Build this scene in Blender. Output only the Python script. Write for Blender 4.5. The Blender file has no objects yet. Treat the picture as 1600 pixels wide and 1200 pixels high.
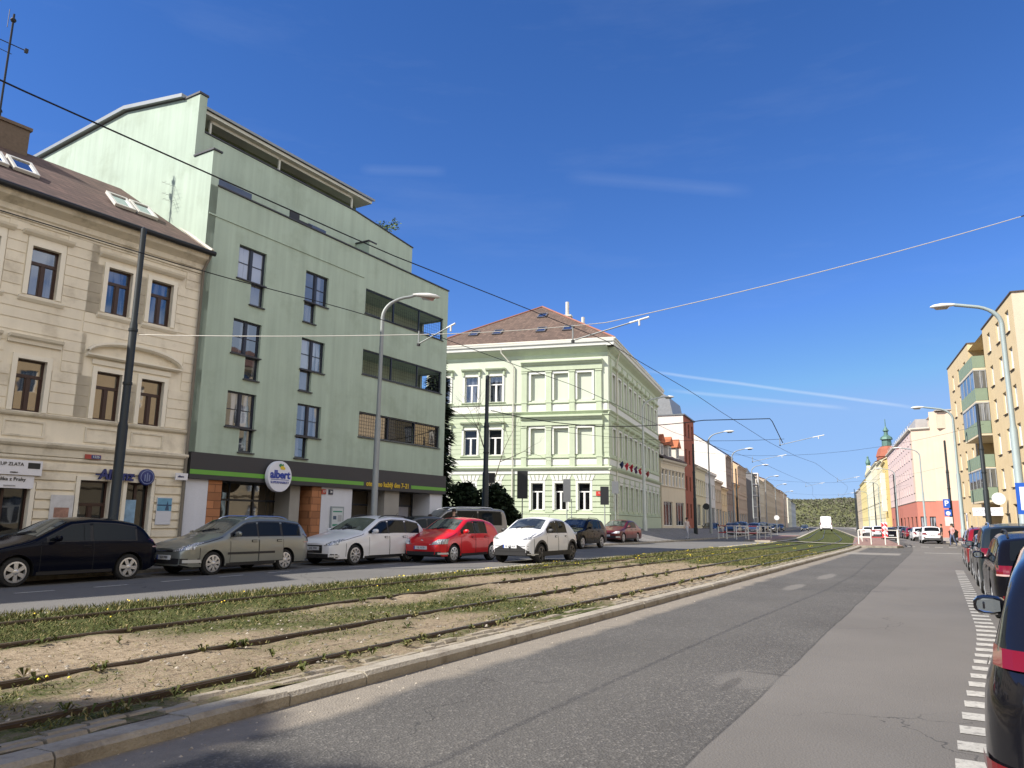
import bpy, bmesh, math, random
from mathutils import Vector, Matrix, noise as mnoise
R = math.radians
PI = math.pi
rnd = random.Random(7)
scn = bpy.context.scene
COL = scn.collection

# ------------------------------------------------------------------ street frame
# s runs along the street, p across it (positive to the side the camera stands on)
_t = []
def _street():
    x = y = 0.0; h0 = R(29.5); h1 = R(22.6); ds = .25; s = 0.0
    while s < 760:
        h = h0 + (h1 - h0) * min(1, max(0, (s - 50) / 45))
        _t.append((x, y, h)); x += ds * math.sin(h); y += ds * math.cos(h); s += ds
_street()
def HD(s):
    return _t[max(0, min(len(_t) - 1, int(s / .25)))][2]
def W(s, p):
    if s <= 0:
        h = R(29.5); return s * math.sin(h) + p * math.cos(h), s * math.cos(h) - p * math.sin(h)
    i = s / .25; k = min(len(_t) - 2, int(i)); q = i - k
    a, b = _t[k], _t[k + 1]; h = a[2] + (b[2] - a[2]) * q
    return a[0] + (b[0] - a[0]) * q + p * math.cos(h), a[1] + (b[1] - a[1]) * q - p * math.sin(h)
def sm(a, b, x):
    t = max(0.0, min(1.0, (x - a) / (b - a))); return t * t * (3 - 2 * t)
def zbed(s, p): return .13 + .09 * sm(-7.4, -11.2, p)
def zroad(s, p): return .14 + .06 * sm(8, 16, s)
def zpave(s, p): return .31 + .11 * sm(-17.8, -21.3, p) + .68 * sm(34, 55, s) * sm(-17.6, -21.5, p) * (1 - .75 * sm(75, 170, s))
def rotS(s): return PI / 2 - HD(s)          # z rotation that lays local x along +s

# ------------------------------------------------------------------ materials
def _nt(name):
    m = bpy.data.materials.new(name); m.use_nodes = True
    nt = m.node_tree; b = nt.nodes['Principled BSDF']
    return m, nt, b
def N(nt, typ, **kw):
    n = nt.nodes.new(typ)
    for k, v in kw.items():
        if k == 'ins':
            for i, val in v.items(): n.inputs[i].default_value = val
        else: setattr(n, k, v)
    return n
def L(nt, a, b): nt.links.new(a, b)
def ramp(nt, fac, stops):
    r = N(nt, 'ShaderNodeValToRGB'); e = r.color_ramp.elements
    while len(e) < len(stops): e.new(.5)
    for i, (pos, c) in enumerate(stops):
        e[i].position = pos; e[i].color = (*c, 1) if len(c) == 3 else c
    L(nt, fac, r.inputs[0]); return r.outputs[0]
def mth(nt, op, a, b=None, c=None, clamp=False):
    n = N(nt, 'ShaderNodeMath', operation=op); n.use_clamp = clamp
    for i, v in enumerate((a, b, c)):
        if v is None: continue
        if isinstance(v, (int, float)): n.inputs[i].default_value = v
        else: L(nt, v, n.inputs[i])
    return n.outputs[0]
def mixc(nt, fac, a, b, typ='MIX'):
    n = N(nt, 'ShaderNodeMix', data_type='RGBA', blend_type=typ)
    if isinstance(fac, (int, float)): n.inputs[0].default_value = fac
    else: L(nt, fac, n.inputs[0])
    for i, v in ((6, a), (7, b)):
        if isinstance(v, tuple): n.inputs[i].default_value = (*v[:3], 1)
        else: L(nt, v, n.inputs[i])
    return n.outputs[2]
def noise(nt, vec, scale, detail=4, rough=.55, stretch=None):
    if stretch:
        mp = N(nt, 'ShaderNodeMapping'); mp.inputs['Scale'].default_value = stretch
        L(nt, vec, mp.inputs[0]); vec = mp.outputs[0]
    n = N(nt, 'ShaderNodeTexNoise', ins={'Scale': scale, 'Detail': detail, 'Roughness': rough})
    L(nt, vec, n.inputs['Vector']); return n.outputs[0]
_M = {}
def mat(name, rgb, rough=.75, metal=0., var=.18, scale=1.5, fine=.08, fscale=25, streak=0., bump=0., bscale=40, coat=0., spec=.4, dirt=None):
    if name in _M: return _M[name]
    m, nt, b = _nt(name); _M[name] = m
    b.inputs['Roughness'].default_value = rough; b.inputs['Metallic'].default_value = metal
    b.inputs['Specular IOR Level'].default_value = spec; b.inputs['Coat Weight'].default_value = coat
    b.inputs['Coat Roughness'].default_value = .04
    tc = N(nt, 'ShaderNodeTexCoord').outputs['Object']
    if var or fine or streak:
        f = noise(nt, tc, scale, 5)
        v = mth(nt, 'MULTIPLY_ADD', f, 2 * var, 1 - var)
        if fine: v = mth(nt, 'MULTIPLY', v, mth(nt, 'MULTIPLY_ADD', noise(nt, tc, fscale, 3), 2 * fine, 1 - fine))
        if streak:
            st = noise(nt, tc, 1.0, 5, .6, (3.0, 3.0, .16))
            v = mth(nt, 'MULTIPLY', v, mth(nt, 'MULTIPLY_ADD', st, 2 * streak, 1 - streak))
        c = mixc(nt, 1.0, rgb, v, 'MULTIPLY')
        if dirt:
            d = ramp(nt, noise(nt, tc, dirt[1], 6, .65), [(.52, (0, 0, 0)), (.68, (1, 1, 1))])
            c = mixc(nt, mth(nt, 'MULTIPLY', d, dirt[2]), c, dirt[0])
        L(nt, c, b.inputs['Base Color'])
    else: b.inputs['Base Color'].default_value = (*rgb, 1)
    if bump:
        bp = N(nt, 'ShaderNodeBump', ins={'Strength': bump, 'Distance': .02})
        L(nt, noise(nt, tc, bscale, 4), bp.inputs['Height']); L(nt, bp.outputs[0], b.inputs['Normal'])
    return m
def plain(name, rgb, rough=.5, metal=0., coat=0., spec=.5):
    return mat(name, rgb, rough, metal, 0, 1, 0, 1, 0, 0, 1, coat, spec)
def paint(name, rgb, metal=.25, rough=.32, coat=.6, spec=.3):
    return mat(name, rgb, rough, metal, .04, 3, .03, 60, 0, 0, 1, coat, spec)
def glass(name, dark=(.012, .014, .016), refl=.16, tint=(.85, .92, 1.0), curt=None, rough=.02, sc=1.3, fres=.9):
    """window pane: a dark room (or curtains) behind, a mirror-like front"""
    if name in _M: return _M[name]
    m, nt, b = _nt(name); _M[name] = m
    tc = N(nt, 'ShaderNodeTexCoord').outputs['Object']
    out = nt.nodes['Material Output']
    d = N(nt, 'ShaderNodeBsdfDiffuse'); g = N(nt, 'ShaderNodeBsdfGlossy', ins={'Roughness': rough})
    g.inputs['Color'].default_value = (*tint, 1)
    c = dark
    if curt:
        oi = N(nt, 'ShaderNodeObjectInfo').outputs['Random']; sh = N(nt, 'ShaderNodeVectorMath', operation='ADD'); L(nt, tc, sh.inputs[0])
        cv = N(nt, 'ShaderNodeCombineXYZ'); L(nt, mth(nt, 'MULTIPLY', oi, 37.0), cv.inputs[0]); L(nt, cv.outputs[0], sh.inputs[1])
        w = mth(nt, 'ADD', noise(nt, sh.outputs[0], sc, 2, .5, (4, 4, .35)), mth(nt, 'MULTIPLY_ADD', oi, .3, -.15))
        c = mixc(nt, ramp(nt, w, [(.42, (0, 0, 0)), (.56, (1, 1, 1))]), dark, curt)
        L(nt, c, d.inputs['Color'])
    else: d.inputs['Color'].default_value = (*dark, 1)
    lw = N(nt, 'ShaderNodeFresnel', ins={'IOR': 1.5})
    wv = N(nt, 'ShaderNodeBump', ins={'Strength': .05, 'Distance': .05})
    L(nt, noise(nt, tc, 1.1, 2), wv.inputs['Height']); L(nt, wv.outputs[0], g.inputs['Normal'])
    f = mth(nt, 'ADD', mth(nt, 'MULTIPLY', lw.outputs[0], fres), refl, clamp=True)
    mx = N(nt, 'ShaderNodeMixShader'); L(nt, f, mx.inputs[0]); L(nt, d.outputs[0], mx.inputs[1]); L(nt, g.outputs[0], mx.inputs[2])
    L(nt, mx.outputs[0], out.inputs['Surface']); nt.nodes.remove(b)
    return m

# ------------------------------------------------------------------ mesh collector
class MB:
    def __init__(s): s.v = []; s.f = []; s.m = []; s.T = None; s.uv = None
    def add(s, vs, fs, m=0):
        o = len(s.v)
        if s.T is not None: vs = [tuple(s.T @ Vector(q)) for q in vs]
        s.v += [tuple(q) for q in vs]
        for f in fs: s.f.append(tuple(i + o for i in f)); s.m.append(m)
        return s
    def box(s, x0, x1, y0, y1, z0, z1, m=0):
        vs = [(x0, y0, z0), (x1, y0, z0), (x1, y1, z0), (x0, y1, z0), (x0, y0, z1), (x1, y0, z1), (x1, y1, z1), (x0, y1, z1)]
        return s.add(vs, [(0, 3, 2, 1), (4, 5, 6, 7), (0, 1, 5, 4), (1, 2, 6, 5), (2, 3, 7, 6), (3, 0, 4, 7)], m)
    def poly(s, pts, m=0): return s.add(pts, [tuple(range(len(pts)))], m)
    def prism(s, pts, axis, a, b, m=0):
        """closed outline pts (2-D) swept along an axis from a to b"""
        n = len(pts)
        def mk(q, t):
            if axis == 'x': return (t, q[0], q[1])
            if axis == 'y': return (q[0], t, q[1])
            return (q[0], q[1], t)
        vs = [mk(q, a) for q in pts] + [mk(q, b) for q in pts]
        fs = [tuple(range(n - 1, -1, -1)), tuple(range(n, 2 * n))] + [(i, (i + 1) % n, n + (i + 1) % n, n + i) for i in range(n)]
        return s.add(vs, fs, m)
    def tube(s, pts, r, n=8, m=0, cap=True):
        pts = [Vector(q) for q in pts]; rs = r if isinstance(r, (list, tuple)) else [r] * len(pts)
        vs = []; fs = []; up = None
        for i, q in enumerate(pts):
            d = (pts[min(i + 1, len(pts) - 1)] - pts[max(i - 1, 0)]).normalized()
            if up is None: up = Vector((0, 0, 1)) if abs(d.z) < .9 else Vector((1, 0, 0))
            a = d.cross(up).normalized(); b = a.cross(d).normalized(); up = b
            for k in range(n):
                t = 2 * PI * k / n; vs.append(q + (a * math.cos(t) + b * math.sin(t)) * rs[i])
        for i in range(len(pts) - 1):
            for k in range(n):
                fs.append((i * n + k, i * n + (k + 1) % n, (i + 1) * n + (k + 1) % n, (i + 1) * n + k))
        if cap: fs += [tuple(range(n - 1, -1, -1)), tuple((len(pts) - 1) * n + k for k in range(n))]
        return s.add(vs, fs, m)
    def lathe(s, prof, n=16, m=0, axis='z', c=(0, 0, 0), cap=True):
        vs = []; fs = []
        for (r, h) in prof:
            for k in range(n):
                t = 2 * PI * k / n; a, b = r * math.cos(t), r * math.sin(t)
                vs.append((c[0] + a, c[1] + b, c[2] + h) if axis == 'z' else ((c[0] + a, c[1] + h, c[2] + b) if axis == 'y' else (c[0] + h, c[1] + a, c[2] + b)))
        for i in range(len(prof) - 1):
            for k in range(n): fs.append((i * n + k, i * n + (k + 1) % n, (i + 1) * n + (k + 1) % n, (i + 1) * n + k))
        if cap: fs += [tuple(range(n - 1, -1, -1)), tuple((len(prof) - 1) * n + k for k in range(n))]
        return s.add(vs, fs, m)
    def data(s, name, mats, smooth=None):
        me = bpy.data.meshes.new(name); me.from_pydata(s.v, [], s.f)
        for q in (mats if isinstance(mats, (list, tuple)) else [mats]): me.materials.append(q)
        me.polygons.foreach_set('material_index', s.m)
        if s.uv:
            l = me.uv_layers.new(name='street')
            for lp in me.loops: l.data[lp.index].uv = s.uv[lp.vertex_index]
        me.validate(); me.update()
        if smooth is not None:
            me.polygons.foreach_set('use_smooth', [True] * len(me.polygons)); me.set_sharp_from_angle(angle=R(smooth))
        return me
    def build(s, name, mats, parent=None, smooth=None, loc=None, rz=None):
        return put(name, s.data(name, mats, smooth), parent, loc, rz)
def put(name, me, parent=None, loc=None, rz=None):
    o = bpy.data.objects.new(name, me); COL.objects.link(o)
    if parent is not None: o.parent = parent
    if loc is not None: o.location = loc
    if rz is not None: o.rotation_euler = (0, 0, rz)
    return o
def tag(o, label, cat, group=None):
    o['label'] = label; o['category'] = cat
    if group: o['group'] = group
    return o
def thing(name, label, cat, loc=(0, 0, 0), rz=0, group=None):
    o = put(name, None, None, loc, rz); o.empty_display_size = .3
    return tag(o, label, cat, group)
def struct(name, mb, m, kind='structure', smooth=None):
    o = mb.build(name, m, None, smooth); o['kind'] = kind; return o
def dup(r, loc, rz, label, group=None, recolor=None):
    def cp(o, par):
        c = o.copy(); COL.objects.link(c); c.parent = par
        if recolor:
            for sl in c.material_slots:
                if sl.material in recolor:
                    new = recolor[sl.material]; sl.link = 'OBJECT'; sl.material = new
        for ch in kids.get(o, []): cp(ch, c)
        return c
    kids = {}
    def walk(o):
        kids[o] = list(o.children)
        for ch in kids[o]: walk(ch)
    walk(r)
    c = cp(r, None); c.location = loc; c.rotation_euler = (0, 0, rz); c['label'] = label
    if group: c['group'] = group
    return c
_fc = {}
def text_mesh(txt, size, m, depth=.01, bold=0., italic=0., sx=1.0):
    cu = bpy.data.curves.new('lettering', 'FONT'); cu.body = txt; cu.size = size; cu.extrude = depth; cu.offset = bold
    cu.align_x = 'CENTER'; cu.align_y = 'CENTER'; cu.shear = italic; cu.resolution_u = 3
    o = bpy.data.objects.new('lettering', cu); COL.objects.link(o)
    dg = bpy.context.evaluated_depsgraph_get(); me = bpy.data.meshes.new_from_object(o.evaluated_get(dg))
    bpy.data.objects.remove(o); bpy.data.curves.remove(cu)
    me.transform(Matrix.Scale(sx, 4, (1, 0, 0))); me.transform(Matrix.Rotation(PI / 2, 4, 'X')); me.materials.clear(); me.materials.append(m); return me
def lettering(txt, size, m, parent, loc, **kw):
    return put('lettering', text_mesh(txt, size, m, **kw), parent, loc)
# ------------------------------------------------------------------ ground materials (uv = street s, p in metres)
def uvsp(nt):
    u = N(nt, 'ShaderNodeUVMap', uv_map='street'); sp = N(nt, 'ShaderNodeSeparateXYZ'); L(nt, u.outputs[0], sp.inputs[0])
    return u.outputs[0], sp.outputs[0], sp.outputs[1]
def band(nt, x, a, b, soft):     # 1 where x > a (soft edge) and x < b
    up = mth(nt, 'DIVIDE', mth(nt, 'SUBTRACT', x, a), soft, clamp=True)
    dn = mth(nt, 'DIVIDE', mth(nt, 'SUBTRACT', b, x), soft, clamp=True)
    return mth(nt, 'MULTIPLY', up, dn)
def cracks(nt, vec, scale, width, seed=0):
    wob = N(nt, 'ShaderNodeVectorMath', operation='ADD')
    n = N(nt, 'ShaderNodeTexNoise', ins={'Scale': 1.3, 'Detail': 4}); L(nt, vec, n.inputs['Vector'])
    L(nt, vec, wob.inputs[0]); L(nt, n.outputs['Color'], wob.inputs[1])
    v = N(nt, 'ShaderNodeTexVoronoi', feature='DISTANCE_TO_EDGE', ins={'Scale': scale}); L(nt, wob.outputs[0], v.inputs['Vector'])
    c = mth(nt, 'LESS_THAN', v.outputs[0], width)
    keep = ramp(nt, noise(nt, vec, .25, 2), [(.5, (0, 0, 0)), (.6, (1, 1, 1))])
    return mth(nt, 'MULTIPLY', c, keep)
def asphalt_near():
    m, nt, b = _nt('worn_asphalt'); uv, s, p = uvsp(nt)
    pw = mth(nt, 'ADD', p, mth(nt, 'MULTIPLY_ADD', noise(nt, uv, .9, 5, .6), .5, -.25))
    pw2 = mth(nt, 'ADD', p, mth(nt, 'MULTIPLY_ADD', noise(nt, uv, .5, 4, .5), .10, -.05))
    big = noise(nt, uv, .35, 5, .6); fine = noise(nt, uv, 60, 2)
    agg = N(nt, 'ShaderNodeTexVoronoi', ins={'Scale': 55.0}); L(nt, uv, agg.inputs['Vector'])
    chip = N(nt, 'ShaderNodeSeparateColor'); L(nt, agg.outputs['Color'], chip.inputs[0])
    old = ramp(nt, chip.outputs[0], [(.0, (.070, .067, .062)), (.62, (.088, .085, .079)), (.88, (.108, .103, .095)), (.99, (.165, .157, .142))])
    old = mixc(nt, .8, old, mth(nt, 'MULTIPLY_ADD', big, .9, .55), 'MULTIPLY')
    new = mixc(nt, 1.0, (.136, .128, .117), mth(nt, 'MULTIPLY', mth(nt, 'MULTIPLY_ADD', big, .5, .75), mth(nt, 'MULTIPLY_ADD', fine, .5, .75)), 'MULTIPLY')
    seam = mth(nt, 'GREATER_THAN', pw2, -1.58)
    c = mixc(nt, seam, old, new)
    edge = band(nt, pw2, -1.61, -1.57, .012)
    c = mixc(nt, mth(nt, 'MULTIPLY', edge, .4), c, (.035, .034, .033))
    # wheel polish in the lane
    pol = band(nt, p, -4.1, -2.2, .7); c = mixc(nt, mth(nt, 'MULTIPLY', pol, .22), c, (.115, .11, .10))
    # sandy washed gutter along the kerb
    gut = mth(nt, 'DIVIDE', mth(nt, 'SUBTRACT', -4.40, pw), .18, clamp=True)
    sand = mixc(nt, 1.0, (.225, .20, .163), mth(nt, 'MULTIPLY_ADD', noise(nt, uv, 7, 4), .5, .75), 'MULTIPLY')
    c = mixc(nt, mth(nt, 'MULTIPLY', gut, .92), c, sand)
    # newer repair fields further up the street and smooth patches
    far = mth(nt, 'GREATER_THAN', s, 40)
    rep = mth(nt, 'MULTIPLY', band(nt, s, 47, 50.5, .1), band(nt, p, -5.2, -2.0, .1))
    c = mixc(nt, mth(nt, 'MULTIPLY', rep, .8), c, (.24, .225, .20))
    for (s0, p0, rs, rp, col, amt) in ((8.35, -1.85, .55, .34, (.14, .133, .122), .7), (8.0, -1.95, .4, .07, (.05, .048, .045), .5), (8.75, -1.75, .05, .25, (.05, .048, .045), .5),
                                        
                                        (26, -3.2, 1.6, .22, (.20, .19, .17), .6), (21, -3.4, 1.2, .2, (.2, .19, .17), .6), (30, -2.0, 2.4, .08, (.09, .087, .082), .5)):
        d = mth(nt, 'ADD', mth(nt, 'POWER', mth(nt, 'DIVIDE', mth(nt, 'SUBTRACT', s, s0), rs), 2), mth(nt, 'POWER', mth(nt, 'DIVIDE', mth(nt, 'SUBTRACT', pw2, p0), rp), 2))
        d = mth(nt, 'ADD', d, mth(nt, 'MULTIPLY_ADD', noise(nt, uv, 6, 4, .7), 1.6, -.8))
        k = mth(nt, 'MULTIPLY', mth(nt, 'SUBTRACT', 1.15, d, clamp=True), 1.6, clamp=True)
        c = mixc(nt, mth(nt, 'MULTIPLY', k, amt), c, col)
    cr = cracks(nt, uv, .22, .0016); c = mixc(nt, mth(nt, 'MULTIPLY', cr, .6), c, (.03, .03, .03))
    L(nt, c, b.inputs['Base Color']); b.inputs['Roughness'].default_value = .82; b.inputs['Specular IOR Level'].default_value = .3
    bp = N(nt, 'ShaderNodeBump', ins={'Strength': .55, 'Distance': .012})
    L(nt, mixc(nt, seam, agg.outputs['Distance'], fine), bp.inputs['Height']); L(nt, bp.outputs[0], b.inputs['Normal'])
    return m
def asphalt_plain(name, rgb, crack=True):
    m, nt, b = _nt(name); uv, s, p = uvsp(nt)
    big = noise(nt, uv, .3, 5, .6); fine = noise(nt, uv, 70, 2); mid = noise(nt, uv, 4, 4)
    c = mixc(nt, 1.0, rgb, mth(nt, 'MULTIPLY', mth(nt, 'MULTIPLY_ADD', big, .6, .7), mth(nt, 'MULTIPLY_ADD', fine, .7, .65)), 'MULTIPLY')
    c = mixc(nt, mth(nt, 'MULTIPLY', mid, .25), c, tuple(q * 1.6 for q in rgb))
    if crack: c = mixc(nt, mth(nt, 'MULTIPLY', cracks(nt, uv, .3, .004), .6), c, (.03, .03, .03))
    L(nt, c, b.inputs['Base Color']); b.inputs['Roughness'].default_value = .85; b.inputs['Specular IOR Level'].default_value = .3
    bp = N(nt, 'ShaderNodeBump', ins={'Strength': .4, 'Distance': .01}); L(nt, fine, bp.inputs['Height']); L(nt, bp.outputs[0], b.inputs['Normal'])
    return m
def paving(name, rgb, w, h, mort=.06):
    m, nt, b = _nt(name); uv, s, p = uvsp(nt)
    br = N(nt, 'ShaderNodeTexBrick', ins={'Scale': 1.0, 'Mortar Size': mort * min(w, h), 'Brick Width': w, 'Row Height': h, 'Bias': 0.0})
    L(nt, uv, br.inputs['Vector'])
    br.inputs['Color1'].default_value = (*[q * .8 for q in rgb], 1); br.inputs['Color2'].default_value = (*[q * 1.2 for q in rgb], 1)
    br.inputs['Mortar'].default_value = (*[q * .45 for q in rgb], 1)
    c = mixc(nt, .8, br.outputs['Color'], mth(nt, 'MULTIPLY_ADD', noise(nt, uv, .8, 5), .9, .55), 'MULTIPLY')
    L(nt, c, b.inputs['Base Color']); b.inputs['Roughness'].default_value = .85
    bp = N(nt, 'ShaderNodeBump', ins={'Strength': .5, 'Distance': .01}); bp.invert = True
    L(nt, br.outputs['Fac'], bp.inputs['Height']); L(nt, bp.outputs[0], b.inputs['Normal'])
    return m
def bed_mat():
    m, nt, b = _nt('tram_bed_soil'); uv, s, p = uvsp(nt)
    at = N(nt, 'ShaderNodeAttribute', attribute_name='green')
    n1 = noise(nt, uv, 9, 5, .7); n2 = noise(nt, uv, 38, 3, .6); big = noise(nt, uv, .7, 4)
    soil = ramp(nt, n1, [(.30, (.095, .077, .050)), (.45, (.222, .175, .120)), (.7, (.34, .278, .197))])
    soil = mixc(nt, .7, soil, mth(nt, 'MULTIPLY_ADD', big, .8, .6), 'MULTIPLY')
    peb = N(nt, 'ShaderNodeTexVoronoi', ins={'Scale': 26.0}); L(nt, uv, peb.inputs['Vector'])
    soil = mixc(nt, mth(nt, 'LESS_THAN', peb.outputs['Distance'], .16), soil, (.4, .35, .28))
    gr = ramp(nt, n2, [(.3, (.028, .034, .012)), (.55, (.07, .082, .028)), (.75, (.14, .14, .055))])
    k = mth(nt, 'ADD', at.outputs['Fac'], mth(nt, 'MULTIPLY_ADD', n1, 1.7, -.85))
    k = mth(nt, 'ADD', k, mth(nt, 'MULTIPLY_ADD', n2, .7, -.35))
    k = mth(nt, 'MULTIPLY_ADD', k, 2.2, -.6, clamp=True)
    c = mixc(nt, k, soil, gr)
    L(nt, c, b.inputs['Base Color']); b.inputs['Roughness'].default_value = .95; b.inputs['Specular IOR Level'].default_value = .1
    bp = N(nt, 'ShaderNodeBump', ins={'Strength': .8, 'Distance': .03}); L(nt, mth(nt, 'ADD', n1, mth(nt, 'MULTIPLY', n2, .6)), bp.inputs['Height']); L(nt, bp.outputs[0], b.inputs['Normal'])
    return m

def frange(a, b, d):
    out = []; x = a
    while x < b - 1e-6: out.append(x); x += d
    out.append(b); return out
def sgrid(s0, s1, fine=1.0):
    """station list, finer near the camera"""
    out = [s0]; s = s0
    while s < s1:
        s += fine * (1.0 if s < 40 else 2.5 if s < 120 else 10); out.append(min(s, s1))
    return out
def strip(mb, ss, ps, zf, m=0):
    o = len(mb.v); mb.uv = mb.uv or []
    n = len(ps)
    for s in ss:
        for p in ps:
            x, y = W(s, p); mb.v.append((x, y, zf(s, p))); mb.uv.append((s, p))
    for i in range(len(ss) - 1):
        for j in range(n - 1):
            a = o + i * n + j; mb.f.append((a, a + n, a + n + 1, a + 1)[::-1]); mb.m.append(m)
    return mb

# far ground sheet
g = MB(); g.uv = []
nr = 48
for k, r_ in enumerate((0, 150, 600, 2600)):
    for i in range(nr):
        a = 2 * PI * i / nr; g.v.append((r_ * math.cos(a), r_ * math.sin(a), -.06)); g.uv.append((r_ * math.cos(a), r_ * math.sin(a)))
for k in range(3):
    for i in range(nr):
        j = (i + 1) % nr; g.f.append((k * nr + i, (k + 1) * nr + i, (k + 1) * nr + j, k * nr + j)); g.m.append(0)
struct('ground', g, asphalt_plain('far_ground', (.14, .13, .11), False))

KERBP = -4.98
S0, S1 = -14, 520
# road on the camera's side
struct('road', strip(MB(), sgrid(S0, S1), frange(KERBP, 2.45, .7), lambda s, p: 0.0), asphalt_near())
# the kerb along the tram bed : separate stones with open joints
mk = mat('kerb_concrete', (.32, .29, .235), .85, 0, .28, 2.6, .18, 30, 0, .7, 45, dirt=((.13, .105, .075), 2.4, .7))
kb = MB(); s = S0; rr = random.Random(3)
def kstone(kb, s0, s1, pa, pb, z0, z1, ch=.035, jit=.008):
    dz = rr.uniform(-jit, jit); dp = rr.uniform(-jit, jit)
    a, b = pa + dp, pb + dp
    prof = [(a, z0), (a, z1 - ch), (a - ch * (1 if a > b else -1), z1), (b, z1 - .01), (b, z0)]
    vs = [(*W(s0, q[0]), q[1] + dz) for q in prof] + [(*W(s1, q[0]), q[1] + dz) for q in prof]; n = 5
    kb.add(vs, [tuple(range(n)), tuple(range(2 * n - 1, n - 1, -1))] + [(i, n + i, n + (i + 1) % n, (i + 1) % n) for i in range(n)])
while s < 360:
    ln = 1.0 if s < 60 else 4.0
    kstone(kb, s + .006, s + ln - .006, KERBP, KERBP - .27, -.08, .112 if s < 40 else .12); s += ln
struct('kerb', kb, mk)
# cobbles between kerb and rail
mc = mat('cobble_granite', (.27, .235, .18), .85, 0, .3, 3, .2, 30, 0, .5, 50, dirt=((.12, .11, .05), 4, .6))
cb = MB(); s = S0
while s < 64:
    for r_ in range(2):
        pa = KERBP - .285 - r_ * .15; off = .1 * (r_ % 2)
        if rr.random() < .93: kstone(cb, s + off + .012, s + off + .288, pa, pa - .135, .02, .112 + rr.uniform(-.012, .010), .03, .012)
    s += .30
struct('cobble_edging', cb, mc)
# tram bed
def green(s, p):
    n = mnoise.noise((s * .22, p * .9, 3.1)) * .55 + mnoise.noise((s * .8, p * 1.7, 9.7)) * .35
    b = .40
    b += .62 * sm(-10.2, -11.0, p)                                        # lush verge by the far road
    b += .42 * sm(-8.9, -9.2, p) * (1 - sm(12, 19, s))                    # far track near us
    b += .30 * sm(-7.3, -7.7, p) * sm(-9.0, -8.6, p) * sm(5, 8, s) * (1 - sm(11, 15, s))
    b -= .28 * sm(-7.3, -7.7, p) * sm(-9.0, -8.6, p) * (1 - sm(5, 7, s))
    b += .35 * sm(10.2, 11.2, s) * (1 - sm(12.2, 13.4, s)) * sm(-7.3, -7.0, p) # green tongue between the near rails
    b -= .45 * sm(13.5, 15.5, s) * (1 - sm(23, 30, s)) * sm(-9.4, -8.8, p)
    b += .75 * sm(24, 36, s)
    b += .25 * math.exp(-((p + 5.75) / .16) ** 2) * (.5 + mnoise.noise((s * .6, 2, 2)))
    return max(0, min(1, b + n))
bed = MB(); strip(bed, frange(S0, 0, 1) + frange(.3, 34, .2)+ frange(34.6, 90, 1.0) + frange(100, 420, 10), frange(-11.45, -5.56, .118)[:-1] + [-5.60, -5.5, -5.38, -5.25], lambda s, p: zbed(s, p) - .02 - (.02 if p > -5.55 else 0) + .035 * mnoise.noise((s * 1.3, p * 1.6, 0)) + .015 * mnoise.noise((s * 5, p * 5, 0)))
bo = struct('tram_bed', bed, bed_mat())
ga = bo.data.attributes.new('green', 'FLOAT', 'POINT')
ga.data.foreach_set('value', [green(u[0], u[1]) for u in bed.uv])
# rails
mrail = mat('rail_steel', (.075, .055, .042), .55, .5, .3, 8, .1, 40)
mhead = mat('rail_head', (.22, .19, .165), .35, .9, .2, 5, .1, 30)
for p0 in (-5.80, -7.24, -9.1, -10.54):
    rb = MB(); ss = sgrid(S0, 420, .8)
    for (a, b_, z0, z1, mi) in ((-.036, .036, -.1, .012, 0), (-.032, .012, .013, .024, 1)):
        q = [(p0 + a, z0), (p0 + a, z1), (p0 + b_, z1), (p0 + b_, z0)]; o = len(rb.v)
        for s in ss:
            for (pp, zz) in q: rb.v.append((*W(s, pp), zbed(s, p0) + zz))
        for i in range(len(ss) - 1):
            for k in range(3):
                c0 = o + i * 4 + k; rb.f.append((c0, c0 + 1, c0 + 5, c0 + 4)); rb.m.append(mi)
    o_ = tag(rb.build('rail', [mrail, mhead]), {-5.80: 'worn steel rail lying beside the cobbles and kerb', -7.24: 'rusty steel rail, second from the stone kerb, inner rail of the nearer track', -9.1: 'rusty steel rail, third from the stone kerb, inner rail of the farther track', -10.54: 'rusty steel rail in the green verge by the shaded road'}[p0], 'tram rail', 'tram rails in the grassy bed')
# far road kerb, road, pavement
lk = MB(); s = S0
while s < 360:
    ln = 1.0 if s < 60 else 4.0
    kstone(lk, s + .006, s + ln - .006, -11.43, -11.66, -.05, zroad(s, -11.5) + .045); s += ln
struct('verge_kerb', lk, mat('kerb_pale', (.50, .46, .37), .85, 0, .25, 2.2, .15, 30, 0, .4, 60, dirt=((.2, .19, .1), 2.0, .7)))
struct('far_road', strip(MB(), sgrid(S0, S1), [-17.8, -16, -14.4, -13, -11.64], zroad), asphalt_plain('grey_asphalt', (.118, .115, .11)))
pk = MB(); s = S0
while s < 360:
    ln = 1.0 if s < 60 else 4.0
    kstone(pk, s + .005, s + ln - .005, -17.78, -18.0, 0, zpave(s, -18)); s += ln
struct('pavement_kerb', pk, mk)
struct('pavement', strip(MB(), sgrid(S0, S1), [-44, -30, -26, -24] + [-22.5 + .5 * i for i in range(10)], zpave), paving('pavement_mosaic', (.20, .19, .18), .12, .12))
rk = MB(); s = S0
while s < 360:
    ln = 1.0 if s < 60 else 4.0
    kstone(rk, s + .005, s + ln - .005, 2.45, 2.7, -.05, .12); s += ln
struct('street_kerb', rk, mk)
struct('footpath', strip(MB(), sgrid(S0, S1), [2.66, 4, 6, 9, 16, 30], lambda s, p: .12 + .0 * p), paving('footpath_mosaic', (.33, .30, .26), .15, .15))
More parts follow.
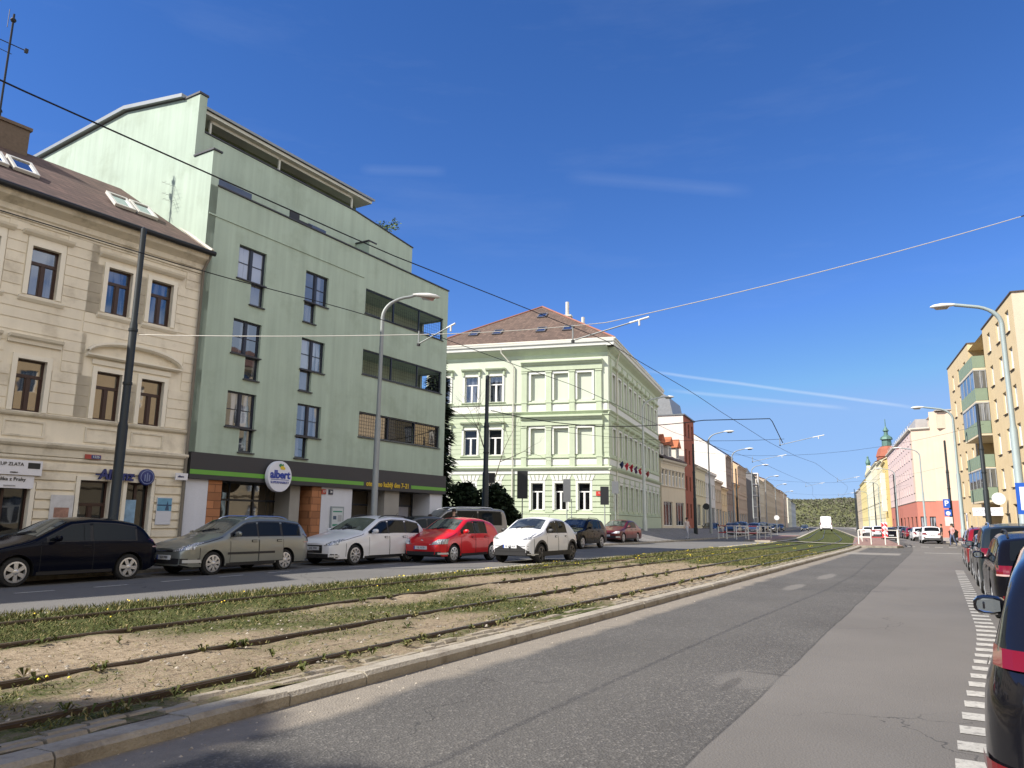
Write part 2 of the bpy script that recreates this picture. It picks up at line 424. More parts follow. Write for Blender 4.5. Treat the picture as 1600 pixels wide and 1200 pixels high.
# painted dashes of the parking bay: broad bars across its edge
mw = mat('road_paint', (.40, .388, .35), .7, 0, .2, 4, .3, 40, dirt=((.15, .142, .13), 14, .95))
pb_ = MB(); s = 4.0
while s < 33:
    c0 = .06 + .46 * sm(4, 15, s); 
    pb_.uv = pb_.uv or []
    strip(pb_, [s, s + .27 + .1 * sm(12, 30, s)], [c0 - .135, c0, c0 + .135], lambda s, p: .005); s += .52 + .35 * sm(10, 30, s)
for s in frange(6.5, 24.5, 1.55):        # bay dashes across the far road
    strip(pb_, [s, s + .75], [-15.32, -15.2], lambda s, p: zroad(s, p) + .005)
for k in range(5):                        # short bars of the crossing
    strip(pb_, [67.5, 68.6], [-1.9 + k * .95, -1.35 + k * .95], lambda s, p: .005)
strip(pb_, [52.6, 53.1], [-.9, 1.9], lambda s, p: .005)
struct('road_markings', pb_, mw)
# platform island at the stop
ip = MB(); ring = [(62.2, -5.55), (62.6, -2.6), (63.4, -2.2), (104, -2.3), (104, -5.55)]
isl = MB(); n = len(ring)
isl.v = [(*W(*q), 0) for q in ring] + [(*W(*q), .15) for q in ring]
isl.f = [tuple(range(n, 2 * n))] + [(i, (i + 1) % n, n + (i + 1) % n, n + i) for i in range(n)]; isl.m = [0] + [1] * n
struct('platform_island', isl, [mat('red_paving', (.24, .15, .125), .85, 0, .2, 2, .2, 30), mk])
il = MB(); ring = [(64, -11.7), (65, -13.9), (100, -13.6), (100, -11.7)]; n = 4
il.v = [(*W(*q), .1) for q in ring] + [(*W(*q), .33) for q in ring]
il.f = [tuple(range(2 * n - 1, n - 1, -1))] + [(i, (i + 1) % n, n + (i + 1) % n, n + i) for i in range(n)]; il.m = [0] + [1] * n
struct('far_platform_island', il, [mat('red_paving', (.24, .15, .125)), mk])
# crossing path over the bed
struct('crossing_path', strip(MB(), [66, 67.6], frange(-11.5, -5.5, 1), lambda s, p: zbed(s, p) + .05), asphalt_plain('crossing_asphalt', (.3, .28, .24), False))

# grass blades and dandelions
gb = MB(); mats_g = [plain('grass_blade', (.098, .106, .036), .8, spec=.1), plain('grass_blade_dry', (.21, .18, .085), .8, spec=.1), plain('grass_blade_dark', (.05, .066, .02), .8, spec=.1)]
rg = random.Random(11); cnt = 0
while cnt < 60000:
    u = rg.random(); s = 3.2 + 42 * u ** 1.5; p = rg.uniform(-11.6, -5.5)
    gv = green(s, p) + .35 * mnoise.noise((s * 2.5, p * 2.5, 5))
    if rg.random() > max(.09, (gv - .36) * 1.6): continue
    x, y = W(s, p); z = zbed(s, p) - .01; h = (.02 + .038 * rg.random()) * (1.25 if p < -10.7 else .7) * (.6 + .6 * min(1, gv)); a = rg.uniform(0, 2 * PI); w = .006 + .0004 * s
    lx, ly = rg.uniform(-.05, .05), rg.uniform(-.05, .05)
    gb.add([(x - w * math.cos(a), y - w * math.sin(a), z), (x + w * math.cos(a), y + w * math.sin(a), z), (x + lx, y + ly, z + h)], [(0, 1, 2)], rg.choices((0, 1, 2), (5, 4, 3) if gv > .5 else (2, 6, 2))[0]); cnt += 1
struct('grass', gb, mats_g, 'stuff')
dn = MB()
for _ in range(75):
    s = 4 + 55 * rg.random() ** 1.2; p = rg.choice((rg.uniform(-11.4, -10.6), rg.uniform(-11.4, -9.1), rg.uniform(-11.4, -5.6)))
    if green(s, p) < .6: continue
    x, y = W(s, p); z = zbed(s, p) + .05 + .04 * rg.random(); r_ = .012 + .0005 * s
    for _k in range(rg.choice((1, 1, 2, 4))):
        xx, yy = x + rg.uniform(-.12, .12), y + rg.uniform(-.12, .12)
        dn.add([(xx + r_ * math.cos(t), yy + r_ * math.sin(t), z + .01 * (t % 2)) for t in (0, 1.05, 2.1, 3.14, 4.2, 5.25)] + [(xx, yy, z + .02)], [(i, (i + 1) % 6, 6) for i in range(6)])
struct('dandelion_flowers', dn, plain('dandelion_yellow', (.75, .55, .02), .6), 'stuff')
pe = MB()
for _ in range(900):
    s = 3.2 + 22 * rg.random() ** 1.5; p = rg.choice((rg.uniform(-8.9, -5.6), rg.uniform(-11, -5.6), rg.uniform(-5.0, -4.5)))
    x, y = W(s, p); z = (zbed(s, p) - .005) if p < -5.3 else .0; r_ = rg.uniform(.008, .028) * (1 if p < -5.3 else .6); a = rg.uniform(0, 6)
    pe.add([(x + r_ * math.cos(a + t), y + r_ * math.sin(a + t) * .8, z) for t in (0, 1.3, 2.5, 3.9, 5.1)] + [(x + r_ * .2, y, z + r_ * rg.uniform(.5, .9))], [(i, (i + 1) % 5, 5) for i in range(5)], rg.choice((0, 0, 1)))
struct('pebbles', pe, [mat('pebble_grey', (.22, .20, .17), .9, 0, .4, 3), mat('pebble_pale', (.38, .34, .28), .9, 0, .3, 3)], 'stuff')
wd = MB()
for _ in range(110):
    s = 3.4 + 26 * rg.random() ** 1.3; p = rg.choice((-5.68, -5.55, -7.12, -7.36, -9.0, -9.22, -10.65, rg.uniform(-11.4, -5.6))) + rg.gauss(0, .03); x, y = W(s, p); z = zbed(s, p) - .01
    for k in range(rg.randint(6, 16)):
        a = rg.uniform(0, 6.28); l = rg.uniform(.05, .13); h = rg.uniform(.02, .10); w = .012 + .0004 * s; q = a + 1.57
        wd.add([(x, y, z), (x + l * .55 * math.cos(a) + w * math.cos(q), y + l * .55 * math.sin(a) + w * math.sin(q), z + h), (x + l * math.cos(a), y + l * math.sin(a), z + h * .7), (x + l * .55 * math.cos(a) - w * math.cos(q), y + l * .55 * math.sin(a) - w * math.sin(q), z + h)], [(0, 1, 2, 3)], rg.choice((0, 0, 1, 2)))
struct('weeds', wd, mats_g, 'stuff')
# ------------------------------------------------------------------ building tools
def TR(x=0, y=0, z=0, a=0): return Matrix.Translation((x, y, z)) @ Matrix.Rotation(a, 4, 'Z')
def wall_holes(mb, x0, x1, z0, z1, holes, y=0., d=.18, m=0, mr=None):
    """wall sheet facing -y with rectangular openings and their reveals"""
    mr = m if mr is None else mr
    hs = [(max(a, x0), min(b, x1), max(c, z0), min(e, z1)) for a, b, c, e in holes]
    hs = [h for h in hs if h[1] > h[0] and h[3] > h[2]]
    zs = sorted({z0, z1, *[h[2] for h in hs], *[h[3] for h in hs]})
    for za, zb in zip(zs, zs[1:]):
        if zb - za < 1e-5: continue
        cut = sorted((h[0], h[1]) for h in hs if h[2] < zb - 1e-5 and h[3] > za + 1e-5); x = x0
        for a, b in cut + [(x1, x1)]:
            if a > x + 1e-5: mb.add([(x, y, za), (a, y, za), (a, y, zb), (x, y, zb)], [(0, 1, 2, 3)], m)
            x = max(x, b)
    for a, b, c, e in hs:
        mb.add([(a, y, c), (b, y, c), (b, y, e), (a, y, e), (a, y + d, c), (b, y + d, c), (b, y + d, e), (a, y + d, e)], [(0, 4, 5, 1), (1, 5, 6, 2), (2, 6, 7, 3), (3, 7, 4, 0)], mr)
def courses(mb, x0, x1, z0, z1, h, gap, holes, y=0., t=.02, m=0):
    n = max(1, round((z1 - z0) / h)); h = (z1 - z0) / n
    for k in range(n):
        a, b = z0 + k * h + gap / 2, z0 + (k + 1) * h - gap / 2
        cut = sorted((q[0], q[1]) for q in holes if q[2] < b and q[3] > a); x = x0
        for c, e in cut + [(x1, x1)]:
            if c > x + .04: mb.box(x, c, y - t, y + .01, a, b, m)
            x = max(x, e)
def ledge(mb, x0, x1, z, prof, m=0, y=0., ends=0.):
    """moulding: prof = [(out, dz)...] from bottom to top, swept along x"""
    pts = [(y + .02, z + prof[0][1])] + [(y - o, z + dz) for o, dz in prof] + [(y + .02, z + prof[-1][1])]
    mb.prism(pts, 'x', x0 - ends, x1 + ends, m)
_W = {}
def win_data(st, w, h):
    k = (st, round(w, 2), round(h, 2))
    if k in _W: return _W[k]
    f, p = MB(), MB(); fr = .055
    def bar(x0, x1, z0, z1, y0=0., y1=.06): f.box(x0, x1, y0, y1, z0, z1)
    bar(0, w, 0, fr); bar(0, w, h - fr, h); bar(0, fr, fr, h - fr); bar(w - fr, w, fr, h - fr)
    if st == 'cross':
        t = .68 * h; bar(fr, w - fr, t - .045, t + .045, -.012, .07); bar(w / 2 - .045, w / 2 + .045, fr, t - .045, -.006, .065)
        for a, b in ((fr, w / 2 - .045), (w / 2 + .045, w - fr)):
            bar(a, a + .035, fr, t - .045, .012, .05); bar(b - .035, b, fr, t - .045, .012, .05)
    elif st == 'two':
        bar(w / 2 - .05, w / 2 + .05, fr, h - fr, -.008, .06)
        for a, b in ((fr, w / 2 - .05), (w / 2 + .05, w - fr)):
            bar(a, b, h * .5 - .012, h * .5 + .012, .01, .05); bar(a, a + .03, fr, h - fr, .005, .05); bar(b - .03, b, fr, h - fr, .005, .05)
    elif st == 'mull': bar(w / 2 - .04, w / 2 + .04, fr, h - fr, -.005, .06)
    elif st == 'three':
        for q in (1 / 3, 2 / 3): bar(w * q - .03, w * q + .03, fr, h - fr, -.005, .06)
    p.add([(.02, .035, .02), (w - .02, .035, .02), (w - .02, .035, h - .02), (.02, .035, h - .02)], [(0, 1, 2, 3)])
    _W[k] = (f.data('window_frame', []), p.data('window_pane', []), {}); return _W[k]
def addwin(parent, T, x, z, w, h, st, fm, pm, y=.12, split=True, pname='pane', nm='window', sill=None, trim=None):
    fd, pd, var = win_data(st, w, h); key = (fm.name, pm.name, split)
    if key not in var:
        a = fd.copy(); a.materials.append(fm); b = pd.copy(); b.materials.append(pm)
        if not split:
            n = MB(); n.v = [tuple(q.co) for q in fd.vertices]; n.f = [tuple(q.vertices) for q in fd.polygons]; n.m = [0] * len(n.f)
            n.add([tuple(q.co) for q in pd.vertices], [tuple(q.vertices) for q in pd.polygons], 1); a = n.data('window', [fm, pm])
        var[key] = (a, b)
    a, b = var[key]; o = put(nm, a, parent)
    o.matrix_local = T @ Matrix.Translation((x, y, z))
    if split: put(pname, b, o)
    if trim:
        k3 = ('trim', trim.name, y)
        if k3 not in var: var[k3] = MB().box(-.12, w + .12, -y - .1, -y + .02, -.1, -.01).box(-.14, w + .14, -y - .06, -y + .02, h + .02, h + .14).data('surround', [trim])
        put('surround', var[k3], o)
    if sill:
        k2 = ('sill', sill.name, y)
        if k2 not in var: var[k2] = MB().box(-.05, w + .05, -y - .07, 0, -.055, -.012).data('sill', [sill])
        put('sill', var[k2], o)
    return o
GL = glass('pane_sky', (.010, .012, .016), .15, curt=(.13, .14, .16))
GLC = glass('pane_curtain', (.02, .022, .026), .14, curt=(.30, .32, .36))
GLB = glass('pane_beige', (.03, .03, .03), .2, tint=(1, .93, .82))
GLD = glass('pane_dark', (.008, .008, .008), .03, fres=.6)
GLW = glass('pane_blind', (.10, .10, .10), .08, curt=(.62, .63, .62))
white_f = plain('white_window_frame', (.75, .75, .73), .5)

# ================================================================== cream three-storey house
hC = R(34); CX, CY = -10.92, 24.09
m_cream = mat('cream_plaster', (.74, .675, .55), .85, 0, .11, 1.2, .05, 40, .12, .15, 60, dirt=((.30, .25, .18), .9, .45))
m_creamd = mat('cream_moulding', (.65, .595, .485), .85, 0, .15, 1.5, .05, 40, .15, .1, 60, dirt=((.22, .19, .13), 1.6, .5))
m_creamp = mat('cream_surround', (.76, .71, .60), .85, 0, .08, 1.5, .05, 40, .08)
m_brownf = plain('brown_window_frame', (.035, .014, .010), .45)
m_gutter = mat('dark_gutter', (.02, .021, .023), .5, .3, .2, 3)
def tiles(name, rgb, w=.3, h=.33):
    m, nt, b = _nt(name); tc = N(nt, 'ShaderNodeTexCoord').outputs['Object']
    sp = N(nt, 'ShaderNodeSeparateXYZ'); L(nt, tc, sp.inputs[0]); cb_ = N(nt, 'ShaderNodeCombineXYZ')
    L(nt, mth(nt, 'ADD', sp.outputs[0], mth(nt, 'MULTIPLY', sp.outputs[1], .37)), cb_.inputs[0]); L(nt, sp.outputs[2], cb_.inputs[1])
    br = N(nt, 'ShaderNodeTexBrick', ins={'Scale': 1.0, 'Mortar Size': .012, 'Brick Width': w, 'Row Height': h * .6}); L(nt, cb_.outputs[0], br.inputs['Vector'])
    br.inputs['Color1'].default_value = (*[q * .75 for q in rgb], 1); br.inputs['Color2'].default_value = (*[q * 1.25 for q in rgb], 1); br.inputs['Mortar'].default_value = (*[q * .5 for q in rgb], 1)
    c = mixc(nt, .8, br.outputs['Color'], mth(nt, 'MULTIPLY_ADD', noise(nt, tc, .7, 6, .65), 1.0, .5), 'MULTIPLY')
    L(nt, c, b.inputs['Base Color']); b.inputs['Roughness'].default_value = .85
    bp = N(nt, 'ShaderNodeBump', ins={'Strength': .7, 'Distance': .02}); bp.invert = True; L(nt, br.outputs['Fac'], bp.inputs['Height']); L(nt, bp.outputs[0], b.inputs['Normal'])
    return m
m_roofbrown = tiles('brown_roof_tiles', (.10, .060, .047))
cream = thing('cream_house', 'cream stucco three-storey house with brown roof and brown window frames', 'building', (CX, CY, 0), PI / 2 - hC)
I4 = Matrix.Identity(4)
wu = [-9.6, -8.0, -6.4, -4.83, -2.67, -1.29]; ww = .76
holes = []
for u in wu: holes += [(u, u + ww, 7.68, 9.11), (u, u + ww, 4.42, 5.86)]
holes += [(-2.8, -1.92, .45, 2.62), (-1.42, -.64, .45, 2.62), (-5.9, -4.1, .45, 2.36), (-8.5, -7.0, .45, 2.6)]
w_ = MB(); X0, X1 = -14., .47
wall_holes(w_, X0, X1, .2, 10.5, holes, 0, .16)
w_.poly([(X1, 0, .2), (X1, 5.5, .2), (X1, 5.5, 14.0), (X1, -.0, 10.5)]); w_.poly([(X0, 11, .2), (X1, 11, .2), (X1, 11, 10.5), (X0, 11, 10.5)]); w_.poly([(X0, 11, .2), (X0, 0, .2), (X0, 0, 10.5), (X0, 5.5, 14), (X0, 11, 10.5)])
piers = [(-6.95, -3.25), (-3.2, .42)]
big = [(a - .16, b + .16, c - .1, d + .42) for a, b, c, d in holes[:12]]
for a, b in ((X0, -3.3), (-3.22, .46)):
    courses(w_, a, b, 6.95, 9.75, .3, .03, big + [(-3.0, -.1, 9.3, 9.7)], 0, .022)
    courses(w_, a, b, 4.42, 6.92, .31, .03, big + [(-3.1, .05, 5.8, 6.85), (-5.2, -3.7, 5.8, 6.6)], 0, .022)
courses(w_, X0, X1 - .05, .95, 3.08, .27, .07, [(a - .14, b + .14, c, d + .12) for a, b, c, d in holes[12:]], 0, .05)
w_.box(X0, X1 - .02, -.07, .0, .2, .93)
w_.build('wall', [m_cream], cream)
t_ = MB()
ledge(t_, X0, X1, 9.78, [(.06, 0), (.06, .1), (.12, .14), (.12, .3), (.22, .36), (.40, .44), (.46, .55), (.46, .68)])
ledge(t_, X0, X1, 9.70, [(.03, 0), (.04, .05)])
ledge(t_, X0, X1, 4.28, [(.05, 0), (.09, .04), (.11, .10), (.05, .12)])
ledge(t_, X0, X1, 3.54, [(.06, -.3), (.07, -.1), (.13, -.06), (.17, 0), (.17, .06), (.04, .09)])
ledge(t_, X0, X1, 3.12, [(.04, 0), (.06, .03), (.06, .08), (.03, .1)])
for u in wu:                                           # recessed panels under the windows
    for a, b, c, d in ((u - .15, u + .91, 3.72, 3.77), (u - .15, u + .91, 4.12, 4.17), (u - .15, u - .10, 3.77, 4.12), (u + .86, u + .91, 3.77, 4.12)): t_.box(a, b, -.03, .01, c, d)
t_.build('cornice', [m_creamd], cream)
class _Each:
    def __init__(s): s.o = []
    def one(s): m = MB(); s.o.append(m); return m
    def box(s, *a): s.one().box(*a)
s_ = _Each()
def surround(mb, a, b, c, d, t=.13, out=.05):
    if hasattr(mb, 'one'): mb = mb.one()
    mb.box(a - t, a, -out, .02, c, d); mb.box(b, b + t, -out, .02, c, d); mb.box(a - t, b + t, -out, .02, d, d + t)
for (a, b, c, d) in holes[:12]: surround(s_, a, b, c, d)
for (a, b, c, d) in holes[12:]: surround(s_, a, b, c, d, .11, .07)
for u in wu[:4]:
    ledge(s_.one(), u - .3, u + ww + .3, 9.44, [(.06, -.06), (.16, 0), (.2, .06)]); s_.box(u - .13, u + ww + .13, -.03, .01, 9.24, 9.38)
    ledge(s_.one(), u - .32, u + ww + .32, 6.42, [(.07, -.14), (.09, -.04), (.18, 0), (.22, .07)])
for u in wu: ledge(s_.one(), u - .22, u + ww + .22, 7.56, [(.05, -.08), (.12, 0), (.13, .06)])
ledge(s_.one(), -2.98, -.22, 9.44, [(.06, -.06), (.16, 0), (.2, .06)])
ledge(s_.one(), -2.85, -.35, 6.2, [(.05, -.14), (.07, 0)])
arc = [(-1.55 + 1.5 * math.sin(t), 6.36 + .42 * (math.cos(t * .98) - math.cos(1.5)) / (1 - math.cos(1.5))) for t in [-1.5 + 3.0 * k / 14 for k in range(15)]]
pe_ = s_.one()
for k in range(14):                                     # segmental pediment
    (a, b), (c, d) = arc[k], arc[k + 1]
    pe_.add([(a, -.2, b), (c, -.2, d), (c, -.2, d + .07), (a, -.2, b + .07), (a, .01, b), (c, .01, d), (c, .01, d + .07), (a, .01, b + .07), (a, -.14, b - .05), (c, -.14, d - .05), (a, .01, b - .05), (c, .01, d - .05)], [(0, 1, 2, 3), (3, 2, 6, 7), (0, 8, 9, 1), (8, 10, 11, 9)])
ledge(s_.one(), -3.05, -.05, 6.30, [(.1, -.05), (.18, 0), (.18, .04)])
for m_ in s_.o: m_.build('stucco_dressing', [m_creamp], cream)
for i, u in enumerate(wu):
    addwin(cream, I4, u, 7.68, ww, 1.43, 'cross', m_brownf, GL); addwin(cream, I4, u, 4.42, ww, 1.44, 'cross', m_brownf, GLB if i > 2 else GL)
addwin(cream, I4, -2.8, .45, .88, 2.17, 'cross', m_brownf, GLD, .14, nm='door'); addwin(cream, I4, -1.42, .45, .78, 2.17, 'mull', m_brownf, GLD, .14, nm='door')
addwin(cream, I4, -5.9, .45, 1.8, 1.91, 'three', m_brownf, GLD, .14, nm='door'); addwin(cream, I4, -8.5, .45, 1.5, 2.15, 'three', m_brownf, GLD, .14, nm='door')
MB().add([(-1.34, 0, .9), (-.98, 0, .9), (-.98, 0, 2.1), (-1.34, 0, 2.1)], [(0, 1, 2, 3)]).build('door_poster', [mat('poster_blue', (.22, .36, .52), .6, 0, .5, 4, .3, 9)], cream, loc=(0, .13, 0))
rf = MB()
rf.add([(X0, -.5, 10.46), (X1 + .05, -.5, 10.46), (X1 + .05, 5.5, 14.2), (X0, 5.5, 14.2), (X0, 11.4, 10.5), (X1 + .05, 11.4, 10.5), (X0, -.5, 10.36), (X1 + .05, -.5, 10.36), (X1 + .05, 5.5, 14.05), (X0, 5.5, 14.05)], [(0, 1, 2, 3), (3, 2, 5, 4), (6, 7, 1, 0), (1, 7, 8, 2), (6, 0, 3, 9), (6, 9, 8, 7)])
roof_c = rf.build('roof', [m_roofbrown], cream)
tr_ = MB(); tr_.tube([(X1 - .02, -.5, 10.52), (X1 - .02, 2.5, 12.39), (X1 - .02, 5.5, 14.26)], .07, 6); tr_.build('verge_flashing', [mat('pale_flashing', (.46, .43, .37), .7)], roof_c)
MB().tube([(X0, -.56, 10.42), (X1 + .05, -.56, 10.42)], .085, 10).build('gutter', [m_gutter], cream, 40)
dp_ = MB(); dp_.tube([(.42, -.5, 10.4), (.42, -.12, 9.9), (.42, -.1, .3)], .05, 8); dp_.build('downpipe', [mat('grey_downpipe', (.20, .18, .15), .6, .3)], cream, 40)
ch = MB(); ch.box(-5.6, -3.42, 4.9, 5.8, 13.6, 14.75); ch.box(-5.66, -3.36, 4.84, 5.86, 14.75, 14.86)
chm = ch.build('chimney', [mat('old_brick', (.13, .095, .072), .9, 0, .35, 9, .2, 40)], roof_c)
MB().lathe([(.09, 0), (.09, .35), (.12, .36), (.05, .5)], 8, c=(-4.3, 5.3, 14.86)).build('chimney_pot', [m_gutter], chm)
def skylight(parent, T, w, h, m1=None):
    f = MB(); fr = .09
    for a, b, c, d in ((0, w, 0, fr), (0, w, h - fr, h), (0, fr, fr, h - fr), (w - fr, w, fr, h - fr)): f.box(a, b, c, d, 0, .1)
    o = f.build('roof_window', [m1 or plain('skylight_frame', (.16, .16, .17), .4, .3)], parent); o.matrix_local = T
    g = MB(); g.add([(.05, .05, .06), (w - .05, .05, .06), (w - .05, h - .05, .06), (.05, h - .05, .06)], [(0, 1, 2, 3)]); g.build('pane', [glass('skylight_glass', (.03, .03, .035), .45)], o)
    return o
sl = math.atan2(3.74, 6.0)
for u, op in ((-5.85, .16), (-5.0, .16), (-1.95, .16), (-1.15, .16)):
    z0 = 10.46 + (1.55 + .5) * 3.74 / 6
    skylight(roof_c, Matrix.Translation((u, 1.55, z0 + .03)) @ Matrix.Rotation(sl + op, 4, 'X'), .72, .95, plain('skylight_pale', (.55, .54, .5), .5))
# shop boards on the cream house (things of their own, fixed to its wall)
def onC(x, z, y=0.): 
    a = PI / 2 - hC; return (CX + x * math.cos(a) - y * math.sin(a), CY + x * math.sin(a) + y * math.cos(a), z)
def board(name, label, cat, loc, rz, w, h, t, m, group=None):
    o = MB().box(-w / 2, w / 2, -t, 0, -h / 2, h / 2).build(name, [m], None, None, loc, rz); return tag(o, label, cat, group)
m_sign = mat('white_sign_board', (.70, .70, .74), .5, 0, .05, 2); m_ink = plain('black_ink', (.02, .02, .02), .6)
aC = PI / 2 - hC
b1 = board('shop_sign', 'long white shop board with black lettering and small black corner panel', 'sign', onC(-5.6, 2.87, -.08), aC, 3.4, .40, .05, m_sign)
lettering('VYKUP ZLATA', .125, m_ink, b1, (.82, -.055, .08)); MB().box(1.33, 1.64, -.056, -.05, -.02, .14).build('panel', [m_ink], b1)
lettering('HODINKY', .07, m_ink, b1, (-.3, -.055, -.12)); lettering('STRIBRO', .05, m_ink, b1, (1.0, -.055, -.14))
b2 = board('shop_sign', 'white fascia board with bold black words right above the dark shop door', 'sign', onC(-5.55, 2.48, -.04), aC, 3.0, .34, .04, m_sign)
lettering('Tradika z Prahy', .135, m_ink, b2, (.86, -.046, .07)); lettering('zastavarna', .07, plain('grey_ink', (.4, .4, .42)), b2, (.9, -.046, -.1))
m_navy = plain('navy_sign_blue', (.012, .022, .14), .4)
b3 = board('lettering_sign', 'dark blue cut-out word sign over the cream house doors', 'sign', onC(-1.82, 2.8, -.1), aC, 1.2, .04, .02, m_navy)
lettering('Allianz', .42, m_navy, b3, (0, -.04, .0), bold=.012, italic=.12, depth=.03, sx=.92)
lg = thing('round_logo_sign', 'round dark blue logo disc beside the blue word sign', 'sign', onC(-.88, 2.8, -.1), aC)
MB().lathe([(.25, 0), (.25, -.07), (.235, -.08)], 28, axis='y').build('disc', [m_navy], lg, 40)
em = MB(); mm = plain('emblem_grey_blue', (.16, .2, .36), .4)
for k in range(24):
    a, b = 2 * PI * k / 24, 2 * PI * (k + 1) / 24
    em.add([(q * math.cos(t), -.084, q * math.sin(t)) for t, q in ((a, .19), (b, .19), (b, .215), (a, .215))], [(0, 1, 2, 3)])
for x, a, b in ((-.07, -.12, .08), (0, -.14, .13), (.07, -.12, .08)): em.box(x - .018, x + .018, -.088, -.08, a, b)
em.build('emblem', [mm], lg)
b4 = board('projecting_sign', 'small white sign board with tiny blue word at the downpipe', 'sign', onC(.24, 2.88, -.2), aC, .42, .22, .04, m_sign)
lettering('allianz', .09, m_navy, b4, (-.03, -.046, 0))
b5 = board('wall_poster', 'framed white and red advertising poster on the cream wall', 'poster', onC(-3.25, 1.72, -.06), aC, .62, .9, .03, mat('poster_white', (.55, .55, .56), .5, 0, .3, 5))
ps = MB(); ps.box(-.24, .24, -.034, -.03, -.40, -.22, 0); ps.box(-.2, .2, -.034, -.03, -.18, .1, 1); ps.build('print', [plain('poster_red', (.42, .06, .05)), mat('poster_photo', (.3, .17, .13), .6, 0, .7, 9)], b5)
b6 = board('wall_poster', 'blue and white poster of a sailing scene near the house edge', 'poster', onC(-.17, 1.78, -.06), aC, .5, .84, .03, plain('poster_paper', (.58, .6, .66)))
ps = MB(); ps.box(-.24, .24, -.034, -.03, .0, .4, 0); ps.box(-.24, .24, -.037, -.034, .16, .2, 1); ps.poly([(.02, -.038, .02), (.16, -.038, .02), (.1, -.038, .33)], 1); ps.build('print', [mat('poster_sea', (.13, .30, .45), .6, 0, .4, 4), plain('poster_navy', (.03, .07, .14))], b6)
b7 = board('house_number_plate', 'small red and blue enamel number plate above a cream doorway', 'number plate', onC(-2.55, 3.30, -.09), aC, .46, .13, .02, plain('enamel_red', (.36, .05, .04), .4))
MB().box(-.05, .22, -.026, -.02, -.055, .055).build('blue_plate', [plain('enamel_blue', (.03, .06, .2), .4)], b7); lettering('1225', .1, plain('enamel_white', (.7, .7, .7)), b7, (.08, -.03, 0))

# ================================================================== green apartment house with the supermarket
hG = R(30.9); GX, GY = -10.66, 24.48; aG = PI / 2 - hG
def onG(x, z, y=0.): return (GX + x * math.cos(aG) - y * math.sin(aG), GY + x * math.sin(aG) + y * math.cos(aG), z)
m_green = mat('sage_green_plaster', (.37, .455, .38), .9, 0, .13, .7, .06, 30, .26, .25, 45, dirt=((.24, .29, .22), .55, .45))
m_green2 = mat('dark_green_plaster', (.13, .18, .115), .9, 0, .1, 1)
m_navyf = plain('navy_window_frame', (.012, .018, .035), .4)
m_flash = mat('dark_flashing', (.06, .06, .065), .5, .4, .2, 3)
gr_b = thing('green_apartment_building', 'sage green apartment block with roof terraces, loggias and shops below', 'building', (GX, GY, 0), aG)
holes = []; gw = []
for zt in (11.37, 8.61, 5.99):
    for u, lo in ((1.42, 1.42 + .63), (4.66, 4.66)):
        holes += [(u, u + 1.25, zt - 1.25, zt), (lo, lo + .62, zt - 2.1, zt - 1.25)]; gw.append((u, lo, zt))
log = [(8.17, 13.93, 10.48, 11.6), (8.17, 13.93, 7.77, 8.87), (8.12, 13.9, 5.06, 6.13)]
g_ = MB(); X1 = 14.3
wall_holes(g_, 0, X1, 3.3, 13.12, holes + log, 0, .16)
g_.box(.03, 8.0, -.035, .0, 12.02, 12.07)
# party gable with its stepped parapet, the far end with loggia openings, the back
gp = [(0, .2), (0, 14.4), (1.07, 14.4), (1.07, 16.9), (2.0, 16.95), (5.7, 17.5), (13, 17.0), (13, .2)]
g_.add([(-.0, y, z) for y, z in gp] + [(.32, y, z) for y, z in gp], [tuple(range(7, -1, -1)), tuple(range(8, 16))] + [(i, (i + 1) % 8, 8 + (i + 1) % 8, 8 + i) for i in range(8)])
g_.T = TR(X1, 0, 0, PI / 2)
wall_holes(g_, .0, 13, .2, 13.12, [(.25, 1.5, a[2] + .02, a[3] - .02) for a in log], 0, .16); g_.T = None
g_.add([(0, 13, .2), (X1, 13, .2), (X1, 13, 17), (0, 13, 17)], [(0, 1, 2, 3)])
for a in log:                                           # loggia boxes
    g_.box(a[0] - .1, X1 - .03, .17, 1.62, a[2] - .14, a[2] - .01); g_.box(a[0] - .1, X1 - .03, .17, 1.62, a[3] + .01, a[3] + .14)
    g_.box(a[0] - .1, X1 - .03, 1.62, 1.75, a[2] - .13, a[3] + .13); g_.box(a[0] - .15, a[0] - .01, .17, 1.6, a[2], a[3])
# terraces and setbacks
g_.box(.34, X1 - .02, .0, .16, 13.12, 13.14); g_.box(.33, X1 - .02, .18, 1.1, 12.6, 12.72)
pp = [(.33, 12.7), (.33, 15.52), (8.4, 15.50), (12.62, 15.12), (12.62, 12.7)]
g_.prism(pp, 'y', 1.1, 1.32); g_.box(12.4, 12.62, 1.33, 12.9, 12.7, 15.1); g_.box(.34, 12.3, 1.33, 2.5, 14.9, 15.0)
g_.box(8.55, 9.0, .3, 1.09, 13.14, 13.95)
gwall = g_.build('wall', [m_green], gr_b)
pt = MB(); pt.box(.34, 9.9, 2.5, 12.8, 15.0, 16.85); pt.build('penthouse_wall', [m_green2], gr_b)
fl = MB()
fl.box(.3, X1 + .04, -.05, .2, 13.15, 13.2); fl.box(-.04, .36, -.05, 1.07, 14.41, 14.47); fl.box(-.04, .36, 1.04, 2.0, 16.92, 17.0)
q = [(.33, 15.53), (8.4, 15.51), (12.66, 15.13), (12.66, 15.18), (8.4, 15.56), (.33, 15.58)]; fl.prism(q, 'y', 1.06, 1.36); fl.box(8.5, 9.05, .28, 1.12, 13.96, 14.02)
fl.build('parapet_flashing', [m_flash], gr_b)
wf = MB(); wf.box(.36, 9.95, 1.52, 2.49, 16.56, 16.69)
for x in (1.0, 4.4, 8.8): wf.box(x, x + .08, 1.75, 1.83, 15.0, 16.55)
wf.box(1.0, 8.88, 1.75, 1.83, 16.44, 16.555)
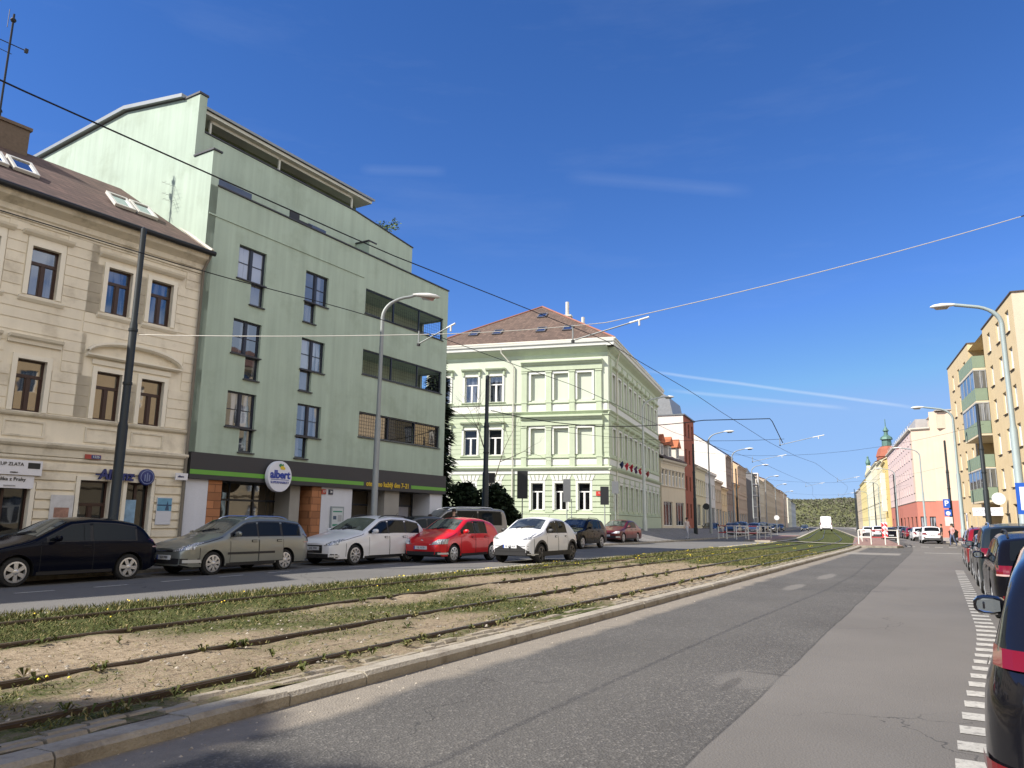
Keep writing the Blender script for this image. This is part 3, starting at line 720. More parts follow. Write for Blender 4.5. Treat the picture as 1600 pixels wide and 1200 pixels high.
wf.build('pergola_fascia', [mat('pale_fascia', (.55, .56, .5), .7)], gr_b)
rf = MB(); rf.prism([(1.42, 16.70), (1.42, 16.80), (5.7, 17.78), (13.2, 17.24), (13.2, 17.14), (5.7, 17.66)], 'x', .33, 10.05)
rf.prism([(1.95, 16.98), (1.95, 17.12), (5.7, 17.72), (13.2, 17.22), (13.2, 17.08), (5.7, 17.56)], 'x', -.16, .32)
rf.box(10.0, 12.7, 3, 12.9, 15.1, 15.2)
rf.build('roof', [mat('zinc_roof', (.26, .28, .29), .45, .3, .15, 2)], gr_b)
for a, b in ((1.5, 3.2), (4.9, 6.6)): MB().box(a, b, 2.44, 2.5, 15.02, 16.45).build('penthouse_window', [GLD], gr_b)
for a, b, z in ((.6, 2.6, 14.0), (5.6, 6.6, 13.9), (9.2, 9.7, 13.75)): MB().box(a, b, 1.04, 1.09, 12.75, z).build('terrace_door', [glass('pane_navy', (.012, .016, .03), .08)], gr_b)
tp = MB(); tp.box(3.9, 4.4, .3, .34, 13.14, 13.72); tp.box(4.4, 5.1, .3, .33, 13.14, 13.46); tp.build('terrace_screen', [plain('charcoal_screen', (.018, .018, .02))], gr_b)
for i, (u, lo, zt) in enumerate(gw):
    addwin(gr_b, I4, u, zt - 1.25, 1.25, 1.25, 'two', m_navyf, GLC if i in (0, 3, 4) else GL, .1, sill=m_flash)
    addwin(gr_b, I4, lo, zt - 2.1, .62, .84, 'plain', m_navyf, GL, .1, sill=m_flash)
for a in log: MB().box(a[0] - .03, a[1] + .03, -.05, .12, a[2] - .05, a[2] - .015).build('loggia_sill', [m_flash], gr_b)
for k, a in enumerate(log):
    lf = MB(); zb, zt = a[2], a[3]
    for x in (a[0] + .02, a[0] + 1.95, a[0] + 3.85, a[1] - .08): lf.box(x, x + .06, .06, .12, zb, zt)
    lf.box(a[0], a[1], .055, .125, zb, zb + .05); lf.box(a[0], a[1], .055, .125, zt - .06, zt)
    for j in range(38): x = a[0] + .15 * j + .1; lf.box(x, x + .007, .085, .092, zb + .05, zt - .06 if k == 2 else zb + .85)
    for j in range(6): z = zb + .15 * j + .1; lf.box(a[0], a[1], .08, .085, z, z + .007)
    lo_ = lf.build('loggia_frame', [m_navyf], gr_b)
    if k == 2:
        for x0, x1, m in ((a[0] + .1, a[0] + 1.9, GLB), (a[0] + 2.0, a[0] + 3.8, GLD), (a[0] + 3.92, a[1] - .1, GLB)): MB().add([(x0, .14, zb + .03), (x1, .14, zb + .03), (x1, .14, zt - .03), (x0, .14, zt - .03)], [(0, 1, 2, 3)]).build('pane', [m], lo_)
# ground floor: fascia band, columns, shop glass
fb = MB(); fb.box(.08, X1 + .02, -.16, -.01, 2.85, 3.72); fb.box(X1 - .12, X1 + .06, .0, 2.5, 2.85, 3.72); fb.build('shop_fascia', [mat('anthracite_fascia', (.038, .038, .042), .5, 0, .06, 2)], gr_b)
st = MB(); st.box(.085, 8.42, -.168, -.161, 3.0, 3.15); st.box(11.62, X1 + .0, -.168, -.161, 3.0, 3.15); st.build('green_stripe', [plain('stripe_green', (.13, .36, .045), .5)], gr_b)
lettering('otevřeno každý den 7–21', .30, plain('letter_yellow', (.62, .43, .03), .5), gr_b, (10.02, -.17, 3.09), bold=.006, sx=.93)
m_terra = tiles('terracotta_cladding', (.36, .155, .07), .6, .45)
for a, b in ((.08, .93), (6.18, 7.92), (13.25, 14.22)): MB().box(a, b, -.02, 1.0, .2, 2.84).build('white_pier', [mat('white_render', (.60, .62, .68), .8, 0, .05, 1, streak=.06)], gr_b)
for a, b, y in ((10.05, 11.05, .05), (4.75, 5.25, .2)): MB().box(a, b, y, 1.02, .2, 2.84).build('grey_pier', [mat('beige_render', (.30, .29, .27), .8)], gr_b)
for a, b in ((.94, 1.48), (5.66, 6.16)): MB().box(a, b, -.025, .98, .2, 2.84).build('tiled_pier', [m_terra], gr_b)
gl = MB(); gl.box(.1, 14.2, 1.06, 1.1, .2, 2.84); gg = gl.build('shop_glazing', [glass('shop_glass', (.016, .017, .016), .10, curt=(.07, .055, .035), sc=.8)], gr_b)
gm = MB()
for x in (1.5, 2.6, 3.7, 7.95, 9.0, 11.1, 12.2, 13.2): gm.box(x, x + .06, 1.0, 1.055, .2, 2.84)
gm.box(1.5, 4.75, 1.0, 1.055, 2.2, 2.27); gm.box(7.95, 13.2, 1.0, 1.055, 2.2, 2.27); gm.build('mullions', [m_navyf], gg)
gs = MB(); gs.box(.1, 14.2, .0, 1.05, 2.842, 2.9); gs.build('soffit', [m_flash], gr_b)
pb2 = MB(); pb2.box(12.0, 12.9, .98, .995, 1.3, 2.2); pb2.build('window_poster', [mat('poster_grey', (.34, .35, .42), .6, 0, .3, 3)], gg)
# round shop sign
al = thing('round_shop_sign', 'round white supermarket sign with blue word and small fruit emblem', 'sign', onG(3.68, 3.1, -.2), aG)
MB().lathe([(.53, 0), (.565, -.03), (.565, -.17), (.55, -.19)], 48, axis='y').build('disc', [[mat('sign_white', (.68, .70, .78), .4, 0, .03, 1)][0]], al, 40)
m_blue = plain('letter_blue', (.02, .05, .33), .5)
lettering('albert', .40, m_blue, al, (0, -.196, .06), bold=.014, sx=.98); lettering('SUPERMARKET', .125, m_blue, al, (0, -.196, -.22), sx=1.05)
e_ = MB(); e_.box(-.42, .42, -.199, -.193, -.125, -.105); e_.build('rule', [m_blue], al)
e_ = MB()
for cx, cz, r_, n in ((.07, .33, .1, 14), (.15, .30, .07, 12)): e_.add([(cx + r_ * math.cos(2 * PI * k / n), -.2 - .002 * cx, cz + .75 * r_ * math.sin(2 * PI * k / n)) for k in range(n)], [tuple(range(n))], 0)
for pts in ([(-.02, .34), (-.1, .38), (-.07, .45), (.0, .47), (.06, .42)], [(.02, .41), (.1, .47), (.14, .41), (.08, .38)]): e_.add([(a, -.206, b) for a, b in pts], [tuple(range(len(pts)))], 1)
e_.build('fruit_emblem', [plain('emblem_yellow', (.65, .48, .03)), plain('emblem_green', (.04, .22, .08))], al)
b8 = board('notice_board', 'framed notice board on the white supermarket pier', 'notice board', onG(7.05, 1.62, -.04), aG, .72, .95, .05, plain('notice_frame', (.25, .3, .32), .4))
ps = MB(); ps.box(-.3, .3, -.054, -.05, -.41, .41, 0); ps.box(-.26, .26, -.057, -.054, .25, .3, 1); ps.box(-.24, -.06, -.057, -.054, -.04, .1, 2); ps.box(-.26, .1, -.057, -.054, -.3, -.22, 1); ps.box(.02, .24, -.057, -.054, -.12, .14, 3)
ps.build('notice', [plain('notice_paper', (.52, .56, .58)), plain('notice_green', (.03, .22, .14)), plain('notice_dark', (.05, .09, .15)), plain('notice_grey', (.36, .38, .4))], b8)
b9 = board('house_number_plate', 'red enamel number plate on the tiled supermarket pier edge', 'number plate', onG(6.28, 2.66, -.03), aG, .24, .2, .02, plain('enamel_red', (.36, .05, .04)))
lettering('17', .13, plain('enamel_white', (.7, .7, .7)), b9, (0, -.03, 0))
b10 = board('house_number_plate', 'black and white number plate high on the white supermarket pier', 'number plate', onG(6.66, 2.66, -.03), aG, .24, .2, .02, plain('enamel_navy', (.015, .02, .05)))
lettering('38', .13, plain('enamel_white', (.7, .7, .7)), b10, (0, -.03, 0))
# aerial on the party roof
ar = thing('roof_aerial', 'thin grey television aerial rising before the green gable', 'aerial', onC(.38, 12.0, 2.0), aC)
a_ = MB(); a_.tube([(0, 0, -.4), (0, 0, 2.0)], .014, 6); a_.tube([(0, 0, .9), (.25, -.1, -.3)], .009, 5)
a_.build('mast', [mat('aerial_grey', (.42, .43, .42), .5, .5)], ar); a_ = MB()
for z, w in ((1.45, .55), (1.05, .5), (.85, .45)):
    a_.tube([(-w, 0, z), (w, 0, z)], .007, 5)
    for k in range(-3, 4): a_.tube([(k * w / 3.5, -.16, z + .01), (k * w / 3.5, .16, z + .01)], .004, 4)
a_.build('antenna_elements', [mat('aerial_grey', (.42, .43, .42), .5, .5)], ar)
tm = thing('roof_mast', 'tall dark lattice mast carrying aerials above the brown roof', 'mast', onC(-4.3, 14.3, 5.2), aC)
a_ = MB(); a_.tube([(0, 0, -.5), (0, 0, 4.6)], .035, 6); a_.build('mast', [m_gutter], tm); a_ = MB(); a_.tube([(-.4, .2, 3.55), (.45, -.2, 3.35)], .018, 5); a_.tube([(-.3, 0, 3.1), (.1, 0, 3.1)], .012, 5); a_.tube([(-.15, 0, 4.0), (-.15, 0, 4.7)], .012, 5); a_.lathe([(.07, 0), (.1, .06), (.07, .12)], 8, c=(0, 0, 4.3)); a_.box(.4, .5, -.25, -.15, 3.28, 3.42); a_.build('antenna_elements', [m_gutter], tm)
# ================================================================== pale green corner house
KX, KY = 7.49, 57.0; aK = PI / 2 - R(106); sideA = (PI / 2 - R(20.3)) - aK; KZ = 1.0
def onK(x, z, y=0.): return (KX + x * math.cos(aK) - y * math.sin(aK), KY + x * math.sin(aK) + y * math.cos(aK), z)
m_kg = mat('pale_green_stucco', (.535, .58, .475), .85, 0, .06, .8, .05, 30, .08, .1, 60)
m_kl = mat('lime_green_stucco', (.475, .54, .39), .85, 0, .07, .8, .05, 30, .08, .1, 60)
m_kw = mat('white_stucco', (.66, .67, .62), .85, 0, .06, 1, .05, 30, .1)
m_kt = mat('green_moulding', (.465, .53, .385), .85, 0, .1, 1, .05, 30, .1)
m_kr = tiles('red_brown_tiles', (.118, .078, .058), .25, .3)
ck = thing('corner_house', 'pale green three-storey corner house with tiled hip roof and blind windows', 'building', (KX, KY, 0), aK)
FX0, SL, SK = -15.2, 23.5, math.tan(R(4.3))
F = TR(); SD = TR(0, 0, 0, sideA)
def kz(r): return {'u': (11.06, 13.2), 'l': (6.78, 8.82), 'g': (2.5, 4.55)}[r]
fw = []
for r in 'ul':
    for x in (-14.2, -11.8, -9.72): fw.append((x, x + 1.12, *kz(r), r))
for x in (-14.1, -11.7, -9.65, -6.13, -4.26, -2.43): fw.append((x, x + .95, *kz('g'), 'g'))
bl = [(x, x + 1.15, *kz(r), r) for r in 'ul' for x in (-6.2, -4.32, -2.44)]
sw = []
for k in range(10):
    x = 1.3 + k * 2.22
    for r in 'ulg': sw.append((x, x + 1.05, *kz(r), r))
w_ = MB()
for T, x0, x1, wins in ((F, FX0, 0, fw + bl), (SD, 0, SL, sw)):
    w_.T = T
    for z0, z1, mi in ((.3, 5.5, 1), (5.5, 10.1, 1), (10.1, 15.2, 0)): wall_holes(w_, x0, x1, z0, z1, [q[:4] for q in wins], 0, .2, mi)
    courses(w_, x0, x1, 2.3, 5.2, .4, .07, [(q[0] - .14, q[1] + .14, q[2], q[3] + .55) for q in wins if q[4] == 'g'], 0, .05, 1)
    wl = [(q[0] - .2, q[1] + .2, q[2] - .1, q[3] + .3) for q in wins if q[4] == 'l']
    if T is F: wl.append((-7.05, -.45, 6.0, 10.1))
    courses(w_, x0, x1, 6.9, 9.7, .35, .03, wl, 0, .02, 1)
    w_.box(x0, x1, -.1, .0, .3, 2.15, 1)
    if T is F:
        for q in bl: w_.add([(q[0], .16, q[2]), (q[1], .16, q[2]), (q[1], .16, q[3]), (q[0], .16, q[3])], [(0, 1, 2, 3)], 0)
w_.T = None
bx = [(0, 0), (SL * math.cos(sideA), SL * math.sin(sideA)), (FX0 + SL * SK, SL), (FX0, 0)]
for a, b in ((1, 2), (2, 3)): w_.add([(*bx[a], .3), (*bx[b], .3), (*bx[b], 15.5), (*bx[a], 15.5)], [(0, 1, 2, 3)], 0)
w_.build('wall', [m_kg, m_kl], ck)
t_ = MB(); tw = MB(); tg = MB()
for T, x0, x1 in ((F, FX0, 0), (SD, 0, SL)):
    t_.T = tw.T = tg.T = T
    ledge(t_, x0, x1, 14.75, [(.04, -.25), (.06, 0), (.16, .1), (.40, .3), (.5, .42)], 0, 0, .0)
    ledge(tw, x0, x1, 15.32, [(.46, -.14), (.56, -.1), (.58, .12), (.66, .18), (.68, .34), (.3, .46)], 0, 0, .55)
    ledge(t_, x0, x1, 10.12, [(.05, -.3), (.08, -.14), (.18, -.05), (.22, .02), (.05, .07)], 0, 0, .15)
    ledge(t_, x0, x1, 10.82, [(.04, -.08), (.1, 0), (.1, .06)], 0, 0, .08)
    ledge(t_, x0, x1, 6.5, [(.04, -.08), (.1, 0), (.1, .06)], 0, 0, .08)
    ledge(tw, x0, x1, 5.3, [(.06, -.04), (.06, .22)], 0, 0, .05); ledge(t_, x0, x1, 5.6, [(.08, -.08), (.2, .06), (.24, .16), (.05, .24)], 0, 0, .18)
    ledge(t_, x0, x1, 2.16, [(.1, 0), (.14, .06), (.03, .12)], 0, 0, .08)
    for z0, z1 in ((10.2, 10.72), (5.95, 6.4)): tw.box(x0 + .1, x1 - .1, -.022, .0, z0, z1)
t_.T = tw.T = tg.T = F
for z0, z1, ze in ((10.9, 13.4, 13.45), (6.6, 9.0, 9.05)):
    for x in (-6.95, -4.95, -3.07, -.95):
        tg.box(x, x + .42, -.13, .0, z0 - .95 + .1, z1); tg.box(x - .05, x + .47, -.17, .0, z1 - .12, z1); tg.box(x - .04, x + .46, -.16, .0, z0 - .05, z0 + .06)
    ledge(tg, -7.0, -.46, ze, [(.14, 0), (.14, .42), (.24, .48), (.3, .62), (.38, .66), (.38, .76), (.1, .82)])
for x in (-14.2, -11.8, -9.72):
    for r in 'ul':
        z1 = kz(r)[1]; ledge(tg, x - .28, x + 1.4, z1 + .42, [(.06, -.2), (.08, 0), (.26, .1), (.3, .2)])
        for q in (x - .2, x + 1.18): tg.box(q, q + .14, -.14, 0, z1 + .05, z1 + .44)
        ledge(tg, x - .25, x + 1.37, z1 - (2.2 if r == 'u' else 2.15), [(.05, -.1), (.14, 0), (.14, .06)])
tg.T = SD
for q in sw:
    if q[4] in 'ul': ledge(tg, q[0] - .25, q[1] + .25, q[3] + .4, [(.06, -.2), (.08, 0), (.26, .1), (.3, .2)])
    if q[4] == 'u': tg.box(q[0] - .75, q[0] - .45, -.1, 0, 10.9, 14.4)
t_.build('string_courses', [m_kt], ck); tg.build('pilasters', [m_kt], ck)
for T, wins in ((F, fw + bl), (SD, sw)):
    tw.T = T
    for q in wins:
        surround(tw, *q[:4], .17 if T is F else .16, .06)
        if q[4] == 'g':
            for k in range(-2, 3): tw.prism([((q[0] + q[1]) / 2 + k * .27 - .11, q[3] + .2), ((q[0] + q[1]) / 2 + k * .27 + .11, q[3] + .2), ((q[0] + q[1]) / 2 + k * .36 + .14, q[3] + .62), ((q[0] + q[1]) / 2 + k * .36 - .14, q[3] + .62)], 'y', -.075, 0)
tw.build('white_mouldings', [m_kw], ck)
for T, wins in ((F, fw), (SD, sw)):
    for q in wins: addwin(ck, T, q[0], q[2], q[1] - q[0], q[3] - q[2], 'cross', white_f, GL if T is F and q[4] == 'u' else (GLD if T is F else GLC), .15)
for x in (-14.1, -11.7, -9.65):
    m_ = MB()
    for k in range(6): m_.tube([(x + .1 + k * .15, -.03, 2.55), (x + .1 + k * .15, -.03, 4.5)], .015, 5)
    m_.build('window_bars', [white_f], ck)
# hip roof
ez, az = 15.72, 21.0; o_ = .62
e0 = (FX0 - o_, -o_); e1 = (o_, -o_); s1 = (SL * math.cos(sideA) + o_, SL * math.sin(sideA) + o_); s0 = (FX0 + SL * SK - o_, SL + o_)
r0 = (FX0 / 2 + .5, 7.4); r1 = (FX0 / 2 + 1.4, SL - 7.4)
rf = MB(); rf.add([(*e0, ez), (*e1, ez), (*s1, ez), (*s0, ez), (*r0, az), (*r1, az), (*e0, ez - .08), (*e1, ez - .08), (*s1, ez - .08), (*s0, ez - .08)], [(0, 1, 4), (1, 2, 5, 4), (2, 3, 5), (3, 0, 4, 5), (9, 8, 7, 6), (0, 6, 7, 1), (1, 7, 8, 2)])
kr = rf.build('roof', [m_kr], ck)
hp = MB(); hp.tube([(*e1, ez + .03), (*r0, az + .03)], .09, 6); hp.tube([(*e0, ez + .03), (*r0, az + .03)], .09, 6); hp.tube([(*r0, az + .03), (*r1, az + .03)], .09, 6)
hp.build('ridge_tiles', [mat('ridge_red', (.27, .12, .085), .85)], kr)
rs = math.atan2(az - ez, 7.4 + o_)
for x, y in ((-12.1, 1.3), (-10.0, 1.3), (-6.2, 1.3), (-3.95, 1.3), (-6.9, 4.6)):
    skylight(kr, Matrix.Translation((x, y, ez + (y + o_) * math.tan(rs) + .03)) @ Matrix.Rotation(rs, 4, 'X'), .8, 1.1)
for x, y, z0, z1 in ((-4.6, 6.6, 18.4, 20.6), (-3.9, 10.5, 17.8, 20.2)):
    c_ = MB(); c_.box(x - .35, x + .35, y - .3, y + .3, z0, z1 - .9); c_.box(x - .42, x + .42, y - .37, y + .37, z1 - .95, z1 - .8); c_.tube([(x, y, z1 - .8), (x, y, z1 + .45)], .16, 10)
    c_.build('chimney', [mat('pale_chimney', (.55, .53, .48), .8)], kr)
gt = MB(); gt.tube([(*e0, ez - .02), (*e1, ez - .02), (*s1, ez - .02)], .1, 8); gt.build('gutter', [mat('cream_gutter', (.58, .57, .49), .6)], ck, 40)
dp_ = MB(); dp_.tube([(-8.6, -.55, 15.6), (-8.6, -.5, 15.0), (-7.65, -.14, 13.9), (-7.65, -.14, .9)], .06, 8); dp_.T = SD; dp_.tube([(2.2, -.5, 15.4), (2.6, -.12, 14.2), (2.6, -.12, 6.3), (2.2, -.12, 5.6), (2.2, -.12, .9)], .06, 8)
dp_.build('downpipe', [mat('cream_gutter', (.58, .57, .49), .6)], ck, 40)
# flags along the side front
fcol = [((.02, .03, .08), 'dark navy'), ((.42, .03, .05), 'scarlet'), ((.34, .02, .035), 'deep crimson'), ((.10, .05, .12), 'dusky purple'), ((.5, .035, .05), 'bright red'), ((.05, .10, .20), 'slate blue'), ((.25, .05, .05), 'brownish red')]
for k, (c, nm) in enumerate(fcol):
    xs = 1.6 + k * 1.9; cs, sn = math.cos(sideA), math.sin(sideA); lx, ly = xs * cs + .2 * sn, xs * sn - .2 * cs
    f = thing('flag', nm + ' flag on a slanted pole along the shaded side of the corner house', 'flag', onK(lx, 5.9, ly), aK + sideA, 'flags along the corner house')
    m_ = MB(); m_.tube([(0, 0, 0), (0, -.55, .5)], .015, 5); m_.build('pole', [white_f], f)
    m_ = MB(); nx = 5
    for i in range(nx + 1):
        for j in range(5): m_.v.append((.07 * math.sin(i * 1.9 + j * .7 + k), -.55 + i * (.06 - .008 * j) + .03 * math.sin(j * 2 + k), .48 - i * (.055 - .008 * j) - j * (.13 + .012 * ((i + k) % 3))))
    for i in range(nx):
        for j in range(4): a = i * 5 + j; m_.f.append((a, a + 1, a + 6, a + 5)); m_.m.append(0)
    m_.build('cloth', [mat('flag_' + nm.replace(' ', '_'), c, .8, 0, .15, 6)], f)

# ================================================================== row houses up the street
def ptz(q, z): return (q[0], q[1], z)
mF = {}
def row_house(name, label, A, B, z0, eave, depth, wall, floors, nwin, ww_=1.0, roof=None, plinth=None, wf=None, gm=None, shop=None, sills=True, dorm=0, cornice=True, split=False, xs=None, gtop=None):
    """A, B: far ends of the front as an onlooker in the street sees them from one side to the other"""
    dx, dy = B[0] - A[0], B[1] - A[1]; Lw = math.hypot(dx, dy); ang = math.atan2(dy, dx)
    b = thing(name, label, 'building', ptz(A, 0), ang)
    holes = []; ws = []
    pos = xs or [Lw * (k + .5) / nwin - ww_ / 2 for k in range(nwin)]
    for (a, c) in floors:
        for x in pos: holes.append((x, x + ww_, a, c))
    if shop:
        n = max(2, int(Lw / 3.6))
        for k in range(n): x = Lw * (k + .5) / n; holes.append((x - Lw / n * .36, x + Lw / n * .36, z0 + .35, shop))
    m_ = MB(); wall_holes(m_, 0, Lw, z0 - .4, eave, holes, 0, .14)
    rh = roof[1] if roof else 0; zi = z0 - .4
    if roof and roof[0] == 'gable':
        for x in (0, Lw): m_.add([(x, 0, zi), (x, depth, zi), (x, depth, eave), (x, depth / 2, eave + rh), (x, 0, eave)], [(0, 1, 2, 3, 4)], 1 if gm else 0)
    else:
        for x in (0, Lw): m_.add([(x, 0, zi), (x, depth, zi), (x, depth, eave), (x, 0, eave)], [(0, 1, 2, 3)], 1 if gm else 0)
        m_.add([(0, 0, eave), (Lw, 0, eave), (Lw, depth, eave), (0, depth, eave)], [(0, 1, 2, 3)])
    m_.add([(0, depth, zi), (Lw, depth, zi), (Lw, depth, eave), (0, depth, eave)], [(0, 1, 2, 3)])
    m_.build('wall', [wall] + ([gm] if gm else []), b)
    if plinth: MB().box(0, Lw, -.06, 0, zi, plinth[0]).build('plinth', [plinth[1]], b)
    if cornice:
        c_ = MB(); ledge(c_, 0, Lw, eave - .5, [(.05, 0), (.08, .15), (.28, .3), (.34, .48)]); 
        if len(floors) > 1: ledge(c_, 0, Lw, floors[0][1] + .7, [(.04, 0), (.12, .1), (.12, .2)])
        c_.build('cornice', [gtop or wall], b)
    if sills:
        pass
    for k, h in enumerate(holes): addwin(b, I4, h[0], h[2], h[1] - h[0], h[3] - h[2], 'cross' if k < len(floors) * len(pos) else 'three', wf or white_f, GLD if k >= len(floors) * len(pos) else (GLC, GL)[k % 2], .1, split, trim=(gtop or wall) if sills and k < len(floors) * len(pos) else None)
    if roof and roof[0] == 'gable':
        r = MB(); r.prism([(-.35, eave + .02), (-.35, eave + .12), (depth / 2, eave + rh + .12), (depth + .3, eave + .12), (depth + .3, eave + .02), (depth / 2, eave + rh)], 'x', -.08, Lw + .08); ro = r.build('roof', [roof[2]], b)
        c_ = MB(); c_.box(Lw * .3, Lw * .3 + .9, depth / 2 - .3, depth / 2 + .3, eave + rh - .5, eave + rh + 1.1); c_.build('chimney', [mat('old_brick', (.2, .13, .09))], ro)
        for k in range(dorm):
            x = Lw * (k + .5) / dorm; d = MB(); zb = eave + .25; d.box(x - .65, x + .65, .35, 3, zb, zb + 1.5); do = d.build('dormer', [mat('pale_dormer', (.58, .56, .5), .8)], ro)
            d = MB(); d.prism([(x - .85, zb + 1.5), (x + .85, zb + 1.5), (x, zb + 2.5)], 'y', .1, 3.2); d.build('dormer_roof', [mat('orange_tiles', (.36, .12, .055), .85)], do)
            addwin(do, I4, x - .4, zb + .25, .8, 1.1, 'mull', wf or white_f, GLD, .30, False)
    elif roof and roof[0] == 'flat':
        r = MB(); r.box(-.1, Lw + .1, -.2, depth, eave, eave + .15)
        if rh > .3: r.box(.3, Lw - .3, .9, depth - .5, eave + .15, eave + rh)
        r.build('roof', [roof[2]], b)
    return b, Lw
def fl(z0, n, h, zw0=.9, hw=1.5, first=0.): return [(z0 + first + k * h + zw0, z0 + first + k * h + zw0 + hw) for k in range(n)]
def c(rgb, nm, **k): return mat(nm, rgb, .88, 0, .10, .7, .05, 20, .12, **k)
dk = tiles('dark_roof_tiles', (.075, .055, .05)); rk_ = tiles('russet_roof_tiles', (.20, .10, .065)); gk = mat('grey_metal_roof', (.17, .18, .19), .5, .3)
PL = -23.5
def SP(s, p=PL): return W(s, p)
m_bk = mat('red_brick', (.30, .095, .055), .9, 0, .2, 3, .25, 30)
E1 = (15.64, 79.04)
row_house('terraced_house', 'small cream two-storey house with dark roof and three orange-tiled dormers', (15.9, 79.3), SP(88.2), 1.0, 8.4, 9, c((.62, .54, .40), 'dull_cream'), [(5.6, 7.3)], 7, .9, ('gable', 2.6, dk), dorm=3, shop=3.9, gtop=c((.6, .55, .45), 'cream_trim'))
bb, Lb = row_house('brick_building', 'tall red brick house with pale blank gable and grey metal top storey', SP(88.3), SP(96), 1.0, 14.2, 11, m_bk, fl(1, 4, 3.2, 1.2, 1.7), 3, .9, ('flat', .2, gk), gm=c((.66, .60, .56), 'pinkish_render'), cornice=False, sills=False, wf=plain('dark_frame', (.03, .03, .03)))
pz = MB(); pz.prism([(1.2, 14.3), (1.6, 16.4), (3.2, 17.6), (9.5, 17.8), (10.8, 14.3)], 'x', .05, Lb - .05); pz.build('top_storey', [mat('seam_metal', (.24, .25, .26), .5, .3, .25, 4)], bb)
row_house('terraced_house', 'olive cream two-storey house tucked beside the red brick house', SP(96.1), SP(104.5), 1.0, 8.7, 10, c((.60, .54, .36), 'olive_cream'), [(5.2, 7.1)], 5, .95, ('gable', 2.6, dk), shop=4.0, gtop=c((.55, .52, .40), 'pale_olive'))
row_house('terraced_house', 'pale grey two-storey house with plain eaves in the shaded row', SP(104.6), SP(114), .9, 8.6, 10, c((.56, .55, .53), 'pale_grey'), [(5.2, 7.0)], 5, .95, ('gable', 2.5, dk), shop=3.9)
row_house('terraced_house', 'brownish low house before the big white blank gable', SP(114.1), SP(121.5), .8, 7.9, 10, c((.46, .37, .27), 'drab_brown'), [(4.9, 6.6)], 4, .95, ('gable', 2.2, rk_), shop=3.8)
row_house('terraced_house', 'ochre low house right below the big white gable', SP(121.6), SP(128.3), .8, 7.2, 10, c((.62, .48, .29), 'ochre'), [(4.6, 6.2)], 3, .95, ('gable', 2.2, rk_), shop=3.6)
row_house('apartment_house', 'dark brown fronted house with a great white blank gable wall', SP(128.5), SP(137), .7, 12.9, 13, c((.27, .21, .17), 'dark_brown_front'), fl(.7, 3, 3.1, 4.2, 1.7), 4, .95, ('gable', 4.6, dk), gm=c((.66, .63, .58), 'white_gable'), shop=3.8)
row_house('terraced_house', 'low orange stuccoed house under the tall orange gable', SP(137.1), SP(146.5), .6, 8.6, 10, c((.66, .43, .22), 'dull_orange'), [(4.8, 6.6)], 5, .95, ('gable', 1.2, rk_), shop=3.6)
row_house('apartment_house', 'tall house with plain orange gable and brown tiled roof', SP(146.6), SP(163), .5, 12.6, 12, c((.44, .36, .28), 'grey_brown'), fl(.5, 3, 3.0, 4.1, 1.7), 7, 1., ('gable', 4.0, rk_), gm=c((.60, .42, .26), 'orange_gable'), shop=3.6)
gb_, Lg = row_house('office_building', 'modern building with white gridded balconies and grey flat roof', SP(166, -22.6), SP(186), .5, 12.2, 12, c((.25, .26, .27), 'mid_grey'), fl(.5, 4, 2.9, .6, 2.0), 5, 2.2, ('flat', 1.2, gk), cornice=False, sills=False, gm=c((.2, .2, .21), 'slate_gable'))
m_ = MB()
for k in range(5):
    m_.box(-.0, 4.6, -1.3, -.02, 3.0 + k * 2.3 - .12, 3.0 + k * 2.3 + .12)
    if k < 4:
        for x in (.0, 1.5, 3.0, 4.45): m_.box(x, x + .15, -1.3, -1.1, 3.12 + k * 2.3, 5.18 + k * 2.3)
m_.build('balcony_grid', [mat('white_concrete', (.62, .62, .62), .7)], gb_)
row_house('apartment_house', 'house with a pale sloping gable behind the gridded balconies', SP(188), SP(212), .4, 12.4, 13, c((.55, .49, .41), 'taupe'), fl(.4, 3, 3.0, 4.0, 1.7), 8, 1., ('gable', 4.2, dk), gm=c((.66, .61, .54), 'ivory_gable'), shop=3.4)
for k, (a, b, col, nm, h) in enumerate(((212.5, 250, (.46, .38, .30), 'umber', 13.6), (250.5, 292, (.48, .39, .31), 'faded_brown', 13.3), (292.5, 340, (.52, .40, .31), 'clay_brown', 13.8))):
    row_house('apartment_block', ['long umber apartment block with brown windows and many small balconies', 'faded brown apartment block continuing the long balcony row', 'clay brown apartment block ending the long balcony row'][k], SP(a), SP(b), .4, h, 12, c(col, nm), fl(.4, 4, 2.9, 2.0, 1.5), 12, 1.2, ('gable', 2.6, rk_), sills=False)
for k in range(9):
    pass
row_house('apartment_house', 'pale yellowish end house far along the shaded row', SP(350), SP(385), .3, 13.2, 12, c((.52, .50, .40), 'pale_straw'), fl(.3, 4, 2.9, 1.2, 1.6), 9, 1.3, ('gable', 2.5, dk), sills=False, gm=c((.62, .60, .50), 'straw_gable'))
row_house('apartment_house', 'bluish grey house at the far end of the shaded row', SP(386), SP(440), .3, 12.4, 12, c((.34, .36, .38), 'bluish_grey'), fl(.3, 4, 2.9, 1.2, 1.6), 12, 1.3, ('gable', 2.5, dk), sills=False)

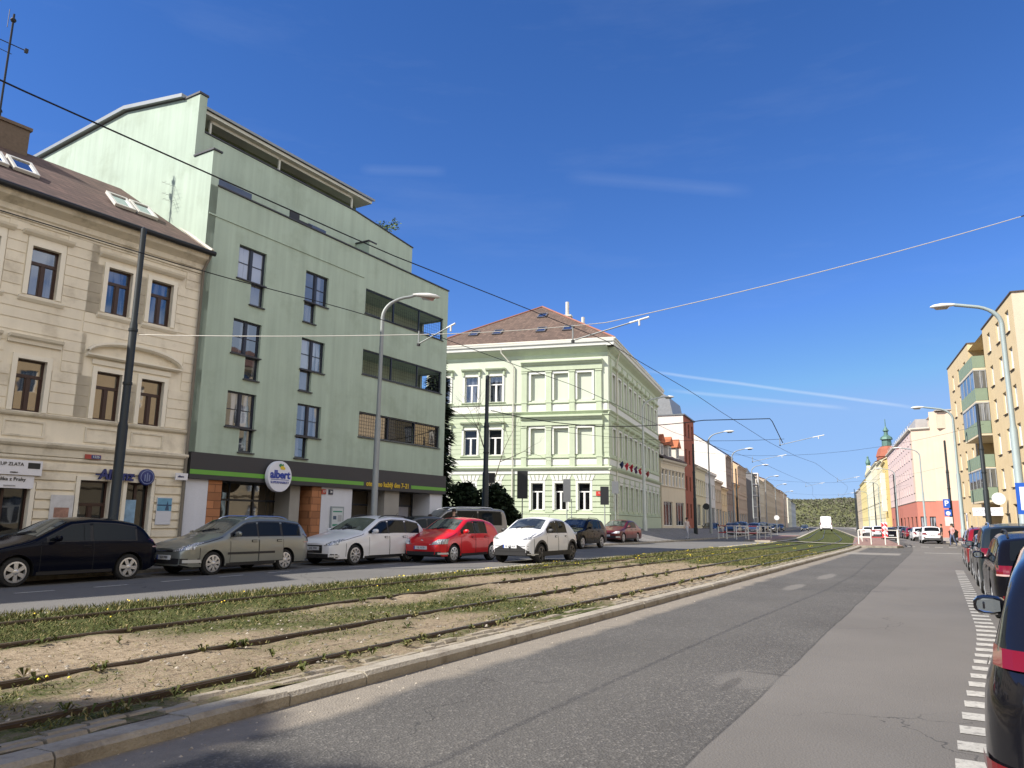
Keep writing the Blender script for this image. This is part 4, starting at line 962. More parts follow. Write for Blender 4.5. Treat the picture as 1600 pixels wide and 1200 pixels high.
# ================================================================== sunny side : yellow apartment building with balconies
YA = W(88, 3.6); hY = R(22.8); dY = (math.sin(hY), math.cos(hY)); Y0 = (YA[0] - 2.5 * dY[0], YA[1] - 2.5 * dY[1])
aY = math.atan2(-dY[1], -dY[0])
def onY(x, z, y=0.): return (Y0[0] + x * math.cos(aY) - y * math.sin(aY), Y0[1] + x * math.sin(aY) + y * math.cos(aY), z)
m_y = mat('yellow_render', (.56, .445, .265), .88, 0, .07, .8, .05, 25, .12, .15, 50, dirt=((.45, .33, .18), .6, .3))
m_y2 = mat('ivory_render', (.58, .49, .37), .88, 0, .07, .8, .05, 25, .1)
yb = thing('yellow_apartment_building', 'tall yellow apartment building with a stack of green balconies', 'building', ptz(Y0, 0), aY)
w_ = MB(); rows = [13.42 + 1.14 + .02, 11.98, 9.4, 6.82, 4.3]
rows = [(14.55, 16.02), (11.98, 13.5), (9.42, 10.95), (6.85, 8.38), (4.35, 5.8)]
xs1 = [2.3, 5.6, 9.0]; xs2 = [20.1, 23.3, 26.5]; wd = 1.05
h1 = [(x, x + wd, *r) for r in rows for x in xs1]; h2 = [(x, x + wd, *r) for r in rows for x in xs2]
sh = [(1.6, 2.6, .3, 2.9), (4.4, 5.6, .3, 2.9), (7.6, 8.8, .3, 2.9), (19.8, 21.6, .3, 2.6), (22.8, 26.2, .3, 3.2)]
wall_holes(w_, 0, 11.8, -.2, 17.2, h1 + sh[:3], 0, .2); wall_holes(w_, 18.5, 28.9, -.2, 16.8, h2 + sh[3:], 0, .2)
wall_holes(w_, 11.8, 18.5, -.2, 16.6, [(12.6, 14.6, r[0] - .6, r[1]) for r in rows] + [(15.6, 17.6, r[0] - .6, r[1]) for r in rows] + [(12.4, 14, .3, 2.5), (14.6, 16.6, .3, 2.5)], 1.4, .15)
w_.add([(11.8, 0, -.2), (11.8, 1.4, -.2), (11.8, 1.4, 17.2), (11.8, 0, 17.2)], [(0, 1, 2, 3)]); w_.add([(18.5, 0, -.2), (18.5, 1.4, -.2), (18.5, 1.4, 16.8), (18.5, 0, 16.8)], [(0, 1, 2, 3)])
for x, z in ((0, 17.2), (28.9, 16.8)): w_.add([(x, 0, -.2), (x, 13, -.2), (x, 13, z), (x, 0, z)], [(0, 1, 2, 3)], 1)
w_.add([(0, 13, -.2), (28.9, 13, -.2), (28.9, 13, 16.7), (0, 13, 16.7)], [(0, 1, 2, 3)]); w_.add([(0, .0, 16.55), (28.9, .0, 16.55), (28.9, 13, 16.55), (0, 13, 16.55)], [(0, 1, 2, 3)])
w_.build('wall', [m_y, m_y2], yb)
fl_ = MB(); fl_.box(-.05, 11.86, -.07, .12, 17.2, 17.28); fl_.box(18.44, 28.96, -.07, .12, 16.8, 16.88); fl_.box(28.8, 28.97, .12, 13, 16.8, 16.88); fl_.box(11.75, 11.9, .12, 1.5, 17.2, 17.28)
for q in h1 + h2: fl_.box(q[0] - .06, q[1] + .06, -.09, .1, q[2] - .06, q[2] - .015)
fl_.build('flashing', [mat('brown_flashing', (.10, .075, .06), .6, .2)], yb)
for q in h1 + h2: addwin(yb, I4, q[0], q[2], q[1] - q[0], q[3] - q[2], 'mull', white_f, GLW, .12)
for r in rows:
    for x in (12.6, 15.6): addwin(yb, I4, x, r[0] - .6, 2.0, r[1] - r[0] + .6, 'three', white_f, GLD, 1.5, False)
for q in sh + [(12.4, 14, .3, 2.5), (14.6, 16.6, .3, 2.5)]: addwin(yb, I4, q[0], q[2], q[1] - q[0], q[3] - q[2], 'three', plain('pale_shop_frame', (.45, .42, .36)), GLD, .14 if q[0] != 12.4 and q[0] != 14.6 else 1.5, False, nm='shop_window')
m_bg = mat('green_parapet', (.20, .26, .185), .6, 0, .12, 2)
for k, r in enumerate(rows):
    z = r[0] - .75
    b_ = MB(); b_.box(11.9, 18.4, -.85, 1.36, z - .14, z); bo_ = b_.build('balcony', [mat('cream_slab', (.58, .50, .36), .8)], yb)
    p_ = MB(); p_.box(11.9, 18.4, -.85, -.80, z + .02, z + .98); p_.box(18.35, 18.4, -.8, -.02, z + .02, z + .98); p_.box(11.9, 11.95, -.8, -.02, z + .02, z + .98)
    for j in range(9): x = 11.95 + j * .8; p_.box(x, x + .03, -.865, -.85, z + .02, z + .98)
    p_.build('parapet', [m_bg], bo_)
    if k in (1, 2, 4):
        g_ = MB(); g_.box(11.93, 18.37, -.83, -.81, z + 1.0, z + 2.35); g_.box(18.36, 18.38, -.8, -.05, z + 1.0, z + 2.35); g_.build('glazing', [glass('pane_balcony', (.05, .055, .06), .16, curt=(.2, .22, .25))], bo_)
        g_ = MB()
        for x in (11.92, 13.5, 15.1, 16.7, 18.3): g_.box(x, x + .06, -.86, -.80, z + 1.0, z + 2.36)
        for y in (-.4, -.04): g_.box(18.35, 18.41, y - .03, y + .03, z + 1.0, z + 2.36)
        g_.box(11.9, 18.42, -.87, -.80, z + 2.34, z + 2.42); g_.box(18.35, 18.42, -.8, 0, z + 2.34, z + 2.42); g_.build('frame', [plain('grey_balcony_frame', (.3, .31, .31))], bo_)
z = 13.75; b_ = MB(); b_.box(28.95, 29.9, 3, 6, z - .15, z); bo_ = b_.build('balcony', [mat('cream_slab', (.58, .5, .36))], yb)
b_ = MB(); b_.box(29.85, 29.9, 3, 6, z, z + 1); b_.box(28.95, 29.85, 2.95, 3, z, z + 1); b_.build('parapet', [mat('pale_parapet', (.42, .40, .36))], bo_)
# shop signs on the yellow house
z_ = thing('projecting_sign', 'round white projecting disc sign on the yellow apartment building', 'sign', onY(21.6, 3.6, -.6), aY + PI / 2)
MB().lathe([(.42, -.05), (.44, 0), (.42, .05)], 28, axis='y').build('disc', [plain('sign_disc_white', (.72, .72, .7))], z_, 40); MB().box(-.7, -.4, -.02, .02, -.03, .03).build('bracket', [m_gutter], z_)
b_ = board('shop_sign', 'white shop board beneath the lowest green balcony', 'sign', onY(18.3, 2.75, -.75), aY + R(42), 2.5, .6, .1, m_sign); lettering('POTRAVINY', .38, plain('sign_grey', (.3, .3, .33)), b_, (0, -.105, 0))
b_ = board('banner_sign', 'slim vertical white banner on the wall beside a shop entrance', 'sign', onY(3.55, 1.9, -.05), aY, .5, 1.9, .04, m_sign); MB().box(-.2, .2, -.045, -.04, .2, .8).build('print', [m_navy], b_)

# peach and pink house with red ground floor
PA = W(123.5, 3.6); PE = W(170, 3.6); dP = math.atan2(PA[1] - PE[1], PA[0] - PE[0]); LP = math.hypot(PA[0] - PE[0], PA[1] - PE[1])
pk_ = thing('pink_corner_building', 'pink and peach building with a coral red ground floor and roof terrace', 'building', ptz(PE, 0), dP)
m_pi = c((.60, .47, .44), 'pink_render'); m_pe = c((.60, .47, .36), 'peach_render'); m_rd = c((.46, .17, .125), 'coral_red_render'); m_cr = c((.64, .60, .52), 'cream_band')
w_ = MB(); hs = []
for z in (6.4, 8.9, 11.4, 13.6): hs += [(LP * (k + .5) / 13 - .6, LP * (k + .5) / 13 + .6, z, z + 1.35) for k in range(13)]
hg_ = [(LP * (k + .5) / 8 - 1.3, LP * (k + .5) / 8 + 1.3, .3, 3.0) for k in range(8)]
wall_holes(w_, 0, LP - 2.2, 5.2, 15.6, hs, 0, .2, 0); wall_holes(w_, LP - 2.2, LP, 5.2, 15.6, [], 0, .2, 1); wall_holes(w_, 0, LP, -.3, 5.2, hg_, 0, .2, 2)
w_.T = TR(LP, 0, 0, R(68)); hq = [(x, x + .9, z, z + 1.3) for z in (6.4, 8.9, 11.4) for x in ()]
wall_holes(w_, 0, 2.6, 5.2, 15.6, [], 0, .2, 1); wall_holes(w_, 0, 2.6, -.3, 5.2, [(.3, 1.1, .4, 3.0), (1.5, 2.3, .4, 3.0)], 0, .2, 2)
w_.add([(2.6, 0, -.3), (2.6, -.25, -.3), (2.6, -.25, 17.9), (2.6, 3, 17.9)], [(0, 1, 2, 3)], 1); wall_holes(w_, 2.6, 15, 5.2, 17.9, [], -.25, .1, 1); wall_holes(w_, 2.6, 15, -.3, 5.2, [], -.25, .1, 2); w_.T = None
w_.add([(0, 0, -.3), (0, 14, -.3), (0, 14, 15.6), (0, 0, 15.6)], [(0, 1, 2, 3)], 0); w_.box(0, LP, 5, 14, 15.4, 15.58, 1); w_.box(LP - 8, LP + 2.0, 3.2, 14, 15.4, 17.7, 1); w_.add([(0, .2, 15.5), (LP, .2, 15.5), (LP + 2, 6, 15.5), (0, 6, 15.5)], [(0, 1, 2, 3)], 1)
w_.build('wall', [m_pi, m_pe, m_rd], pk_)
t_ = MB(); ledge(t_, -.1, LP, 15.4, [(.1, 0), (.3, .15), (.35, .35)]); ledge(t_, 0, LP, 5.1, [(.05, 0), (.12, .1)]); t_.T = TR(LP, 0, 0, R(68)); ledge(t_, 0, 2.6, 15.4, [(.1, 0), (.3, .15), (.35, .35)]); ledge(t_, 0, 2.6, 5.1, [(.05, 0), (.12, .1)]); t_.build('cornice', [m_cr], pk_)
for q in hs: addwin(pk_, I4, q[0], q[2], 1.2, 1.35, 'mull', white_f, GLW, .14, False, sill=m_flash)
for q in hg_: addwin(pk_, I4, q[0], q[2], 2.6, 2.7, 'three', plain('dark_frame', (.03, .03, .03)), GLD, .14, False, nm='shop_window')
for x in (.3, 1.5): addwin(pk_, TR(LP, 0, 0, R(68)), x, .4, .8, 2.6, 'mull', plain('dark_frame', (.03, .03, .03)), GLC, .14, False)
r_ = MB(); r_.box(2, LP - 9, 1.6, 9, 15.6, 18.2); r_.box(LP - 8.2, LP + 2.4, 3.0, 14, 17.9, 18.05); r_.build('roof', [mat('attic_grey', (.36, .35, .34), .6)], pk_)
r_ = MB()
for k in range(14): x = 2 + k * (LP - 4) / 14; r_.tube([(x, .1, 15.7), (x, .1, 16.7)], .03, 5)
r_.tube([(1, .1, 16.7), (LP, .1, 16.7)], .03, 5); r_.tube([(1, .1, 16.2), (LP, .1, 16.2)], .02, 5); r_.build('terrace_railing', [plain('white_rail', (.7, .7, .7))], pk_)
# the yellow and cream old houses beyond
sunny = [(171, 186, 14.8, (.60, .47, .19), 'egg_yolk_yellow', 'bright egg-yolk yellow house with pale bay beside the pink building', rk_), (186.5, 203, 16.2, (.62, .56, .37), 'butter_yellow', 'butter yellow house with russet roof beneath the green spire', rk_),
         (203.5, 226, 17.0, (.64, .60, .44), 'pale_lemon', 'pale lemon house carrying the red turret and green spire', rk_), (226.5, 258, 16.6, (.70, .68, .52), 'cream_white', 'creamy white house with a stepped ornate gable', dk), (258.5, 300, 15.8, (.58, .50, .24), 'mustard', 'mustard yellow house near the end of the sunny row', dk), (300.5, 345, 15.0, (.42, .36, .28), 'dun', 'dun coloured last house of the sunny row', dk)]
for k, (a, b, h, col, nm, lb, rt) in enumerate(sunny):
    B, A = W(a, 3.6 if k else 3.2), W(b, 3.6)
    bo_, lw = row_house('town_house', lb, A, B, 0, h, 12, c(col, nm), fl(0, 4, 3.2, 4.4, 1.9)[:3 if h < 15.5 else 4], max(4, int((b - a) / 3.4)), 1.25, ('gable', 3.2, rt), shop=3.4, gtop=c(tuple(min(.75, q * 1.1 + .05) for q in col), nm + '_trim'))
    if k == 0:
        v = MB(); v.box(lw * .55, lw * .55 + 3.0, -.9, -.02, 4.6, 12.5); bay = v.build('bay', [m_cr], bo_)
        for z in (5.4, 8.2, 10.4): addwin(bay, TR(0, -.93, 0), lw * .55 + .5, z, 2.0, 1.6, 'three', white_f, GLC, 0, False)
    if k == 2:
        x = lw - 6; t_ = MB(); t_.lathe([(2.5, 16.8), (2.5, 18.6), (2.7, 18.7), (2.1, 20.6), (1.4, 21.3)], 8, c=(x, 3, 0)); t_.build('turret', [mat('turret_red', (.30, .10, .06), .8)], bo_)
        t_ = MB(); t_.lathe([(1.15, 21.3), (1.1, 22.9), (1.5, 23.0), (1.3, 23.6), (.5, 24.2), (.45, 25.0), (.75, 25.2), (.4, 25.8), (.12, 26.4), (.08, 28.2)], 8, c=(x, 3, 0)); t_.build('spire', [mat('verdigris_copper', (.09, .175, .145), .6, .2, .2, 1)], bo_)
    if k == 3:
        t_ = MB(); t_.prism([(2, 16.6), (lw - 2, 16.6), (lw - 3, 17.4), (lw * .6, 18.0), (lw / 2, 19.0), (lw * .4, 18.0), (3, 17.4)], 'y', -.3, .6); t_.build('gable', [c((.72, .66, .42), 'gable_yellow')], bo_)
        t_ = MB(); t_.lathe([(.5, 0), (.7, .8), (.45, 1.6), (.25, 2.1), (.3, 2.4), (.1, 2.8)], 8, c=(lw / 2, .1, 18.9)); t_.build('finial', [mat('verdigris_copper', (.1, .24, .19))], bo_)
row_house('apartment_house', 'taller grey house adjoining the cream house beyond the edge of the view', (CX - 36 * math.cos(aC), CY - 36 * math.sin(aC)), (CX - 14.05 * math.cos(aC), CY - 14.05 * math.sin(aC)), .4, 13.2, 11, c((.5, .47, .42), 'neighbour_grey'), fl(.4, 4, 3, 1.1, 1.7), 7, 1.1, ('gable', 2.0, rk_), sills=False)
# plain neighbours of the camera, out of frame, that the shaded windows mirror
row_house('apartment_house', 'beige apartment house across from the cream house, behind the parked cars', W(46, 8.2), W(6, 8.2), .1, 14, 12, c((.60, .47, .30), 'neighbour_beige'), fl(.1, 5, 2.7, 1.1, 1.5), 12, 1.2, ('gable', 3, rk_), sills=False)
row_house('apartment_house', 'ochre apartment house across from the tram pole, behind the camera', W(5.5, 8.2), W(-30, 8.2), .1, 13, 12, c((.55, .42, .22), 'neighbour_ochre'), fl(.1, 4, 3, 1.1, 1.6), 10, 1.2, ('gable', 3.5, rk_), sills=False)
# ================================================================== cars
m_tyre = mat('tyre_rubber', (.018, .018, .018), .85, 0, .2, 8); m_blk = plain('black_plastic', (.014, .014, .015), .55); m_gap = plain('dark_gap', (.004, .004, .004), .8)
m_rim = mat('silver_rim', (.55, .56, .57), .35, .7, .1, 6); m_chr = plain('chrome', (.7, .7, .72), .15, 1.)
m_cgl = glass('car_glass', (.008, .010, .012), .0, tint=(.9, .96, 1.0), rough=.01, fres=.42)
m_wgl = glass('windscreen_glass', (.02, .024, .025), .07, tint=(.9, .97, 1.0), curt=(.07, .08, .08), rough=.01, sc=.9, fres=.8)
m_hl = glass('headlight_glass', (.62, .63, .64), .12, curt=(.14, .15, .16), sc=7, fres=.6); m_tl = plain('tail_light_red', (.13, .004, .007), .15, 0, .6); m_tlw = plain('tail_light_clear', (.45, .30, .28), .15, 0, 1.); m_amb = plain('fog_lamp', (.5, .5, .48), .2, 0, .5)
m_plate = plain('plate_white', (.62, .64, .66), .4); m_pblue = plain('plate_blue', (.02, .07, .32), .4); m_pink_ = plain('plate_ink', (.03, .03, .04), .5)
def interp(pts, x):
    if x <= pts[0][0]: return pts[0][1]
    for (a, b), (c_, d) in zip(pts, pts[1:]):
        if x <= c_: t = (x - a) / (c_ - a); return b + (d - b) * t
    return pts[-1][1]
class CarS:
    def __init__(s, L, Wd, top, bot, belt, wb, fo, r, rc=.11, tum=.28, cowl=None, ws=None, rw=None, side=None, crown=.05, nose=.27, tail=.17):
        s.L, s.W, s.belt, s.wb, s.fo, s.r, s.rc, s.tum, s.cowl, s.ws, s.rw, s.side, s.crown, s.nose, s.tail = L, Wd, belt, wb, fo, r, rc, tum, cowl, ws, rw, side, crown, nose, tail
        g = [i * .01 * 5 for i in range(int(L / .05) + 2)]; v = [interp(top, x) for x in g]
        for _ in range(1): v = [v[0]] + [(v[i - 1] + 2 * v[i] + v[i + 1]) / 4 for i in range(1, len(v) - 1)] + [v[-1]]
        s.tp = list(zip(g, v)); s.bt = bot
    def zt(s, x): return interp(s.tp, x)
    def zb(s, x): return interp(s.bt, x)
    def plan(s, x): return 1 - s.nose * math.exp(-max(0, x) / .17) - s.tail * math.exp(-max(0, s.L - x) / .10) - .035 * math.exp(-max(0, x) / .9) - .03 * math.exp(-max(0, s.L - x) / .7)
    def hw(s, x, z):
        w = s.W / 2 * s.plan(x); zt = s.zt(x); m = .55 * s.belt
        w *= 1 - .055 * ((z - m) / m) ** 2 if z < s.belt else 1 - .055 * ((s.belt - m) / m) ** 2
        sh = s.belt - .12
        if sh < z <= s.belt: w -= .02 * ((z - sh) / .12) ** 2
        if z > s.belt: w -= .02 + (z - s.belt) * s.tum
        rc = min(s.rc, (zt - s.zb(x)) * .45); t = (z - (zt - rc)) / rc
        if t > 0: w -= rc * (1 - math.sqrt(max(0, 1 - min(1, t) ** 2)))
        return max(.05, w)
    def ztop(s, x, y):
        yt = s.hw(x, s.zt(x)); return s.zt(x) + s.crown * (1 - min(1, abs(y) / yt) ** 2)
    def fx(s, y, z, rear=False):
        a, b = 0., 1.2
        ok = (lambda d: s.hw(s.L - d, z) >= abs(y) and s.zt(s.L - d) >= z) if rear else (lambda d: s.hw(d, z) >= abs(y) and s.zt(d) >= z)
        if ok(0): return s.L if rear else 0.
        for _ in range(24):
            m = (a + b) / 2
            if ok(m): b = m
            else: a = m
        return s.L - b if rear else b
    def body(s, paintm):
        xs = [0, .015, .04, .08, .13, .2, .3]; x = .4
        while x < s.L - .33: xs.append(x); x += .1
        xs += [s.L - q for q in (.3, .2, .13, .08, .04, .015, 0)]
        V = []; Fc = []; n = None
        for x in xs:
            zb, zt = s.zb(x), s.zt(x); rc = min(s.rc, (zt - zb) * .45); half = [(0, zb), (s.hw(x, zb) * .5, zb), (s.hw(x, zb) * .93, zb)]
            nz = 11
            for i in range(nz): z = zb + .03 + (zt - rc - zb - .03) * i / (nz - 1); half.append((s.hw(x, z), z))
            for t in (.35, .65, .87, 1.): z = zt - rc + rc * t; half.append((s.hw(x, z), z))
            yt = half[-1][0]
            for q in (.72, .4): half.append((yt * q, s.ztop(x, yt * q)))
            half.append((0, zt + s.crown))
            ring = half + [(-a, b) for a, b in half[-2:0:-1]]; n = len(ring); V += [(x, a, b) for a, b in ring]
        for i in range(len(xs) - 1):
            for k in range(n): Fc.append((i * n + k, (i + 1) * n + k, (i + 1) * n + (k + 1) % n, i * n + (k + 1) % n))
        Fc.append(tuple(range(n))); Fc.append(tuple((len(xs) - 1) * n + k for k in range(n - 1, -1, -1)))
        me = bpy.data.meshes.new('body'); me.from_pydata(V, [], Fc)
        bm = bmesh.new(); bm.from_mesh(me); bmesh.ops.recalc_face_normals(bm, faces=bm.faces); bm.to_mesh(me); bm.free()
        o = bpy.data.objects.new('body', me); COL.objects.link(o)
        cm = MB()
        for x in (s.fo, s.fo + s.wb):
            for sg in (1, -1): cm.lathe([(s.r + .055, sg * (s.W / 2 - .32)), (s.r + .055, sg * (s.W / 2 + .3))], 28, axis='y', c=(x, 0, s.r))
        ce = cm.data('cut', []); b2 = bmesh.new(); b2.from_mesh(ce); bmesh.ops.recalc_face_normals(b2, faces=b2.faces); b2.to_mesh(ce); b2.free()
        co = bpy.data.objects.new('cut', ce); COL.objects.link(co)
        md = o.modifiers.new('b', 'BOOLEAN'); md.object = co; md.operation = 'DIFFERENCE'; md.solver = 'EXACT'
        dg = bpy.context.evaluated_depsgraph_get(); new = bpy.data.meshes.new_from_object(o.evaluated_get(dg))
        bpy.data.objects.remove(o); bpy.data.objects.remove(co)
        new.materials.clear(); new.materials.append(paintm); new.materials.append(m_blk)
        new.polygons.foreach_set('use_smooth', [True] * len(new.polygons)); new.set_sharp_from_angle(angle=R(38))
        mi = []
        for p in new.polygons:
            c_ = p.center; ins = any((c_.x - x) ** 2 + (c_.z - s.r) ** 2 < (s.r + .054) ** 2 for x in (s.fo, s.fo + s.wb)) and abs(c_.y) > s.W / 2 - .34
            mi.append(1 if ins or c_.z < s.zb(c_.x) + .02 else 0)
        new.polygons.foreach_set('material_index', mi); new.name = 'body'; return new
    # overlay patches that follow the body
    def sidep(s, mb, x0, x1, zlo, zhi, off, sg, m=0, n=14, k=4, seg=None):
        xs = [x0 + (x1 - x0) * i / n for i in range(n + 1)]
        for a, b in zip(xs, xs[1:]):
            la, lb = (zlo(a), zlo(b)) if callable(zlo) else (zlo, zlo); ha, hb = (zhi(a), zhi(b)) if callable(zhi) else (zhi, zhi)
            if ha - la < .012 and hb - lb < .012: continue
            ha, hb = max(ha, la), max(hb, lb); vs = []
            for q in range(k + 1):
                for x, l, h in ((a, la, ha), (b, lb, hb)): z = l + (h - l) * q / k; vs.append((x, sg * (s.hw(x, z) + off), z))
            mb.add(vs, [((2 * q, 2 * q + 1, 2 * q + 3, 2 * q + 2) if sg < 0 else (2 * q, 2 * q + 2, 2 * q + 3, 2 * q + 1)) for q in range(k)], m)
    def endp(s, mb, y0, y1, zlo, zhi, off, rear=False, m=0, n=10, k=3):
        zm = zlo((y0 + y1) / 2) if callable(zlo) else zlo; zm2 = zhi((y0 + y1) / 2) if callable(zhi) else zhi; xe = .50 if not rear else .34
        lim = min(s.hw(s.L - xe if rear else xe, zm), s.hw(s.L - xe if rear else xe, zm2)) if True else 9
        y0, y1 = max(-lim, min(lim, y0)), max(-lim, min(lim, y1))
        ys = [y0 + (y1 - y0) * i / n for i in range(n + 1)]
        for a, b in zip(ys, ys[1:]):
            vs = []
            for q in range(k + 1):
                for y in (a, b):
                    l = zlo(y) if callable(zlo) else zlo; h = zhi(y) if callable(zhi) else zhi; z = l + (h - l) * q / k
                    x = s.fx(y, z, rear); w = abs(y) / (s.W / 2); vs.append((x + (off if rear else -off), y + (off * .8 * w * w * (1 if y > 0 else -1)), z))
            mb.add(vs, [(2 * q, 2 * q + 1, 2 * q + 3, 2 * q + 2) for q in range(k)], m)
    def topp(s, mb, x0, x1, f, off, m=0, n=10, k=8, f1=None):
        for i in range(n):
            vs = []
            for j in range(k + 1):
                for x in (x0 + (x1 - x0) * i / n, x0 + (x1 - x0) * (i + 1) / n):
                    yt = s.hw(x, s.zt(x)) * f; y = -yt + 2 * yt * j / k; vs.append((x, y, s.ztop(x, y) + off))
            mb.add(vs, [(2 * j, 2 * j + 1, 2 * j + 3, 2 * j + 2) for j in range(k)], m)
def rim_mesh(r, style):
    """wheel disc in the x-z plane, outer face towards -y"""
    m = MB(); ro = r * .68
    m.lathe([(ro + .012, .0), (ro + .012, -.012), (ro - .02, -.018), (ro - .03, .03)], 30, 0, 'y', cap=False)
    n, w = {'six': (6, .075), 'ten': (9, .040), 'five': (5, .07), 'cover': (8, .062)}[style]
    for k in range(n):
        a = 2 * PI * k / n + .2; ca, sa = math.cos(a), math.sin(a); vs = []
        for rr_, ww2, y in ((.035, w * .42, -.012), (ro - .02, w * .62, -.006)):
            for q in (-ww2, ww2):
                for yy in (y - .014, y + .02): vs.append((rr_ * ca - q * sa, yy, rr_ * sa + q * ca))
        m.add(vs, [(0, 2, 6, 4), (1, 5, 7, 3), (0, 4, 5, 1), (2, 3, 7, 6), (4, 6, 7, 5), (0, 1, 3, 2)], 0)
    m.lathe([(.06, .0), (.06, -.026), (.04, -.036)], 14, 0, 'y'); m.lathe([(ro - .02, .032), (.03, .033)], 30, 1, 'y')
    return m
def make_car(name, label, S, pm, rim='ten', doors=(), side=(), extra=None, loc=(0, 0, 0), rz=0, cat='car', group=None, rails=False, mould=False, front=None, plate=True, mirror=None, mirx=None, lamps=None, ptext='4AB 2187', grp_black=False, tail=None, rimm=None, clad=False):
    root = thing(name, label, cat, loc, rz, group)
    bo_ = put('body', S.body(pm), root)
    # doors (thin raised skins with shut lines) and handles
    for sg in (1, -1):
        for (a, b) in doors:
            d = MB(); zlo = S.zb((a + b) / 2) + .09
            S.sidep(d, a, b, zlo, S.belt - .005, .0035, sg, 0, 10, 5)
            for x in (a, b): S.sidep(d, x - .006, x + .006, zlo, S.belt, .0045, sg, 1, 1, 5)
            S.sidep(d, a, b, zlo - .006, zlo + .006, .0045, sg, 1, 6, 1)
            do = d.build('door', [pm, m_gap], root, 50)
            h = MB(); S.sidep(h, b - .24, b - .07, S.belt - .13, S.belt - .095, .03, sg, 0, 2, 1); S.sidep(h, b - .25, b - .06, S.belt - .145, S.belt - .08, .005, sg, 1, 2, 1); h.build('handle', [pm, m_gap], do)
        if mould:
            q = MB(); S.sidep(q, S.fo + .42, S.fo + S.wb - .42, S.belt - .45, S.belt - .39, .012, sg, 0, 8, 1); q.build('side_moulding', [m_blk], root)
        if clad:
            q = MB(); S.sidep(q, .3, S.L - .3, lambda x: S.zb(x), lambda x: S.zb(x) + .16, .006, sg, 0, 20, 2)
            for x0 in (S.fo, S.fo + S.wb):
                for k in range(14):
                    a, b = PI * k / 14, PI * (k + 1) / 14; r1, r2 = S.r + .05, S.r + .125; vs = []
                    for t, rr_ in ((a, r1), (b, r1), (b, r2), (a, r2)): x, z = x0 + rr_ * math.cos(t), S.r + rr_ * math.sin(t); vs.append((x, sg * (S.hw(x, z) + .008), z))
                    q.add(vs, [(0, 1, 2, 3)])
            q.build('black_cladding', [m_blk], root)
    for sg in (1, -1):
        q = MB(); S.sidep(q, .22, S.ws[0] - .08, lambda x: S.zt(x) - S.rc * .42 - .006, lambda x: S.zt(x) - S.rc * .42 + .006, .004, sg, 0, 12, 1); S.sidep(q, S.fo - S.r - .12, S.fo - S.r - .105, S.zb(.3) + .1, S.zt(.25) - .1, .004, sg, 0, 1, 5); q.build('panel_gap', [m_gap], root)
        q = MB(); S.sidep(q, S.fo + S.r + .1, S.fo + S.wb - S.r - .1, lambda x: S.zb(x) + .015, lambda x: S.zb(x) + .085, .006, sg, 0, 10, 1); q.build('sill_trim', [m_blk], root)  # black strip along the sill paints in the shadow below the doors
    up = lambda x: S.zt(x) - S.rc * .75 - .02; lo = lambda x: S.belt + .025
    for sg in (1, -1):
        t = MB(); S.sidep(t, side[0][0] - .06, side[-1][1] + .05, lambda x: S.belt + .003, lambda x: up(x) + .028, .003, sg, 0, 26, 3); t.build('window_trim', [m_blk], root, 60)
        for (a, b) in side:
            w = MB(); S.sidep(w, a, b, lo, up, .006, sg, 0, 14, 3); w.build('window', [m_cgl], root, 60)
    w = MB(); S.topp(w, S.ws[0], S.ws[1], .97, .006, 0, 10, 10); w.build('windscreen', [m_wgl], root, 60)
    if S.rw: w = MB(); S.topp(w, S.rw[0], S.rw[1], .93, .006, 0, 8, 8); w.build('rear_window', [m_cgl], root, 60)
    # wheels
    rm = rim_mesh(S.r, rim).data('rim', [rimm or m_rim, m_gap], 40); r = S.r
    ty = MB().lathe([(r * .68, .19), (r * .93, .2), (r, .165), (r, .04), (r * .94, .004), (r * .82, -.006), (r * .69, .002), (r * .69, .05)], 32, 0, 'y').data('wheel', [m_tyre], 40)
    for x in (S.fo, S.fo + S.wb):
        for sg in (-1, 1):
            wl = put('wheel', ty, root, (x, sg * (S.hw(x, S.r + .1) - .025), r)); wl.rotation_euler = (0, rnd.uniform(-1, 1), 0 if sg < 0 else PI); put('rim', rm, wl)
    # lamps, grille, plates, mirrors
    Lp = dict(y0=.36, y1=.82, z0=.60, z1=.76, ty0=.40, ty1=.84, tz0=.72, tz1=.98, gy=.34, gz0=.62, gz1=.74, ly=.55, lz0=.30, lz1=.44, pz=.46, rpz=.62, sw=0., gs=0., ry=(.62, .78)); Lp.update(lamps or {})
    for sg in (1, -1):
        q = MB(); S.endp(q, sg * Lp['y0'], sg * Lp['y1'], lambda y: Lp['z0'] + Lp['sw'] * (abs(y) - Lp['y0']), lambda y: Lp['z1'] + Lp['sw'] * (abs(y) - Lp['y0']) + .03 * (abs(y) - Lp['y0']), .012); hb = q.build('headlight', [m_hl], root, 60)
        q = MB(); S.endp(q, sg * Lp['ty0'], sg * Lp['ty1'], Lp['tz0'], Lp['tz1'], .014, True, 0); (S.endp(q, sg * Lp['ty0'], sg * Lp['ty1'], Lp['tz0'], Lp['tz0'] + .03, .017, True, 1) if not Lp.get('red') else 0); q.build('tail_light', [m_tl, m_tlw], root, 60)
        q = MB(); S.endp(q, sg * (Lp['ly'] + .1), sg * (Lp['ly'] + .28), Lp['lz0'] + .03, Lp['lz1'] - .03, .015); q.build('fog_light', [m_amb], root)
        q = MB(); S.endp(q, sg * Lp['ry'][0], sg * Lp['ry'][1], Lp['rpz'] - .22, Lp['rpz'] - .16, .014, True); q.build('reflector', [m_tl], root)
    q = MB(); S.endp(q, -Lp['gy'], Lp['gy'], Lp['gz0'], lambda y: Lp['gz1'] - Lp['gs'] * max(0, abs(y) - .28), .010, False, 0, 20)
